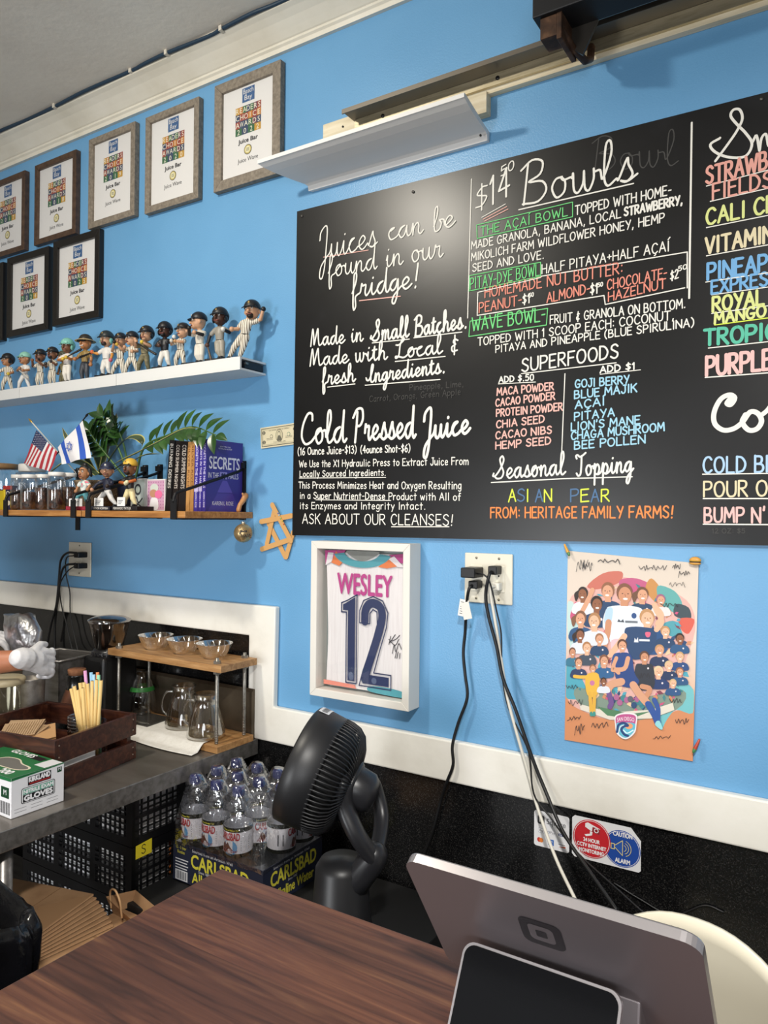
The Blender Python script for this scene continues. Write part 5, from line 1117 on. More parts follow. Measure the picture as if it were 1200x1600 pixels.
# ================================================================ team poster
def poster():
    A, B, Cc, D = Vector((-.607,-.004,1.002)), Vector((-.311,-.005,1.004)), Vector((-.302,-.004,1.449)), Vector((-.603,-.004,1.467))
    t = thing('poster', 'signed team poster with football players and a shield crest', 'poster', ((A.x+B.x)/2, 0, 1.0))
    b = MB(); vs = [A, B, Cc, D]; vs += [v+Vector((0,.0025,0)) for v in vs]; pm = new_mat('poster_print'); m, n, l, bs = pm
    # printed background: cream top, sandy field below (poster's own print, by its own height)
    tc = n.new('ShaderNodeTexCoord'); sp = n.new('ShaderNodeSeparateXYZ'); l.new(tc.outputs['Object'], sp.inputs[0]); cr = n.new('ShaderNodeValToRGB')
    nz = n.new('ShaderNodeTexNoise'); nz.inputs['Scale'].default_value = 14; l.new(tc.outputs['Object'], nz.inputs['Vector']); ma = n.new('ShaderNodeMath'); ma.operation = 'MULTIPLY_ADD'; ma.inputs[1].default_value = .12; l.new(nz.outputs['Fac'], ma.inputs[0])
    m2 = n.new('ShaderNodeMath'); m2.operation = 'MULTIPLY'; m2.inputs[1].default_value = 2.0; l.new(sp.outputs['Z'], m2.inputs[0]); l.new(m2.outputs[0], ma.inputs[2]); l.new(ma.outputs[0], cr.inputs[0])
    e = cr.color_ramp.elements; e[0].position = .20; e[0].color = lin('#cf8a5f'); e[1].position = .95; e[1].color = lin('#d3c6b8')
    for ps, hx in ((.34,'#c98660'),(.42,'#d9b7a0'),(.6,'#dccbbf')): q = e.new(ps); q.color = lin(hx)
    l.new(cr.outputs[0], bs.inputs['Base Color']); bs.inputs['Roughness'].default_value = .62
    b.add(vs, [(0,1,2,3),(7,6,5,4),(0,4,5,1),(1,5,6,2),(2,6,7,3),(3,7,4,0)], m); sheet = b.build('sheet', t)
    s = Sheet((0,0,0), (1,0,0), (0,0,1), step=.0001)
    # map crop pixels (the poster seen at 1124 x 1600) to the sheet
    def PT(x, y):
        u = (x-100)/(985-100+ (1440-y)*.02); u = (x-(112-(y-90)*.018))/((1003-(y-120)*.028)-(112-(y-90)*.018)); u = min(.996, max(.004, u)); ytop = 90+(130-90)*u; ybot = 1350+(1505-1350)*u
        v = 1-(y-ytop)/(ybot-ytop); return A.lerp(B, u).lerp(D.lerp(Cc, u), v)
    s.P = lambda x, y, L: PT(x, y)+Vector((0,-.000008*L-.00015,0))
    lay = [1]
    def nx(): lay[0] += 1; return lay[0]
    cc = lambda h: C(h, .5)
    # splash of colour behind the figures
    for pts, h in (([(120,430),(240,330),(370,270),(520,250),(680,290),(830,330),(950,420),(980,600),(900,900),(960,1000),(880,1150),(500,1230),(200,1150),(100,1050),(95,860),(140,700)], '#d9a9a0'), ([(95,480),(150,430),(200,600),(140,760)], '#b9d3d0'),
                   ([(90,870),(150,850),(210,930),(260,1060),(130,1080),(95,1040)], '#4a9fb3'), ([(880,960),(970,1010),(965,1170),(860,1150),(800,1220),(760,1290),(720,1200),(800,1120)], '#6fb7bd'), ([(190,1000),(560,1080),(900,1010),(860,1150),(520,1230),(210,1120)], '#7a8d80'),
                   ([(255,320),(370,230),(500,215),(480,290),(330,340)], '#c06a5a'), ([(490,270),(600,255),(700,300),(640,350),(500,340)], '#b9577e'), ([(660,330),(700,250),(770,340),(740,420)], '#c0884a'), ([(740,300),(850,330),(900,420),(860,480),(760,420)], '#5da3a0'), ([(860,420),(940,440),(950,520),(850,500)], '#37474f'), ([(880,520),(975,520),(940,620),(890,590)], '#cf5b4a'), ([(780,560),(860,540),(900,640),(820,640)], '#4d9aa6'), ([(130,520),(165,430),(190,470),(150,560)], '#c5507a')):
        s.blob(pts, cc(h), nx())
    rr = random.Random(3); pal = ['#c5507a','#4a9fb3','#c98660','#27466f','#d9b7a0','#7b3c4e','#3a7f86','#e0c09a']
    for k in range(300):
        x, y = rr.uniform(130,960), rr.uniform(300,1190)
        if (x-540)**2/(430**2)+(y-760)**2/(460**2) > 1: continue
        a = rr.uniform(0, 3); w_, h_ = rr.uniform(8,38), rr.uniform(6,20); s.poly([(x+w_*math.cos(a),y+w_*math.sin(a)),(x-h_*math.sin(a),y+h_*math.cos(a)),(x-w_*math.cos(a)*.8,y-w_*math.sin(a)*.8),(x+h_*math.sin(a),y-h_*math.cos(a))], cc(rr.choice(pal)), nx())
    s.poly([(200,1110),(420,1170),(700,1150),(840,1100),(850,1150),(700,1210),(420,1220),(210,1150)], cc('#d9d2c4'), nx()); s.poly([(330,1130),(560,1180),(700,1160),(560,1215),(400,1190)], cc('#4f7d58'), nx())
    for k in range(9): s.ell(440+k*24, 1060+rr.uniform(-20,60), 20, 22, cc(rr.choice(['#a65f8a','#27466f','#3a7f86','#5a5a66'])), nx(), 10)
    SKN = ['#d19a7a','#8a5638','#c58a68','#e0b090']
    def player(x, y, r_, skin, hair, shirt, bodyw=1.0, bodyh=2.4, back=False, tail=False, face=1):
        """head at (x, y) radius r, shoulders and shirt below"""
        sk = cc(SKN[skin]); L = nx()
        s.blob([(x-r_*1.7*bodyw,y+r_*bodyh*1.3),(x-r_*1.65*bodyw,y+r_*1.75),(x-r_*.6,y+r_*1.25),(x+r_*.6,y+r_*1.25),(x+r_*1.65*bodyw,y+r_*1.75),(x+r_*1.7*bodyw,y+r_*bodyh*1.3)], cc(shirt), L)
        s.poly([(x-r_*.38,y+r_*.5),(x+r_*.38,y+r_*.5),(x+r_*.42,y+r_*1.4),(x-r_*.42,y+r_*1.4)], sk, nx())
        s.ell(x, y-r_*.18, r_*.90, r_*1.02, cc(hair), nx(), 18)
        if tail: s.blob([(x-r_*.6,y-r_*.6),(x-r_*1.5,y),(x-r_*1.2,y+r_*1.2),(x-r_*.7,y+r_*.3)], cc(hair), nx())
        s.ell(x+r_*.05*face, y+r_*.12, r_*.72, r_*.92, sk, nx(), 18)
        L = nx(); dk = cc('#4a2a22')
        for q in (-.3, .32): s.ell(x+r_*(q+.08*face), y-r_*.05, r_*.10, r_*.06, dk, L, 6)
        s.ell(x+r_*.1*face, y+r_*.52, r_*.28, r_*.13, cc('#f0e6e0'), L, 8); s.line([(x+r_*.05*face,y),(x+r_*.13*face,y+r_*.28)], r_*.07, cc('#9a6248'), L)
        s.ell(x+r_*.7*bodyw, y+r_*2.1, r_*.18, r_*.2, cc('#e0d5d8'), nx(), 8)
    NV, WH = '#1d3d62', '#d6dae2'
    def arm(pts, w_, c_): s.curve(pts, w_, cc(c_), nx(), 4)
    player(225,375,42,1,'#2a1c16','#d9dde4', tail=True, face=-1); arm([(215,500),(260,420),(295,345)],32,SKN[0])
    player(405,350,52,0,'#8a5a3c',NV, face=-1); player(640,365,46,0,'#6a4630','#24405f', tail=True); player(762,395,34,0,'#9a5c7a','#dfd5d4'); arm([(740,560),(770,500),(730,440)],30,SKN[3]); player(325,440,48,1,'#20130f',NV)
    player(520,365,62,2,'#7a4e36',WH, 1.25, 3.2); s.blob([(395,470),(440,450),(600,450),(640,490),(640,640),(560,720),(440,720),(390,560)], cc('#d9e1ea'), nx()); s.blob([(395,470),(380,560),(420,580),(440,470)], cc('#aecbe0'), nx()); arm([(410,560),(400,640),(375,730),(380,770)],44,SKN[2]); s.text('U', 0, 0, .001, cc(WH), 1) if False else None
    s.ell(585,510,18,20,cc('#274a80'),nx(),10); s.poly([(470,555),(480,535),(495,550),(510,535),(520,558)], cc('#444a55'), nx()); s.rect(525,545,610,560, cc('#6a7078'), nx()); s.blob([(430,680),(560,680),(540,780),(450,790)], cc('#e0b9c0'), nx())
    player(210,540,46,0,'#7a5238','#24507c', tail=True, face=-1); player(310,555,50,3,'#a87a50',WH, face=-1)
    player(672,525,56,3,'#b98a5c','#1f4a7c', 1.25, 3.2); s.blob([(520,620),(570,585),(700,590),(735,610),(720,740),(640,800),(560,790)], cc('#1e3f68'), nx()); arm([(520,650),(470,720),(420,780)],40,SKN[3]); arm([(735,600),(770,540),(735,470),(722,430)],34,SKN[3]); s.poly([(585,690),(590,660),(600,675),(612,655),(615,690)], cc(WH), nx()); s.rect(620,668,690,682, cc(WH), nx()); s.blob([(662,620),(695,620),(692,645),(678,655),(664,645)], cc('#d5607e'), nx())
    player(792,612,34,3,'#b98a5c',NV); player(885,655,32,1,'#20130f','#24507c'); player(205,650,38,1,'#2a1710',WH, tail=True); player(345,675,34,0,'#9a6a45',NV); player(150,765,28,2,'#6b4630','#2f6f8a'); player(255,735,36,3,'#a8764a','#3b4656'); player(195,835,32,0,'#6b4630','#22345c'); player(378,820,36,0,'#7a4e36','#245a8a')
    player(755,740,34,0,'#b98a5c','#1d3054'); player(885,780,30,3,'#c09a68','#22457a'); player(815,845,30,3,'#d0b48a','#1d3054'); player(885,885,28,0,'#8a5a3c','#24507c'); player(748,890,36,3,'#d5c09a','#1d3566'); player(842,965,26,3,'#c8a878','#28507f'); player(655,790,36,2,'#5a3a2a','#2a2e38', 1.0, 4.5)
    arm([(640,990),(690,1010),(650,1090)],34,SKN[2])
    # running player in the middle
    player(505,715,38,0,'#5a3826','#1f4a86', 1.0, 3.0); s.blob([(455,790),(560,770),(590,900),(620,960),(560,1000),(470,960)], cc('#1f3f7c'), nx()); arm([(545,800),(520,870),(440,880)],30,SKN[0]); arm([(465,800),(445,860),(480,900)],26,SKN[0])
    arm([(500,960),(430,980),(400,1030)],52,SKN[0]); arm([(410,1030),(430,1100),(420,1130)],36,'#6a4a86'); arm([(580,980),(620,1040),(670,1100)],50,SKN[0]); arm([(680,1110),(720,1180),(745,1240)],42,'#2a4f96'); s.blob([(725,1250),(750,1220),(775,1270),(765,1285)], cc('#8fd0d5'), nx()); arm([(720,1080),(745,1140),(745,1210)],30,'#2a4f96')
    # goalkeeper in yellow
    player(298,875,26,0,'#8a5a3c','#e0b544'); s.blob([(250,920),(340,910),(330,1050),(260,1050)], cc('#dfae3a'), nx()); arm([(255,930),(205,930),(165,925)],22,'#dfae3a'); s.ell(295,970,18,18,cc('#c0709a'),nx(),10); arm([(278,1040),(283,1100),(288,1165)],24,'#dba83a'); arm([(310,1040),(310,1100),(305,1165)],24,'#dba83a'); s.ell(290,1178,14,18,cc('#3a8f86'),nx(),8); s.ell(308,1178,12,18,cc('#3a8f86'),nx(),8)
    player(375,960,24,1,'#2a1c16',WH)
    # shield crest
    s.blob([(458,1190),(530,1170),(603,1185),(603,1250),(590,1310),(530,1352),(470,1315),(456,1250)], cc('#e4e0e2'), nx(), 5); s.blob([(466,1197),(530,1180),(595,1193),(594,1250),(582,1303),(530,1342),(478,1308),(464,1250)], cc('#b84f88'), nx(), 5)
    s.blob([(466,1245),(500,1238),(560,1238),(594,1250),(582,1303),(530,1342),(478,1308)], cc('#5fb3c9'), nx(), 4); s.ell(552,1262,26,20,cc('#e59a6a'),nx()); s.curve([(470,1300),(480,1255),(515,1240),(545,1258),(520,1262),(500,1285),(520,1318),(545,1328)], 16, cc('#1f3f74'), nx()); s.curve([(480,1310),(492,1268),(515,1255)], 5, cc('#e4e0e2'), nx()); s.curve([(515,1290),(540,1310),(580,1290)], 8, cc('#d5ecf0'), nx())
    Lx = nx(); vs, fs, tw = text_mesh('SAN DIEGO'); s.mb.add([s.P(470+a*118/tw, 1232-8*math.sin(a/tw*3.14)-b_*26, Lx) for a, b_ in vs], fs, cc('#eee6ea'))
    # signatures
    K = cc('#26242a'); Lx = nx()
    def sig(x, y, w_, h_, seed, th=3.5, n=9):
        r2 = random.Random(seed); s.curve([(x+w_*k/n+r2.uniform(-.05,.05)*w_, y+h_*(.5+.5*math.sin(k*2.6+seed))*r2.uniform(.5,1)-.15*h_*k/n) for k in range(n+1)], th, K, Lx, 4)
    for q in ((180,150,80,90,1),(225,165,70,60,2),(340,135,150,40,3,5),(620,165,90,60,4),(700,160,100,40,6),(840,145,50,50,7),(880,190,70,45,8),(820,270,100,40,9,2.5),(760,415,110,40,10,4),(105,985,85,30,11),(120,1085,110,45,12),(115,1195,100,40,13,4),(170,1250,70,80,14,4),(285,1240,120,60,15,4),(610,900,80,50,16),(820,1070,80,50,17),(860,1210,80,50,18),(710,1330,120,35,19)): sig(*q)
    s.mb.build('print', t, fix=False)
    return t
poster()
def pin_push(label, px, py, parts, name='pushpin'):
    p = W(px, py, -.006); t = thing(name, label, 'pushpin', p, 0, 'novelty pushpins holding the poster')
    for nm, fn in parts: b = MB(); fn(b, p); b.build(nm, t)
for (px, py, lb, c1, c2, d) in ((886,861,'yellow and green corn-shaped pushpin at the poster\'s top left corner','#d89a35','#4d7a45',(.010,-.004,-.018)), (1090,1166,'red and green pushpin at the poster\'s bottom right corner','#b0432f','#3f7d4c',(-.008,-.004,-.020))):
    dv = Vector(d); pin_push(lb, px, py-4, (('pin_body', lambda b, p: b.limb([p+Vector((0,-.005,0))-dv*.5, p+Vector((0,-.006,0))+dv*.5], [.0025,.0042], C(c1,.4), 10)), ('pin_tip', lambda b, p: b.limb([p+Vector((0,-.006,0))+dv*.55, p+Vector((0,-.006,0))+dv*.85], [.0042,.003], C(c2,.4), 10))))
p_ = (('bun_top', lambda b, p: b.ball(p+Vector((0,-.006,.001)), .013, C('#cf963f',.45), 16, (1,.45,.72), h0=.05)), ('patty', lambda b, p: b.ball(p+Vector((0,-.006,-.0015)), .0128, C('#3b2216',.5), 16, (1,.5,.20))), ('lettuce', lambda b, p: b.ball(p+Vector((0,-.006,.0008)), .0132, C('#c9a83a',.5), 16, (1,.5,.10))), ('bun_base', lambda b, p: b.ball(p+Vector((0,-.006,-.0045)), .0125, C('#d19a48',.45), 16, (1,.45,.32))))
pin_push('hamburger-shaped pushpin at the poster\'s top right corner', 1087, 877, p_)

# ================================================================ stickers below the rail
def sticker(label, x0, x1, z0, z1, draw, chamfer=0):
    t = thing('sticker', label, 'sticker', ((x0+x1)/2, -.0104, (z0+z1)/2)); s = Sheet((x0,-.0106,z0),(1,0,0),(0,0,1), x1-x0, x1-x0, step=.0002); h = (z1-z0)/(x1-x0); M = C('#dfdfe2', .35)
    if chamfer: s.poly([(.04,0),(.97,0),(1,.03),(1,h-.16),(.86,h),(.04,h),(0,h-.04),(0,.04)], M, 1)
    else: s.rrect(0,0,1,h,.07,M,1)
    o = s.mb.build('backing', t, fix=False); s.mb = MB(); draw(s, h); s.mb.build('print', t, fix=False)
def sq(s, h):
    K = C('#1b1b20',.4); s.rrect(.10,h-.36,.30,h-.12,.05,K,2); s.rrect(.145,h-.305,.255,h-.175,.02,C('#dfdfe2',.35),3); s.rect(.18,h-.265,.22,h-.215,K,4); s.text('Square', .36, h-.32, .15, C('#4a4a52',.4), 2, w=.54)
    s.rrect(.12,h-.60,.30,h-.47,.02,C('#a8adb8',.4),2); s.rrect(.13,h-.59,.29,h-.48,.02,C('#e6e6ea',.4),3); s.text('Pay',.155,h-.565,.06,K,4,w=.11); s.ell(.42,h-.535,.035,.035,C('#7a8898',.4),2); s.ell(.42,h-.535,.02,.02,C('#dfdfe2',.35),3); s.text('Pay',.47,h-.565,.065,C('#6a6a72',.4),2,w=.13); s.text('VISA',.68,h-.57,.075,C('#1f2f6b',.4),2,w=.2,bold=.004)
    s.ell(.15,h-.80,.06,.065,C('#c0302c',.4),2); s.ell(.21,h-.80,.06,.065,C('#d77a33',.4),3); s.rect(.41,h-.88,.57,h-.72,C('#2c62b0',.4),2); s.text('AM',.49,h-.80,.045,C('#e6e6ea',.4),3,align='c'); s.text('EX',.49,h-.86,.045,C('#e6e6ea',.4),3,align='c'); s.rect(.68,h-.87,.90,h-.74,C('#ececf0',.4),2); s.rect(.69,h-.80,.89,h-.785,C('#55555c',.4),3); s.poly([(.70,h-.87),(.90,h-.87),(.90,h-.82)],C('#d0603a',.4),3)
sticker('white payment sticker with a square logo on the granite', -.681, -.591, .729, .817, sq)
def cctv(s, h):
    R_, B2, Wh = C('#c0252f',.4), C('#22499c',.4), C('#e8e6e8',.4); Y_ = C('#d8c98a',.4)
    s.ell(.735,h*.46,.262,h*.43,B2,2,40); s.ell(.735,h*.46,.250,h*.41,Wh,3,40); s.ell(.735,h*.46,.243,h*.40,B2,4,40)
    s.ell(.295,h*.52,.278,h*.455,R_,5,40); s.ell(.295,h*.52,.265,h*.435,Wh,6,40); s.ell(.295,h*.52,.258,h*.424,R_,7,40)
    s.poly([(.20,h*.87),(.24,h*.90),(.42,h*.80),(.41,h*.66),(.30,h*.70),(.20,h*.78)],Wh,8); s.poly([(.30,h*.70),(.41,h*.66),(.42,h*.79),(.31,h*.82)],C('#8b2a32',.4),9); s.ring(.365,h*.745,.022,.034,Wh,10); s.poly([(.27,h*.70),(.31,h*.69),(.30,h*.61),(.21,h*.56),(.19,h*.60),(.27,h*.64)],Wh,8)
    for q, y in (('24 HOUR',.44),('CCTV INTERNET',.31),('MONITORING',.18)): s.text(q,.295,h*y,h*.085,Wh,8,w={'2':.24,'C':.43,'M':.36}[q[0]],align='c',bold=.003)
    s.text('CAUTION',.745,h*.74,h*.10,Wh,8,w=.27,align='c',bold=.003); s.text('ALARM',.745,h*.13,h*.10,Wh,8,w=.21,align='c',bold=.003)
    s.line([(.58,h*.42),(.63,h*.42),(.63,h*.54),(.58,h*.54),(.58,h*.42)],.012,Y_,8); s.poly([(.64,h*.46),(.64,h*.52),(.745,h*.66),(.745,h*.31)],C('#2f57a6',.4),8); s.line([(.64,h*.52),(.745,h*.66),(.745,h*.31),(.64,h*.46)],.010,Y_,9)
    for r_ in (.05,.085,.12): s.ring(.75,h*.485,r_-.008,r_,Y_,9,18,1.0,-1.2,1.2)
sticker('white sticker with red camera circle and blue alarm circle', -.584, -.421, .726, .826, cctv, 1)
# ================================================================ steel work table
TZ = 0.840
t = thing('work_table', 'stainless steel work table along the wall under the cream rail', 'table', (-2.6, -.45, 0))
b = MB(); b.bx(-3.7, -1.600, -.880, -.014, TZ-.004, TZ, M_STEELD); b.bx(-3.7, -1.600, -.884, -.880, TZ-.045, TZ, M_STEEL); b.bx(-1.6005, -1.596, -.884, -.014, TZ-.047, TZ+.0005, M_STEEL); b.build('table_top', t, bevel=.0015)
b = MB(); b.prism([(-.036,TZ+.0005),(-.014,TZ+.0005),(-.014,TZ+.148),(-.024,TZ+.158),(-.036,TZ+.150)], 0, -3.7, -1.604, noisy('tarnished_backsplash', ['#4b4236','#625749','#766a59'], nscale=7, rough=.4, metal=.6)); b.build('backsplash', t)
for x, y in ((-1.648,-.815),(-1.66,-.10),(-3.6,-.815),(-3.6,-.10)): b = MB(); b.cyl((x,y,.03),(x,y,TZ-.005),.0205,M_STEEL,16); b.lathe((x,y,0),[(.024,0),(.024,.03),(.02,.034)],M_DARK,14); b.build('leg', t)
b = MB(); b.bx(-3.66, -1.64, -.835, -.06, .165, .185, M_STEEL); b.build('undershelf', t)

# ---------------------------------------------------------------- pour-over stand
X0, X1, Y0, Y1 = -2.085, -1.592, -.197, -.040
t = thing('pour_over_stand', 'wooden two-tier coffee stand on threaded rods at the table end', 'coffee stand', ((X0+X1)/2, (Y0+Y1)/2, TZ))
b = MB(); b.bx(X0, X1, Y0, Y1, TZ+.0006, TZ+.021, M_OAK); b.build('lower_board', t, bevel=.0015)
b = MB(); b.bx(X0-.01, X1+.012, Y0, Y1, 1.080, 1.101, M_OAK); b.build('upper_board', t, bevel=.0015)
for x, y in ((X0+.02,Y0+.022),(X1-.025,Y0+.022),(X0+.035,Y1-.022),(X1-.02,Y1-.022)):
    b = MB(); prof = []; z = TZ+.0212
    b.cyl((x,y,TZ+.0212),(x,y,1.118),.0052,M_GALV,10)
    for k in range(46): b.lathe((x,y,TZ+.023+k*.005), [(.0052,0),(.0062,.0012),(.0052,.0024)], M_GALV, 8, capb=False, capt=False)
    rd = b.build('threaded_rod', t)
    b = MB(); b.lathe((x,y,1.1012), [(.0115,0),(.0115,.008)], M_GALV, 6, smooth=False); b.lathe((x,y,1.0705), [(.0115,0),(.0115,.008)], M_GALV, 6, smooth=False); b.lathe((x,y,1.0788),[(.015,0),(.015,.001)],M_GALV,16); b.build('nut', rd)
M_DRIP = glass('dripper_glass', (.90,.89,.86), .20, .06, facing=.45)
M_RIB = glass('glass_ribs', (.95,.94,.92), .45, .15, facing=.5)
for k, (px, lb) in enumerate(((243,'left glass coffee dripper on the upper stand board'),(288,'middle glass coffee dripper on the upper stand board'),(335,'right glass coffee dripper on the upper stand board'))):
    x = W(px, 1010, -.118).x; t = thing('coffee_dripper', lb, 'dripper', (x, -.118, 1.1015), 0, 'glass drippers on the stand')
    b = MB(); b.lathe((0,0,0), [(.026,.0005),(.034,.006),(.045,.022),(.056,.046),(.0575,.0475),(.0555,.0475),(.044,.024),(.030,.006)], M_DRIP, 32, capb=False, capt=False)
    for q in range(18):
        a = q*2*math.pi/18; b.limb([(r_*math.cos(a+s_), r_*math.sin(a+s_), z) for r_, z, s_ in ((.033,.007,0),(.044,.024,.18),(.0545,.045,.36))], .0010, M_RIB, 5)
    b.build('cone', t, world=False)
    b = MB(); b.lathe((0,0,0), [(.014,-.040),(.017,-.038),(.018,-.0225)], M_DRIP, 20, capb=False, capt=False); b.build('spout', t, world=False)
# paper towel hanging over the front of the board
t = None
def tow(u, v):
    x = -1.985+.32*u+.03*v; y0 = -.085-.16*v-.02*math.sin(u*2.5)
    z = TZ+.0226+.002*math.sin(u*11+v*5)*.5
    if y0 < Y0-.006: z = max(TZ+.004, TZ+.0226-(Y0-.006-y0)*.75)
    return Vector((x, y0, z+.001))
o = MB().grid(tow, 28, 22, noisy('paper_towel', ['#dcd8d0','#e4e1da','#e9e6e0'], nscale=60, rough=.9, bump=.4, bscale=150)).build('paper_towel', solid=.0008); tag(o, 'white paper towel draped under the glass servers', 'paper towel')
M_SERV = glass('server_glass', (.95,.94,.91), .10, .02, facing=.4); M_COF = glass('weak_coffee', (.93,.87,.75), .06, .02)
for px, py, Y, lb in ((287,1120,-.110,'glass coffee server nearer the wall on the paper towel'),(322,1132,-.150,'glass coffee server in front with a round handle, by the right rod')):
    x = W(px, 1110, Y).x; t = thing('coffee_server', lb, 'coffee server', (x, Y, TZ+.0265), 0, 'glass servers on the stand')
    pr_ = [(.052,.0005),(.058,.004),(.059,.013),(.049,.055),(.039,.092),(.034,.112),(.039,.130)]
    b = MB(); b.lathe((0,0,0), pr_+[(.037,.132),(.032,.115)], M_SERV, 28, capt=False); b.build('flask', t, world=False)
    b = MB(); b.limb(spline([(-.036,-.012,.108),(-.058,-.02,.105),(-.072,-.025,.075),(-.070,-.024,.045),(-.052,-.018,.030)], 5), .0038, M_SERV, 8); b.build('handle', t, world=False)
    b = MB(); b.lathe((0,0,.0015), [(.050,0),(.0545,.004),(.0525,.014),(.0001,.014)], M_COF, 24); b.build('coffee', t, world=False)
# glass scale tray and upside-down glass
p = G(222, 1115, TZ+.022); t = thing('scale_tray', 'flat clear tray on the left end of the lower board', 'tray', (-1.985, -.125, TZ+.0215), .05)
b = MB(); b.bx(-.085,.06,-.055,.055,0,.008,C('#3a3835',.15)); b.build('plate', t, world=False, bevel=.002)
b = MB(); b.limb(spline([(-.085,-.058,.010),(-.03,-.058,.018),(.03,-.058,.014),(.062,-.05,.012)],5), .0025, M_GLASS2, 6); b.limb([(-.088,-.056,.010),(-.088,.055,.010)], .0025, M_GLASS2, 6); b.build('rim', t, world=False)
x = W(222, 1080, -.075).x; t = thing('glass_flask', 'upside-down glass flask with a green band behind the front left rod', 'flask', (x, -.075, TZ+.032))
b = MB(); b.lathe((0,0,0), [(.052,.0),(.053,.004),(.045,.060),(.032,.105),(.022,.118),(.022,.135)], M_SERV, 26, capb=False); b.build('glass', t, world=False)
b = MB(); b.lathe((0,0,.072), [(.0425,0),(.0425,.0001),(.038,.014)], C('#2f7a35',.4), 26, capb=False, capt=False); b.build('band', t, world=False)
# ---------------------------------------------------------------- coffee grinder
gx = W(172, 1040, -.15).x; t = thing('coffee_grinder', 'black coffee grinder with a smoky hopper left of the wooden stand', 'coffee grinder', (gx, -.15, TZ+.0005))
b = MB(); b.box((0,0,.115),(.125,.16,.23),M_BLACK,taper=.86); b.build('body', t, world=False, bevel=.014, seg=3)
b = MB(); b.lathe((0,-.005,.225), [(.052,0),(.054,.012),(.050,.024)], C('#1b1a1b',.3), 28)
for q in range(24): a = q*math.pi/12; b.box((.0545*math.cos(a), -.005+.0545*math.sin(a), .236),(.003,.003,.012),C('#2b2a2b',.3),Matrix.Rotation(a,3,'Z'))
b.build('collar', t, world=False)
M_SMOKE = glass('smoky_hopper', (.50,.44,.40), .12, .05)
b = MB(); b.lathe((0,-.005,.249), [(.044,0),(.052,.030),(.066,.088),(.069,.094),(.066,.097)], M_SMOKE, 30, capb=False, capt=False); b.build('hopper', t, world=False)
b = MB(); b.lathe((0,-.005,.344), [(.070,0),(.070,.004),(.052,.012),(.02,.017),(.0001,.018)], M_SMOKE, 30, capb=False); b.build('hopper_lid', t, world=False)
b = MB(); b.lathe((0,0,0), [(.040,0),(.043,.06),(.0001,.062)], C('#140d0a',.6), 18); b.v = [(x, y-.005, z+.250) for x, y, z in b.v]; b.build('coffee_beans', t, world=False)
b = MB(); b.cyl((.055,-.083,.06),(.055,-.097,.06),.017,C('#1d1d1e',.35),18); b.build('timer_knob', t, world=False)
b = MB(); b.bx(-.05,.03,-.092,-.075,.03,.10,C('#0c0c0d',.3)); b.build('grounds_bin', t, world=False, bevel=.006)
# carafe with wooden lid
cx_ = W(120, 1060, -.30).x; t = thing('carafe', 'dark carafe with cork lid beside the grinder', 'carafe', (cx_, -.30, TZ+.0005))
b = MB(); b.lathe((0,0,0), [(.058,.0),(.062,.006),(.058,.06),(.040,.12),(.028,.155),(.027,.185),(.031,.190)], C('#131313',.25), 28); b.build('body', t, world=False)
b = MB(); b.lathe((0,0,.188), [(.0255,0),(.028,.016),(.027,.020)], noisy('cork', ['#6b4026','#7f5133','#8d5f3e'], nscale=50, rough=.8), 20); b.build('cork', t, world=False)
b = MB(); b.lathe((0,0,.105), [(.0475,0),(.0325,.040)], C('#6b3f28',.5), 28, capb=False, capt=False); b.build('wooden_collar', t, world=False)
# steel pan and cups behind the glove
px_ = W(88, 1060, -.26).x; t = thing('steel_pan', 'square stainless steel pan behind the gloved hand', 'pan', (px_, -.25, TZ+.0005), .12)
b = MB()
for x0, x1, y0, y1 in ((-.085,.085,-.075,-.073),(-.085,.085,.073,.075),(-.085,-.083,-.075,.075),(.083,.085,-.075,.075)): b.bx(x0,x1,y0,y1,.002,.225,M_STEEL)
b.bx(-.085,.085,-.075,.075,0,.002,M_STEEL); b.build('pan', t, world=False)
b = MB(); P_ = [(-.092,-.082),(.092,-.082),(.092,.082),(-.092,.082)]; b.limb([(x,y,.226) for x, y in P_], .0045, M_STEEL, 8, closed=True); b.build('rim', t, world=False)
cxp = W(50, 1075, -.43); t = thing('steel_cup', 'frosted steel cup held in the gloved hand', 'cup', (cxp.x, -.43, TZ+.0005))
b = MB(); b.lathe((0,0,0), [(.030,0),(.032,.004),(.038,.195),(.039,.198),(.037,.198),(.031,.006)], noisy('frosted_steel', ['#8b857d','#a39d96','#b1aba5'], nscale=40, rough=.45, metal=.8), 26, capt=False); b.build('cup', t, world=False)
tb = W(8, 1080, -.50); t = thing('plastic_tub', 'clear plastic tub of light brown mix below the forearm', 'tub', (tb.x, -.50, TZ+.0005))
b = MB(); b.lathe((0,0,0), [(.044,0),(.047,.003),(.055,.190)], glass('cloudy_tub', (.88,.86,.74), .12, .1), 28, capt=False); b.build('tub', t, world=False)
b = MB(); b.lathe((0,0,.189), [(.057,0),(.058,.014),(.052,.020),(.0001,.020)], C('#c3b491',.4), 28); b.build('lid', t, world=False)
b = MB(); b.lathe((0,0,.003), [(.044,0),(.050,.085),(.0001,.088)], noisy('brown_mix', ['#7a5238','#94694a'], nscale=40, rough=.8), 24); b.build('contents', t, world=False)
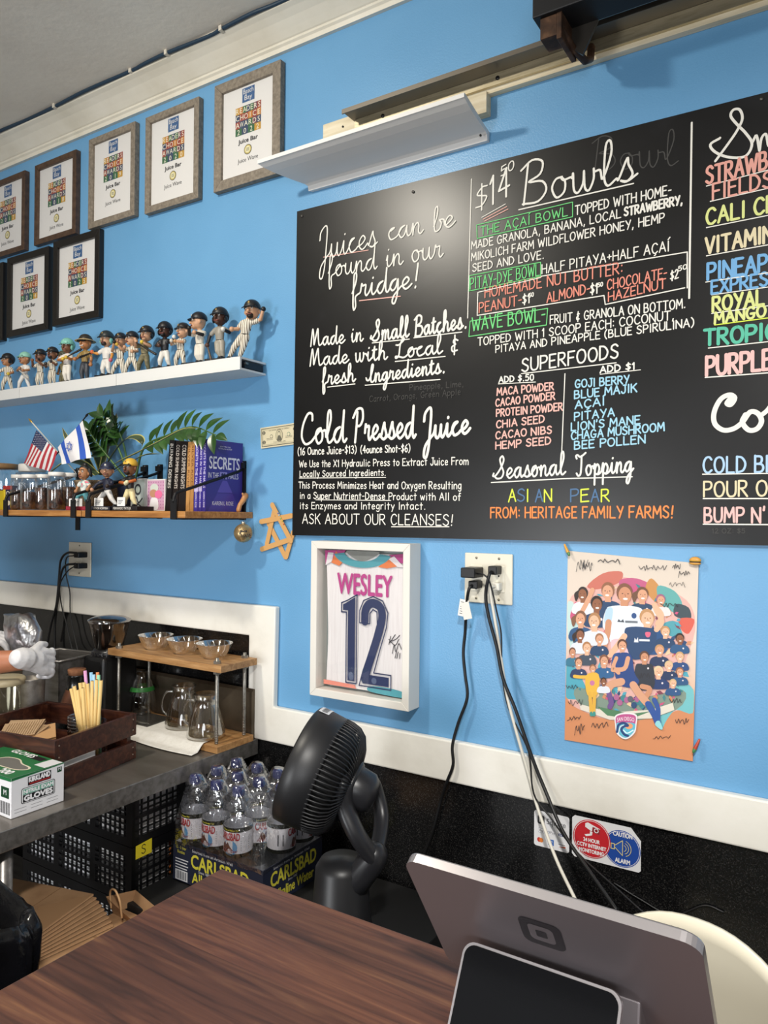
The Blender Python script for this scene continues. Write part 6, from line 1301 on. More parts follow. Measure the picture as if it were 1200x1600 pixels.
# ---------------------------------------------------------------- dark wooden crate
cr_c = Vector((-1.905, -.528, TZ+.0006)); RZ = math.radians(9.5)
t = thing('wooden_crate', 'dark slatted wooden crate holding straws and cup sleeves', 'crate', cr_c, RZ)
CW, CD, CHh, th = .345, .298, .130, .011
def CL(p): return Matrix.Rotation(RZ, 3, 'Z') @ Vector(p)+cr_c
for y in (-CD/2, CD/2-th):
    for z0, z1 in ((.0,.050),(.068,CHh)): b = MB(); b.bx(-CW/2,CW/2,y,y+th,z0+.0005,z1,M_DKWOOD); b.build('slat', t, world=False, bevel=.0012)
for x in (-CW/2, CW/2-th):
    for z0, z1 in ((.0,.050),(.068,CHh)): b = MB(); b.bx(x,x+th,-CD/2+th+.0003,CD/2-th-.0003,z0+.0005,z1,M_DKWOOD); b.build('slat', t, world=False, bevel=.0012)
for x in (-CW/2+th, CW/2-2*th-.004):
    for y in (-CD/2+th, CD/2-2*th-.004): b = MB(); b.bx(x+.0004,x+th+.004,y+.0004,y+th+.004,.001,CHh-.004,M_DKWOOD); b.build('corner_post', t, world=False)
b = MB(); b.bx(-CW/2+th,CW/2-th,-CD/2+th,CD/2-th,.001,.007,M_DKWOOD); b.build('bottom', t, world=False)
b = MB()
for y in (-.135,.135):
    for z in (.015,.035,.085,.115): b.ball((CW/2+.0002,y,z),.0022,C('#b7ab98',.3,.8),6)
b.build('nails', t, world=False)
# straws in their jar
M_STRW = C('#d9b877', .6)
jp_ = CL((.105, .045, .0075)); t = thing('straw_jar', 'glass jar full of paper straws inside the dark crate', 'jar', jp_)
b = MB(); b.lathe((0,0,0), [(.040,.001),(.043,.005),(.043,.095),(.039,.104),(.041,.108),(.041,.118)], M_GLASS, 26, capt=False); b.build('glass', t, world=False)
rnd = random.Random(11)
ST2 = [('#d79ac6',-.020,.020,.0),('#8fbfe0',-.006,.026,.0),('#9cc8e6',.006,.024,.01),('#d9895a',.012,.030,.0),('#95d3ae',.026,.022,.0)]
for k, (c_, dx, dy, tl) in enumerate(ST2):
    nm = ('pink','blue','pale blue','orange','mint green')[k]; t0 = jp_+Vector((dx*.7,dy*.7,.004)); t1 = jp_+Vector((dx*1.25-.040,dy*1.2,.247-.004*k%.01)); mid = t0.lerp(t1,.78)
    r = thing('straw', nm+' ended long paper straw at the back of the straw jar', 'straw', t0, 0, 'coloured straws in the jar'); b = MB(); b.cyl(t0, t1, .0046, C(c_,.6), 12); b.build('tube', r)
for k, (px, py, bx_, by_) in enumerate(((111,1076,-.030,-.016),(116,1072,-.024,-.024),(121,1078,-.018,-.028),(129,1075,-.008,-.030),(125,1067,-.014,-.012),(131,1066,-.004,-.010),(137,1068,.004,-.004),(144,1064,.012,-.018),(151,1062,.020,-.016),(158,1063,.030,-.010))):
    t0 = jp_+Vector((.55*bx_+.012,.6*by_,.004)); top = W(px, py, (jp_.y+by_*1.1)); d = (top-t0); ln = d.length
    r = thing('straw', 'plain tan paper straw in the front of the straw jar', 'straw', t0, 0, 'plain tan straws in the jar'); b = MB(); b.cyl(t0, top, .0047, M_STRW, 12); b.cyl(top-d.normalized()*.001, top+d.normalized()*.0003, .0032, C('#4a3820',.8), 10); b.build('tube', r)
q = CL((.035, .075, .008)); t = thing('wire_coil', 'dark glass jar with ringed neck behind the cup sleeves in the crate', 'jar', q)
b = MB(); b.lathe((0,0,0), [(.034,0),(.036,.075),(.030,.082)], glass('dark_jar_glass',(.45,.44,.44),.15), 22, capt=False); b.build('body', t, world=False)
for k in range(4): b = MB(); b.limb([(.033*math.cos(a),.033*math.sin(a),.088+k*.009) for a in [i*math.pi/12 for i in range(24)]], .0036, glass('ring_glass',(.6,.58,.57),.2), 8, closed=True); b.build('ring', t, world=False)
M_SLV = noisy('corrugated_sleeve', ['#9c7f5c','#b09270','#b99c7a'], scale=(1,1,1), nscale=30, rough=.85)
for k, (x, y, z, rx, rz_, w_, lb) in enumerate(((-.075,-.045,.062,.5,.3,.105,'brown cardboard cup sleeve lying leftmost in the crate'),(-.030,-.050,.066,.42,-.15,.11,'corrugated cup sleeve in the middle of the crate'),(-.035,-.062,.078,.35,.45,.10,'corrugated cup sleeve on top in the crate'),(.020,-.055,.070,.3,.9,.085,'smooth folded cardboard sleeve beside the straw jar'),(-.10,-.02,.058,.6,.1,.10,'cardboard cup sleeve against the crate\'s left side'))):
    t = thing('cup_sleeve', lb, 'cup sleeve', CL((x,y,z+.034)), 0, 'cup sleeves in the crate'); t.rotation_euler = (rx, -.12, RZ+rz_)
    b = MB(); h2 = .034
    for off in (-.003, .003): b.add([(-w_/2*.86,off-.001,-h2),(w_/2*.86,off-.001,-h2),(w_/2,off-.001,h2),(-w_/2,off-.001,h2),(-w_/2*.86,off+.001,-h2),(w_/2*.86,off+.001,-h2),(w_/2,off+.001,h2),(-w_/2,off+.001,h2)], [(0,1,2,3),(7,6,5,4),(0,4,5,1),(1,5,6,2),(2,6,7,3),(3,7,4,0)], M_SLV if k != 3 else C('#b98f62',.8))
    b.v = [(x_, z_, -y_) for x_, y_, z_ in b.v]
    if k in (1, 2):
        for i in range(14): b.box((-.045+i*.0068, 0, .0042),(.0022,.06,.0012),C('#8a6f50',.9))
    b.build('sleeve', t, world=False)
b = MB(); b.box((0,0,0),(.045,.145,.036),C('#e2e0dc',.6)); o = b.build('napkin_stack', world=True, bevel=.006); o.location = CL((.132,-.060,.048)); o.rotation_euler = (0,0,RZ); tag(o, 'white folded napkins seen through the gap of the dark crate', 'napkins')
# ---------------------------------------------------------------- glove box
GX1, GY0, GY1, GZ0, GZ1 = -1.645, -.800, -.664, TZ+.0006, TZ+.094
t = thing('glove_box', 'white and green box of nitrile gloves at the table\'s front corner', 'box', (GX1-.12, (GY0+GY1)/2, GZ0))
M_BOXW = C('#e6e5e8', .4); M_GRN = C('#1f6b3c', .4); M_GRND = C('#123f26', .4)
b = MB(); b.bx(GX1-.24, GX1, GY0, GY1, GZ0, GZ1, M_BOXW); b.build('carton', t, bevel=.0012)
s = Sheet((GX1+.0002,GY0,GZ0),(0,1,0),(0,0,1), .136, .136); hh = (GZ1-GZ0)/.136; K = C('#17171a',.4); Wt = C('#efeef0',.4)
s.poly([(0,hh*.93),(1,hh*.985),(1,hh),(0,hh)], M_GRN, 1)
s.rect(.30,hh*.70,.74,hh*.92,K,1); s.text('KIRKLAND',.52,hh*.78,.085,Wt,2,w=.40,align='c',bold=.006); s.rect(.33,hh*.72,.72,hh*.755,C('#a32a2c',.4),2)
s.rect(.86,hh*.80,.95,hh*.93,M_GRND,1); s.text('M',.905,hh*.845,.05,Wt,2,align='c')
s.rrect(.18,hh*.28,.82,hh*.67,.04,K,1); s.rrect(.192,hh*.295,.808,hh*.655,.035,Wt,2); s.rect(.21,hh*.50,.79,hh*.635,C('#5fa58d',.4),3); s.text('NITRILE EXAM',.5,hh*.525,.06,Wt,4,w=.55,align='c',bold=.005); s.rect(.21,hh*.31,.79,hh*.495,K,3); s.text('GLOVES',.5,hh*.345,.085,Wt,4,w=.53,align='c',bold=.009)
for i in range(6): s.rect(.06+.3*(i % 3), hh*(.19-.08*(i//3)), .06+.3*(i % 3)+.22, hh*(.20-.08*(i//3)), C('#77777c',.5), 1)
s.mb.build('front_print', t, fix=False)
s = Sheet((GX1-.24,GY0,GZ1+.0002),(1,0,0),(0,1,0)); s.rect(0,0,.24,.136,M_GRN,1); s.poly([(.195,.085),(.237,.085),(.237,.134),(.195,.134)],C('#d7d6d8',.5),2)
s.blob([(.075,.06),(.09,.085),(.13,.090),(.165,.075),(.205,.07),(.215,.055),(.19,.038),(.14,.034),(.095,.036)], C('#d8cfb8',.5), 2); s.blob([(.08,.06),(.093,.081),(.13,.086),(.164,.071),(.20,.066),(.21,.055),(.188,.042),(.14,.038),(.097,.040)], C('#6a6862',.6), 3)
s.text('200',.16,.010,.022,Wt,2,bold=.0012); s.text('GLOVES',.05,.112,.018,Wt,2,bold=.001); s.rect(.13,.108,.185,.128,K,2); s.mb.build('top_print', t, fix=False)
s = Sheet((GX1-.24,GY0-.0002,GZ0),(1,0,0),(0,0,1)); s.poly([(0,.080),(.24,.086),(.24,.0934),(0,.0934)],M_GRN,1); s.rect(.20,.045,.232,.07,M_GRND,1); s.text('M',.216,.052,.012,Wt,2,align='c')
for i in range(12): s.rect(.195+i*.0035,.008,.195+i*.0035+(.002 if i % 3 else .0012),.036,K,1)
s.mb.build('side_print', t, fix=False)

# ================================================================ under the table
def copy_tree(o, parent=None):
    c = o.copy(); COL.objects.link(c); c.parent = parent
    for ch in list(o.children): copy_tree(ch, c)
    return c
# black folding crates
KX, KY, KH = .50, .355, .153
M_CRT = C('#0e0e10', .38)
def crate_wall(b, L_, P):
    """lattice wall of length L_ in local (s, z); P maps to space"""
    def bar(s0, s1, z0, z1, d=.010):
        vs = [P(s, y, z) for z in (z0, z1) for s, y in ((s0,0),(s1,0),(s1,d),(s0,d))]
        b.add(vs, [(3,2,1,0),(4,5,6,7),(0,1,5,4),(1,2,6,5),(2,3,7,6),(3,0,4,7)], M_CRT)
    bar(0, L_, .0, .022); bar(0, L_, KH-.030, KH-.002, .014); bar(0, L_, KH*.50-.006, KH*.50+.004)
    n = 2 if L_ < .4 else 3; seg_ = L_/n
    for i in range(n+1): c = min(max(i*seg_, .012), L_-.012); bar(c-.012, c+.012, .0, KH-.003)
    for i in range(n):
        for k in range(1, 7): x = i*seg_+.012+(seg_-.024)*k/7; bar(x-.0020, x+.0020, .02, KH-.03, .005)
    for z in (.040, .057, .092, .107): bar(.01, L_-.01, z-.0018, z+.0018, .005)
kx1, ky0 = -1.652, -.452
def make_crate(z, label, card=None):
    r = thing('folding_crate', label, 'crate', (kx1-KX/2, ky0+KY/2, z), 0, 'black lattice crates stacked under the table')
    for f in ((lambda s, y, zz: (-KX/2+s, -KY/2+y, zz), KX), (lambda s, y, zz: (KX/2-s, KY/2-y, zz), KX), (lambda s, y, zz: (KX/2-y, -KY/2+s, zz), KY), (lambda s, y, zz: (-KX/2+y, KY/2-s, zz), KY)):
        b = MB(); crate_wall(b, f[1], f[0]); b.build('side_panel', r, world=False)
    b = MB(); b.bx(-KX/2+.004,KX/2-.004,-KY/2+.004,KY/2-.004,.001,.006,M_CRT); b.build('bottom', r, world=False)
    return r
zs = [.1855+k*KH for k in range(4)]
lbs = ['lowest black lattice crate, resting on the table\'s undershelf', 'black lattice crate with the yellow L card, second from the bottom', 'black lattice crate with the yellow S card', 'top black lattice crate of the stack, just under the steel table top']
proto = make_crate(zs[0], lbs[0]); crates = [proto]
for k in range(1, 4):
    c = copy_tree(proto); c.location.z = zs[k]; c['label'] = lbs[k]; crates.append(c)
for k, ch in ((1,'L'),(2,'S')):
    s = Sheet((KX/2+.0012,-KY/2+.012,KH-.036),(0,1,0),(0,0,1)); s.poly([(0,0),(.055,0),(.055,.040),(0,.036)],C('#dcc92a',.5),1)
    st, tw = printed(ch)
    for sm, q in st:
        pts = [(.020+a*.024, .008+c_*.024) for a, c_ in q]
        (s.curve if sm else s.line)(pts, .0024, C('#1a1a18',.6), 2)
    s.mb.build('letter_card', crates[k], world=False, fix=False)
M_CUPW = C('#d8d8de', .6)
rnd = random.Random(21)
for k in range(4):
    wh = ('bottom crate','crate with L card','crate with S card','top crate')[k]; n = 0
    for (x, y, w_, d_, h_, c_, nm, cat, pos) in ((-.165,-.0955,.15,.14,.118,'#f2f2f6','paper_packet','packet','white wrapped packet at the far left of the '),(-.015,-.0955,.14,.14,.120,'#f4f4f8','paper_packet','packet','white wrapped packet in the middle front of the '),(.148,-.0955,.175,.14,.120,'#f0eeee','paper_packet','packet','white wrapped packet in the near corner of the '),
              (.162,.07,.145,.18,.112,('#c9a06a','#b8bac6','#b5682c','#dcdce2')[k],'kraft_packet' ,'packet','kraft packet at the right rear of the '),(-.085,.09,.30,.15,.09,'#9a9aa2','paper_packet','packet','greyish packet at the back of the ')):
        o = MB().box((kx1-KX/2+x, ky0+KY/2+y, zs[k]+.0065+h_/2),(w_-.004,d_-.004,h_-.004),C(c_,.7)).build(nm, bevel=.010); tag(o, ('white' if nm == 'kraft_packet' and k in (1,3) else '')+pos.replace('kraft','orange-brown' if k == 2 else 'kraft' if k == 0 else 'paper')+wh, cat, 'packets inside the black crates')
o = MB().ball((kx1-.10, ky0+.22, zs[2]+KH-.03), .06, C('#8d8f9c',.6), 18, (.8,1,.8)).build('grey_bundle') if False else None
# black low cabinet carrying bottles and fan
LZ = .530
t = thing('low_cabinet', 'low black cabinet carrying the bottle pack and the fan', 'cabinet', (-1.25, -.25, 0))
b = MB(); b.bx(-1.635, -.86, -.50, -.024, 0, LZ, C('#101011', .6)); b.build('body', t, bevel=.003)
# ---------------------------------------------------------------- pack of bottled water
TX0, TX1, TY0, TY1 = -1.607, -1.277, -.347, -.098
t = thing('bottle_tray', 'navy cardboard tray of the bottled water pack', 'tray', ((TX0+TX1)/2, (TY0+TY1)/2, LZ+.0005))
M_NVY = C('#22273a', .5); M_YEL = C('#d8cf45', .5)
b = MB()
for x0, x1, y0, y1 in ((TX0,TX1,TY0,TY0+.003),(TX0,TX1,TY1-.003,TY1),(TX0,TX0+.003,TY0+.003,TY1-.003),(TX1-.003,TX1,TY0+.003,TY1-.003)): b.bx(x0,x1,y0,y1,LZ+.0005,LZ+.108,M_NVY)
b.bx(TX0,TX1,TY0,TY1,LZ+.0005,LZ+.003,M_NVY)
MW = C('#c9c9cb',.6); b.bx(TX0+.003,TX1-.003,TY0+.003,TY1-.003,LZ+.003,LZ+.0036,MW); b.bx(TX0+.003,TX0+.0036,TY0+.0036,TY1-.0036,LZ+.0036,LZ+.106,MW); b.bx(TX1-.0036,TX1-.003,TY0+.0036,TY1-.0036,LZ+.0036,LZ+.106,MW); b.bx(TX0+.003,TX1-.003,TY1-.0036,TY1-.003,LZ+.0036,LZ+.106,MW); tr = b.build('tray', t)
s = Sheet((TX0,TY0-.0004,LZ),(1,0,0),(0,0,1)); Wt = C('#d8d8dc',.5)
s.text('12 - 1 liter',.012,.092,.008,M_YEL,1,w=.04); s.text('Bottles',.018,.080,.008,M_YEL,1,w=.028)
for i in range(4): s.rect(.010,.062-.008*i,.060-.004*(i % 2),.065-.008*i,Wt,1)
s.rect(.010,.006,.058,.034,Wt,1)
for i in range(12): s.rect(.014+i*.0034,.009,.014+i*.0034+(.002 if i % 3 else .001),.031,M_NVY,2)
s.text('Sourced from an Artesian Well',.075,.094,.008,Wt,1,w=.15); s.text('CARLSBAD',.072,.052,.036,M_YEL,1,w=.21,bold=.0012); s.text('Since 1882',.10,.043,.007,Wt,1); s.text('Alkaline Water',.076,.012,.028,M_YEL,1,w=.22,bold=.0008)
s.mb.build('lettering', tr, fix=False)
s = Sheet((TX1+.0004,TY0,LZ),(0,1,0),(0,0,1)); s.text('Sourced from an Artesian Well',.04,.096,.007,Wt,1,w=.15); s.text('CARLSBAD',.03,.054,.036,M_YEL,1,w=.19,bold=.0012); s.text('Since 1882',.10,.044,.006,Wt,1); s.text('Alkaline Water',.04,.014,.026,M_YEL,1,w=.17,bold=.0008); s.mb.build('lettering', tr, fix=False)
M_CAPB = C('#1f2a63', .35); M_LAB = C('#e2e0e4', .5)
def make_bottle():
    r = thing('water_bottle', '', 'bottle', (0,0,0), 0, 'bottles of water in the tray'); rr_ = .0385
    b = MB(); b.lathe((0,0,0), [(.030,.002),(rr_-.002,.0),(rr_,.006),(rr_,.196),(rr_-.003,.208),(.026,.232),(.016,.250),(.0135,.256),(.0135,.262)], M_PLASTIC, 28, capt=False); b.build('body', r, world=False)
    b = MB(); b.lathe((0,0,.259), [(.0155,0),(.0158,.003),(.0158,.021),(.0145,.0235),(.0001,.0238)], M_CAPB, 22)
    for q in range(20): a = q*math.pi/10; b.box((.016*math.cos(a),.016*math.sin(a),.270),(.0012,.0012,.016),M_CAPB,Matrix.Rotation(a,3,'Z'))
    b.build('cap', r, world=False)
    l0, l1 = .108, .186
    b = MB(); b.lathe((0,0,0), [(rr_+.0006,l0),(rr_+.0006,l1)], M_LAB, 36, capb=False, capt=False); lb_ = b.build('label_wrap', r, world=False)
    s = Sheet((0,0,0),(1,0,0),(0,0,1)); s.P = lambda x, y, L: Vector(((rr_+.0008+.0002*L)*math.sin(x/rr_), -(rr_+.0008+.0002*L)*math.cos(x/rr_), y))
    for k in range(24): x0 = -math.pi*rr_+k*2*math.pi*rr_/24; x1 = x0+2*math.pi*rr_/24; s.rect(x0,l1-.012,x1,l1,C('#16180f',.5),1); s.rect(x0,l0,x1,l0+.010,C('#16180f',.5),1)
    s.text('Sourced from an Artesian Well',0,l1-.009,.005,M_YEL,2,w=.058,align='c'); s.text('CARLSBAD',0,l1-.033,.019,C('#b02a35',.5),2,w=.062,align='c',bold=.0006)
    s.ell(.004,.134,.021,.020,C('#5b9bc9',.5),2,18); s.blob([(-.018,.120),(-.018,.140),(-.012,.146),(-.006,.141),(-.002,.147),(.004,.138),(.012,.128),(.016,.122)],C('#6b3f35',.5),3); s.text('Alkaline Water',0,l0+.013,.009,C('#8f2a35',.5),3,w=.052,align='c')
    for k in range(6): s.rect(.034,.126+.006*k,.058,.1285+.006*k,C('#8c8a90',.5),1)
    s.rect(-.06,.128,-.044,.158,C('#3a3a40',.5),1)
    s.mb.build('print', lb_, world=False, fix=False)
    return r
bproto = make_bottle(); first = True; PXs = [TX0+.041+.0815*i for i in range(4)]; PYs = [TY0+.042+.0815*j for j in range(3)]
rows_ = ('front row','middle row','back row'); cols_ = ('leftmost','second from left','third from left','rightmost')
for j in range(3):
    for i in range(4):
        if j == 0 and i == 3: continue
        o = bproto if first else copy_tree(bproto); first = False
        o.location = (PXs[i], PYs[j], LZ+.0045); o.rotation_euler = (0,0,[-.35,-.12,.05,.3][i] if j == 0 else (1.3 if i == 2 else 2.0 if i == 3 else .4))
        o['label'] = '%s blue-capped water bottle in the %s of the tray' % (cols_[i], rows_[j])
def film(u, v):
    x = TX0-.002+(TX1-TX0+.004)*u; y = TY0-.002+(TY1-TY0+.004)*v; z = LZ+.215
    for j in range(3):
        for i in range(4):
            if j == 0 and i == 3: continue
            d2_ = (x-PXs[i])**2+(y-PYs[j])**2; z = max(z, LZ+.292-.07*min(1, max(0, (math.sqrt(d2_)-.016)/.045))**1.1)
    if x > PXs[2]+.04 and y < PYs[0]+.045: z = min(z, LZ+.20)
    e = min(u, 1-u, v, 1-v)
    if e < .10: z = LZ+.100+(z-LZ-.100)*(e/.10)**.45
    return Vector((x, y, z+.002*math.sin(x*90)*math.cos(y*110)))
o = MB().grid(film, 64, 52, M_FILM).build('shrink_wrap', fix=False); tag(o, 'clear crinkled shrink film stretched over the water bottles', 'plastic wrap')
# ---------------------------------------------------------------- kraft bags on a carton
BZ = .515
t = thing('cardboard_box', 'closed kraft carton under the fanned paper bags', 'box', (-1.47, -.62, 0)); b = MB(); b.bx(-1.622, -1.330, -.790, -.505, 0, BZ, M_KRAFT); b.build('carton', t, bevel=.002)
s = Sheet((-1.622,-.790,BZ+.0002),(1,0,0),(0,1,0)); s.rect(.0,.156,.292,.164,C('#8d6a48',.8),1); s.mb.build('seam', t, fix=False)
for k in range(9):
    z = BZ+.0012+k*.0066; a = math.radians(-6+2.6*k)
    lab_ = 'topmost folded kraft paper bag of the fanned stack beside the bin' if k == 8 else 'folded kraft paper bag below the topmost one in the fanned stack'
    r = thing('paper_bag', lab_, 'paper bag', (-1.584-.0015*k, -.772+.001*k, z), a, 'folded kraft bags in the fanned stack')
    b = MB(); b.bx(-.265,0,0,.197,0,.0052,M_KRAFT); b.build('panel', r, world=False, bevel=.0018)
    b = MB(); b.add([(.0003,.002,.0010),(.0003,.195,.0010),(.0003,.195,.0040),(.0003,.002,.0040)], [(0,1,2,3)], C('#c39d76',.8)); b.build('cut_edge', r, world=False, fix=False)
    if k == 8:
        b = MB(); b.add([(-.002,.003,.0056),(-.002,.194,.0056),(-.085,.098,.0058)], [(0,1,2)], C('#a07a55',.8)); b.bx(-.1015,-.100,.002,.195,.0053,.0057,C('#8a6746',.8)); b.build('bottom_fold', r, world=False, fix=False)
        for q in (.07, .13): b = MB(); b.limb(spline([(-.265,q-.035,.002),(-.290,q-.03,.004),(-.300,q,.006),(-.290,q+.03,.004),(-.265,q+.035,.002)],5), .0022, C('#b58f66',.8), 6); b.build('handle', r, world=False)
t = thing('paper_bag', 'open kraft bag with twisted handle standing behind the fanned stack', 'paper bag', (-1.545, -.555, BZ+.0008), -.25)
b = MB(); b.grid(lambda u, v: Vector((-.075+.15*u, .012*math.sin(u*3.1)-.02*v, .050*v*(1-.3*math.sin(u*3.14)))), 12, 6, M_KRAFT); b.grid(lambda u, v: Vector((-.075+.15*u, .05+.01*v, .04*v)), 8, 4, M_KRAFT)
for x in (-.075,.075): b.grid(lambda u, v, x=x: Vector((x, .05*u+(.01*u-.02*(1-u))*v, (.050*(1-u)+.04*u)*v)), 4, 4, M_KRAFT)
b.build('bag', t, world=False, fix=False); b = MB(); b.limb(spline([(-.06,-.012,.025),(-.062,-.014,.065),(-.03,-.016,.082),(.0,-.016,.065),(.004,-.012,.025)],6), .0026, C('#b58f66',.8), 6); b.build('handle', t, world=False)
# ---------------------------------------------------------------- bin with black bag
t = thing('waste_bin', 'black waste bin lined with a glossy black bag at the lower left', 'bin', (-1.555, -1.085, 0), -.12)
b = MB(); b.box((0,0,.36),(.40,.30,.72),M_DARK,taper=1.1); b.build('bin', t, world=False, bevel=.02, seg=3)
M_BAG = noisy('glossy_black_bag', ['#08080a','#0d0d10','#131317'], nscale=8, rough=.20, bump=1.0, bscale=22)
prof_ = [(.86,.30),(.90,.40),(.94,.52),(1.0,.62),(1.05,.70),(1.06,.755),(1.0,.785),(.93,.775),(.86,.70),(.80,.5),(.7,.3)]
vs = []; N_ = 72
for i, (k, z) in enumerate(prof_):
    for q in range(N_):
        a = 2*math.pi*q/N_; c_, n_ = math.cos(a), math.sin(a); e = .30; x = math.copysign(abs(c_)**e, c_)*.235*k; y = math.copysign(abs(n_)**e, n_)*.18*k
        w_ = .004*math.sin(q*2.3+i*.4)+.003*math.sin(q*5.1)+.004*math.sin(q*1.1+i*.9); f_ = 1+w_*(3 if i < 4 else 2)/.235*.4
        vs.append((x*f_, y*f_, z+.006*math.sin(q*.7+1)*(i > 2)))
fs = [(i*N_+q, i*N_+(q+1) % N_, (i+1)*N_+(q+1) % N_, (i+1)*N_+q) for i in range(len(prof_)-1) for q in range(N_)]
b = MB(); b.add(vs, fs, M_BAG, True); b.build('bin_bag', t, world=False)

# ================================================================ fan
fc = W(466, 1190, -.40); ax = (-.92*RT+.34*UP+.20*fwd).normalized(); bk = -ax
fr = .1365
t = thing('floor_fan', 'black round air circulator fan tilted up behind the walnut counter', 'fan', (fc.x+.12, -.36, LZ+.0006))
M_FAN = C('#1c1c1e', .42); M_FAN2 = C('#232326', .36)
b = MB(); b.lathe(fc, [(fr*.93,.012),(fr*.955,0),(fr,.004),(fr*1.01,.03),(fr*.985,.074),(fr*.95,.078),(fr*.90,.07)], M_FAN, 64, axis=bk, capb=False, capt=False); b.build('duct', t)
Q = Vector((0,0,1)).rotation_difference(bk)
b = MB()
for k in range(72):
    a = 2*math.pi*k/72; P_ = [fc+Q @ Vector((r_*math.cos(a), r_*math.sin(a), h_)) for r_, h_ in ((fr*.975,.072),(fr*.965,.090),(fr*.93,.108),(fr*.84,.124),(fr*.66,.136),(fr*.42,.142))]
    b.limb(P_, .0021, M_FAN, 6)
b.lathe(fc, [(fr*.90,.070),(fr*.84,.095),(fr*.70,.115),(fr*.40,.125)], C('#0b0b0c',.6), 40, axis=bk, capb=False, capt=False)
b.lathe(fc, [(fr*.40,.136),(fr*.44,.143),(fr*.40,.150),(.0001,.152)], M_FAN, 32, axis=bk); b.build('rear_grille', t)
b = MB()
for k in range(48):
    a = 2*math.pi*k/48; P_ = [fc+Q @ Vector((r_*math.cos(a+s_), r_*math.sin(a+s_), h_)) for r_, h_, s_ in ((fr*.94,.008,0),(fr*.6,.002,.25),(fr*.25,.0,.5))]; b.limb(P_, .0018, M_FAN, 5)
b.lathe(fc, [(fr*.26,.004),(fr*.24,-.003),(.0001,-.004)], M_FAN, 28, axis=bk); b.build('front_grille', t)
b = MB()
for k in range(5):
    a0 = 2*math.pi*k/5
    b.grid(lambda u, v, a0=a0: fc+Q @ Vector(((.03+.085*u)*math.cos(a0+1.4*v*(.85+.15*u)), (.03+.095*u)*math.sin(a0+1.4*v*(.85+.15*u)), .05+.035*(v-.5))), 6, 8, C('#151517',.4))
b.build('blades', t, fix=False)
b = MB(); b.lathe(fc, [(.03,.02),(.045,.06),(.05,.15),(.046,.185),(.030,.20),(.0001,.204)], M_FAN2, 30, axis=bk); b.build('motor_housing', t)
mh = fc+bk*.160
base_c = Vector((fc.x+.16, -.37, LZ+.0006))
def fp(px, py, Y): return W(px, py, Y)
a1_ = [fp(538,1226,-.40), fp(540,1262,-.40), fp(558,1305,-.40), fp(583,1340,-.37)]
b = MB(); b.limb(spline(a1_, 5), [.026-.004*i/15 for i in range(16)], M_FAN2, 14, flat=.8); b.build('yoke_arm', t)
a2_ = [mh+UP*.02+RT*.01, fp(583,1225,-.26), fp(596,1275,-.26), fp(590,1325,-.32), fp(583,1340,-.36)]
b = MB(); b.limb(spline(a2_, 5), .020, M_FAN2, 14, flat=.8); b.build('yoke_arm', t)
bb = fp(545,1345,-.36); b = MB(); b.lathe((bb.x-.02, -.36, LZ+.0006), [(.088,0),(.090,.006),(.086,.02),(.070,.07),(.062,bb.z-LZ-.02),(.05,bb.z-LZ),(.0001,bb.z-LZ+.004)], M_FAN, 36); b.limb([(bb.x-.02,-.36,bb.z-.03),(bb.x+.03,-.36,bb.z-.035),fp(584,1338,-.36)], .034, M_FAN2, 12); b.build('base', t)
qd = W(497, 1106, -.42); s = Sheet(fc+UP*(fr*1.012)+bk*.012-RT*.0, bk, RT.cross(bk) if False else bk.cross(UP)); 
# pale sticker wrapped on the top of the duct
up_l = (UP-bk*UP.dot(bk)).normalized(); sd = bk.cross(up_l)
b = MB(); Ls = [(a, h_) for h_ in (.008,.034) for a in (-.22,-.08,.06,.20)]
pt = lambda a, h_, r_: fc+bk*h_+(up_l*math.cos(a)+sd*math.sin(a))*r_
b.add([pt(a-.12, h_, fr*1.016) for a, h_ in Ls], [(0,1,5,4),(1,2,6,5),(2,3,7,6)], C('#d7d9de',.5))
for k in range(9): a = -.30+k*.040; b.add([pt(a,.014,fr*1.019),pt(a+.018,.014,fr*1.019),pt(a+.018,.028,fr*1.019),pt(a,.028,fr*1.019)], [(0,1,2,3)], C('#3a3a40',.6))
b.build('barcode_sticker', t, fix=False)

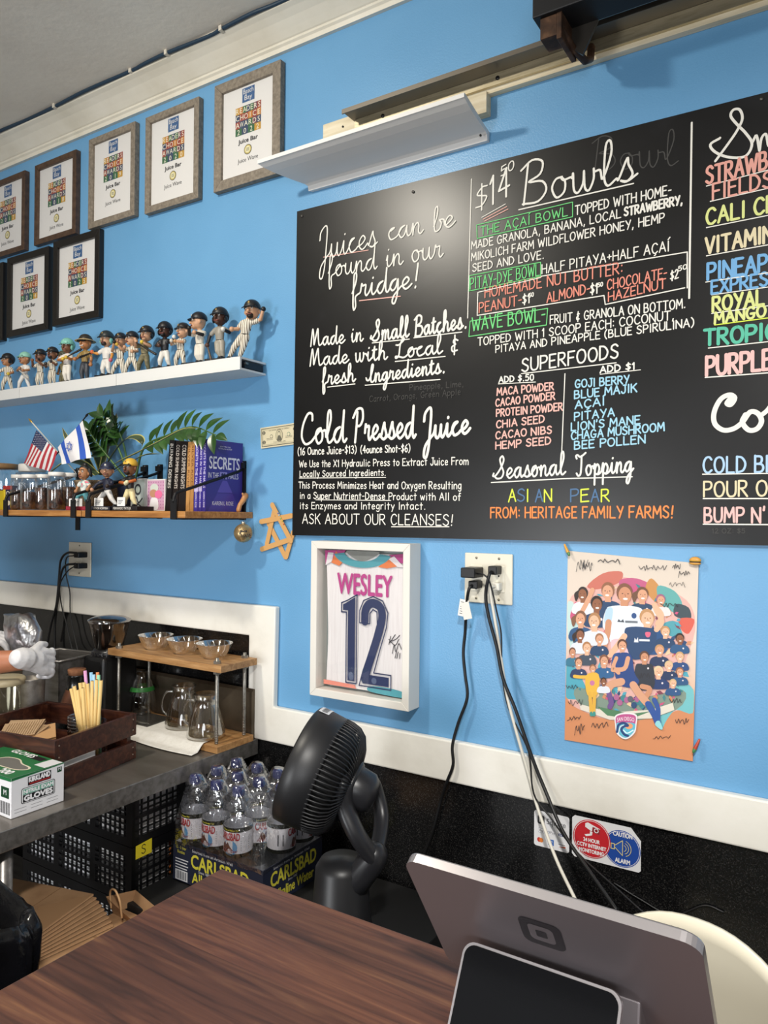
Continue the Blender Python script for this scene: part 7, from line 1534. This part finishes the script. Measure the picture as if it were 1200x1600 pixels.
# ================================================================ walnut counter
def walnut():
    m, n, l, bs = new_mat('walnut_planks'); tc = n.new('ShaderNodeTexCoord')
    mp = n.new('ShaderNodeMapping'); l.new(tc.outputs['Object'], mp.inputs[0])
    br = n.new('ShaderNodeTexBrick'); br.inputs['Scale'].default_value = 1.0; br.inputs['Brick Width'].default_value = 9.0; br.inputs['Row Height'].default_value = .082; br.inputs['Mortar Size'].default_value = .0; br.offset = .37
    br.inputs['Color1'].default_value = (0,0,0,1); br.inputs['Color2'].default_value = (1,1,1,1); l.new(mp.outputs[0], br.inputs['Vector'])
    m2 = n.new('ShaderNodeMapping'); m2.inputs['Scale'].default_value = (1.6, 26, 1); l.new(tc.outputs['Object'], m2.inputs[0])
    # shift the grain from plank to plank
    ad = n.new('ShaderNodeVectorMath'); ad.operation = 'MULTIPLY_ADD'; ad.inputs[1].default_value = (9, 5, 3); l.new(br.outputs['Color'], ad.inputs[0]); l.new(m2.outputs[0], ad.inputs[2])
    nz = n.new('ShaderNodeTexNoise'); nz.inputs['Scale'].default_value = 2.0; nz.inputs['Detail'].default_value = 7; nz.inputs['Distortion'].default_value = .9; nz.inputs['Roughness'].default_value = .6; l.new(ad.outputs[0], nz.inputs['Vector'])
    cr = n.new('ShaderNodeValToRGB'); l.new(nz.outputs['Fac'], cr.inputs[0]); e = cr.color_ramp.elements
    e[0].position = .28; e[0].color = lin('#2c1b16'); e[1].position = .78; e[1].color = lin('#7f593c')
    for p_, h in ((.42,'#452b22'),(.54,'#57372a'),(.66,'#674633')): q = e.new(p_); q.color = lin(h)
    mx = n.new('ShaderNodeMix'); mx.data_type = 'RGBA'; mx.blend_type = 'MULTIPLY'; mx.inputs[0].default_value = .55; l.new(cr.outputs[0], mx.inputs[6])
    c2 = n.new('ShaderNodeValToRGB'); l.new(br.outputs['Color'], c2.inputs[0]); c2.color_ramp.elements[0].color = (.42,.38,.38,1); c2.color_ramp.elements[1].color = (1.25,1.15,1.05,1); l.new(c2.outputs[0], mx.inputs[7])
    l.new(mx.outputs[2], bs.inputs['Base Color']); bs.inputs['Roughness'].default_value = .42; return m
WZC = .930
t = thing('walnut_counter', 'dark walnut plank counter across the foreground', 'counter', (-.2, -1.2, 0))
b = MB(); b.bx(-.937, 1.2, -1.50, -.843, WZC-.040, WZC, walnut()); b.build('counter_top', t, bevel=.003)
b = MB(); b.bx(-.90, 1.18, -1.44, -.885, 0, WZC-.0405, C('#2a211c', .6)); b.build('cabinet', t)
# ---------------------------------------------------------------- register with two screens
A = Vector((-.458,-1.030,1.140)); ub = Vector((1,0,0)); vb = Vector((0,.128,-.190)).normalized(); nb = Vector((0,-.190,-.128)).normalized()
wR, hR, cR = .334, .226, .020
t = thing('register', 'grey point-of-sale register with its back and small customer screen facing the viewer', 'register', (-.29, -.95, WZC+.0006))
def slab(O, u, v, n_, w, h, c, d, m, m2=None, k=6):
    pts = []
    for cx, cy, a in ((w-c,c,-.5),(w-c,h-c,0),(c,h-c,.5),(c,c,1)):
        for q in range(k+1): th_ = (a+.5*q/k)*math.pi; pts.append((cx+c*math.cos(th_), cy+c*math.sin(th_)))
    N = len(pts); b = MB(); vs = [O+u*x+v*y for x, y in pts]+[O+u*x+v*y-n_*d for x, y in pts]
    b.add(vs, [tuple(range(N))], m); b.add(vs, [tuple(range(2*N-1, N-1, -1))]+[(i, (i+1) % N, N+(i+1) % N, N+i) for i in range(N)], m2 or m); return b
M_ALU = C('#8d878b', .38, .75); M_ALUE = C('#b9b4b6', .3, .85); M_SCR = C('#08090c', .08)
b = slab(A, ub, vb, nb, wR, hR, cR, .013, M_ALU, M_ALUE); scr = b.build('merchant_screen', t, bevel=.002)
s = Sheet(A+ub*.135+vb*.052+nb*.0004, ub, -vb); K = C('#2a282b', .35)
s.rrect(0,-.044,.050,.006,.010,K,1); s.rrect(.010,-.034,.040,-.004,.006,M_ALU,2); s.rrect(.0185,-.0255,.0315,-.0125,.002,K,3); s.mb.build('logo', scr, fix=False)
b = slab(A+vb*.006+ub*.006-nb*.0145, ub, vb, nb, wR-.012, hR-.012, .016, .0012, M_SCR); b.build('screen_glass', scr)
O2 = Vector((-.402,-.972,1.034)); v2 = Vector((0,-.060,-.105)).normalized(); n2 = Vector((0,-.105,.060)).normalized(); w2, h2_ = .190, .122
b = slab(O2, ub, v2, n2, w2, h2_, .015, .010, M_ALUE, M_ALUE); cs = b.build('customer_screen', t, bevel=.0015)
b = slab(O2+ub*.003+v2*.003+n2*.0008, ub, v2, n2, w2-.006, h2_-.006, .013, .0005, M_SCR); b.build('screen_glass', cs)
b = MB(); b.prism([(-.955,WZC+.0006),(-.83,WZC+.0006),(-.845,WZC+.02),(-.905,WZC+.075),(-.945,WZC+.085)], 0, -.40, -.20, C('#6f6a6d',.4,.6)); b.build('stand', t, bevel=.003)
# ---------------------------------------------------------------- cream chair behind the counter
t = thing('chair', 'cream moulded plastic chair back behind the register', 'chair', (-.175, -.50, 0), -.12)
M_CRM = C('#d3ccb8', .4)
def seatback(u, v):
    a = (u-.5)*2; z = .44+.505*v; w = .235*(1-.12*v); x = a*w
    top = .975-.17*abs(a)**2.4; z = .44+(top-.44)*v
    return Vector((x, -.10+.05*(1-a*a)-.10*v, z))
b = MB(); b.grid(seatback, 24, 20, M_CRM); b.build('backrest', t, world=False, solid=.006, fix=False)
b = MB(); b.grid(lambda u, v: Vector(((u-.5)*.47*(1-.05*v), -.09+.42*v, .44-.015*math.sin(v*3.1)+.01*((u-.5)*2)**2)), 12, 12, M_CRM); b.build('seat', t, world=False, solid=.006, fix=False)
for x, y in ((-.18,-.03),(.18,-.03),(-.18,.28),(.18,.28)): b = MB(); b.cyl((x*1.05,y*1.03,.0005),(x,y,.432),.013,M_BLKMET,12); b.build('leg', t, world=False)

# ================================================================ person at the left, only forearm and glove in view
M_SKIN = noisy('skin', ['#a5674a','#b07252','#b97c5c'], nscale=9, rough=.5)
M_GLOVE = noisy('white_glove_rubber', ['#d2d0d2','#dcdadb','#e3e1e2'], nscale=30, rough=.5, bump=.3, bscale=60)
pr_ = thing('person', 'person in dark shirt reaching over the table with white gloves', 'person', (-2.62, -1.10, 0))
wr = Vector((-2.045,-.505,1.118)); el = Vector((-2.255,-.700,1.098)); shd = Vector((-2.41,-.90,1.335)); wl_ = Vector((-2.43,-.475,1.135)); ell_ = Vector((-2.62,-.68,1.11)); shl = Vector((-2.78,-.90,1.345))
b = MB()
b.limb([Vector((-2.62,-1.06,.92)), Vector((-2.61,-1.01,1.10)), Vector((-2.595,-.93,1.27)), Vector((-2.595,-.915,1.345))], [.145,.13,.15,.10], M_SKIN, 18, flat=.72, flatdir=(0,1,0))
b.limb([shd+Vector((.03,0,.0)), shl-Vector((.03,0,0))], .062, M_SKIN, 12)
b.limb([shd, shd.lerp(el,.45), el, el.lerp(wr,.35), el.lerp(wr,.75), wr], [.058,.048,.040,.043,.034,.029], M_SKIN, 16); b.limb([shl, shl.lerp(ell_,.45), ell_, ell_.lerp(wl_,.35), wl_], [.058,.048,.040,.042,.029], M_SKIN, 16)
b.limb([Vector((-2.595,-.90,1.36)), Vector((-2.595,-.885,1.45))], [.055,.052], M_SKIN, 14)
hc_ = Vector((-2.59,-.865,1.545)); b.ball(hc_, .1, M_SKIN, 20, (.76,.95,1.15)); b.limb([hc_+Vector((0,-.02+.05,-.06)), hc_+Vector((0,.07,-.085))], [.055,.035], M_SKIN, 12); b.limb([hc_+Vector((0,.085,.01)), hc_+Vector((0,.112,-.025))], [.010,.016], M_SKIN, 8)
for s_ in (-1, 1): b.ball(hc_+Vector((s_*.078,0,-.01)), .03, M_SKIN, 10, (.35,.7,1.1))
for s_ in (-1, 1):
    b.limb([Vector((-2.62+s_*.08,-1.06,.88)), Vector((-2.62+s_*.10,-1.07,.50)), Vector((-2.62+s_*.105,-1.10,.10))], [.092,.060,.042], M_SKIN, 14); b.limb([Vector((-2.62+s_*.105,-1.12,.06)), Vector((-2.62+s_*.115,-.98,.045))], [.045,.036], M_SKIN, 10)
b.build('body', pr_, remesh=.010)
b = MB()
for s_ in (-1, 1): e = hc_+Vector((s_*.033,.083,.018)); b.ball(e, .012, C('#e8e4de',.3), 10); b.ball(e+Vector((0,.008,0)), .006, C('#2a1a10',.3), 8); b.limb([hc_+Vector((s_*.015,.092,.043)), hc_+Vector((s_*.055,.078,.045))], .004, C('#1d130d',.6), 6)
b.limb([hc_+Vector((-.025,.083,-.062)), hc_+Vector((0,.092,-.064)), hc_+Vector((.025,.083,-.062))], .006, C('#8d4a40',.5), 8); b.build('face', pr_)
b = MB(); b.ball(hc_+Vector((0,-.012,.018)), .108, C('#1d140f',.6), 22, (.80,.95,1.1), Matrix.Rotation(.55,3,'X'), h0=.02); b.ball(hc_+Vector((0,-.05,-.01)), .08, C('#1d140f',.6), 16, (.95,.8,1)); b.build('hair', pr_)
b = MB(); M_SH = C('#22252c', .8)
b.limb([Vector((-2.62,-1.06,.90)), Vector((-2.61,-1.01,1.10)), Vector((-2.595,-.93,1.27)), Vector((-2.595,-.915,1.35))], [.158,.143,.163,.112], M_SH, 20, flat=.75, flatdir=(0,1,0)); b.limb([shd+Vector((.03,0,0)), shl-Vector((.03,0,0))], .074, M_SH, 14)
for a_, e_ in ((shd,el),(shl,ell_)): b.limb([a_, a_.lerp(e_,.3), a_.lerp(e_,.62)], [.072,.066,.060], M_SH, 14)
b.build('shirt', pr_, remesh=.010)
b = MB(); M_TR = C('#2b3242', .8); b.limb([Vector((-2.70,-1.06,.90)), Vector((-2.54,-1.06,.90))], .105, M_TR, 14)
for s_ in (-1, 1): b.limb([Vector((-2.62+s_*.08,-1.06,.88)), Vector((-2.62+s_*.10,-1.07,.50)), Vector((-2.62+s_*.105,-1.10,.10))], [.105,.078,.062], M_TR, 14)
b.build('trousers', pr_, remesh=.012)
for s_ in (-1, 1): b = MB(); b.limb([Vector((-2.62+s_*.105,-1.14,.045)), Vector((-2.62+s_*.115,-.95,.040))], [.046,.040], C('#17171a',.5), 12); b.build('shoe', pr_)
def glove(w, d, up_, curl, tag_):
    """palm, four unequal fingers and a thumb leaving the side of the palm"""
    d = d.normalized(); sd_ = d.cross(up_).normalized(); up_ = sd_.cross(d).normalized(); b = MB(); G_ = M_GLOVE
    b.limb([w-d*.035, w-d*.01], [.031,.032], G_, 16); b.limb([w-d*.01, w+d*.03], [.033,.034], G_, 14, flat=.75, flatdir=tuple(up_))
    for o_ in (-.026,-.009,.009,.026): b.limb([w+d*.015+sd_*o_*.6, w+d*.055+sd_*o_, w+d*.085+sd_*o_*1.05], [.019,.017,.0135], G_, 12)
    for i, o_ in enumerate((-.034,-.0115,.0115,.033)):
        ln = (.066,.080,.076,.058)[i]; p0 = w+d*.085+sd_*o_*1.05; c1 = curl[i]
        d1_ = (d*math.cos(c1*.6)-up_*math.sin(c1*.6)); d2_ = (d*math.cos(c1*1.3)-up_*math.sin(c1*1.3)); d3_ = (d*math.cos(c1*1.9)-up_*math.sin(c1*1.9))
        p1 = p0+d1_*ln*.45; p2 = p1+d2_*ln*.32; p3 = p2+d3_*ln*.23; b.limb([p0, p1, p2, p3], [.0112,.0100,.0092,.0080], G_, 10)
    t0 = w+d*.022-sd_*.030; b.limb([w+d*.01-sd_*.018, t0, t0+d*.030-sd_*.022-up_*.012, t0+d*.058-sd_*.028-up_*.020], [.020,.016,.0125,.0095], G_, 10)
    return b.build(tag_, pr_, remesh=.0026)
glove(wr, Vector((-.02,.10,-.030)), Vector((.9,.1,.25)), (1.35,1.45,1.5,1.55), 'glove')
glove(wl_, (wl_-ell_)+Vector((.08,.06,0)), Vector((0,-.2,1)), (.5,.55,.6,.7), 'glove')
q = W(36, 992, -.42); t = thing('plastic_bag', 'clear greyish plastic bag held above the gloved hand', 'plastic bag', q)
b = MB(); prof_ = [(.050,-.050),(.060,-.02),(.062,.02),(.052,.055),(.030,.064)]
b.lathe((0,0,0), [(r_, z) for r_, z in prof_], M_CLEARBAG, 20, sx=1.25, sy=.6); b.v = [(x+.010*math.sin(z*90+y*60)-.25*z, y+.006*math.sin(x*120), z+.006*math.sin(x*70)) for x, y, z in b.v]; b.build('bag', t, world=False)
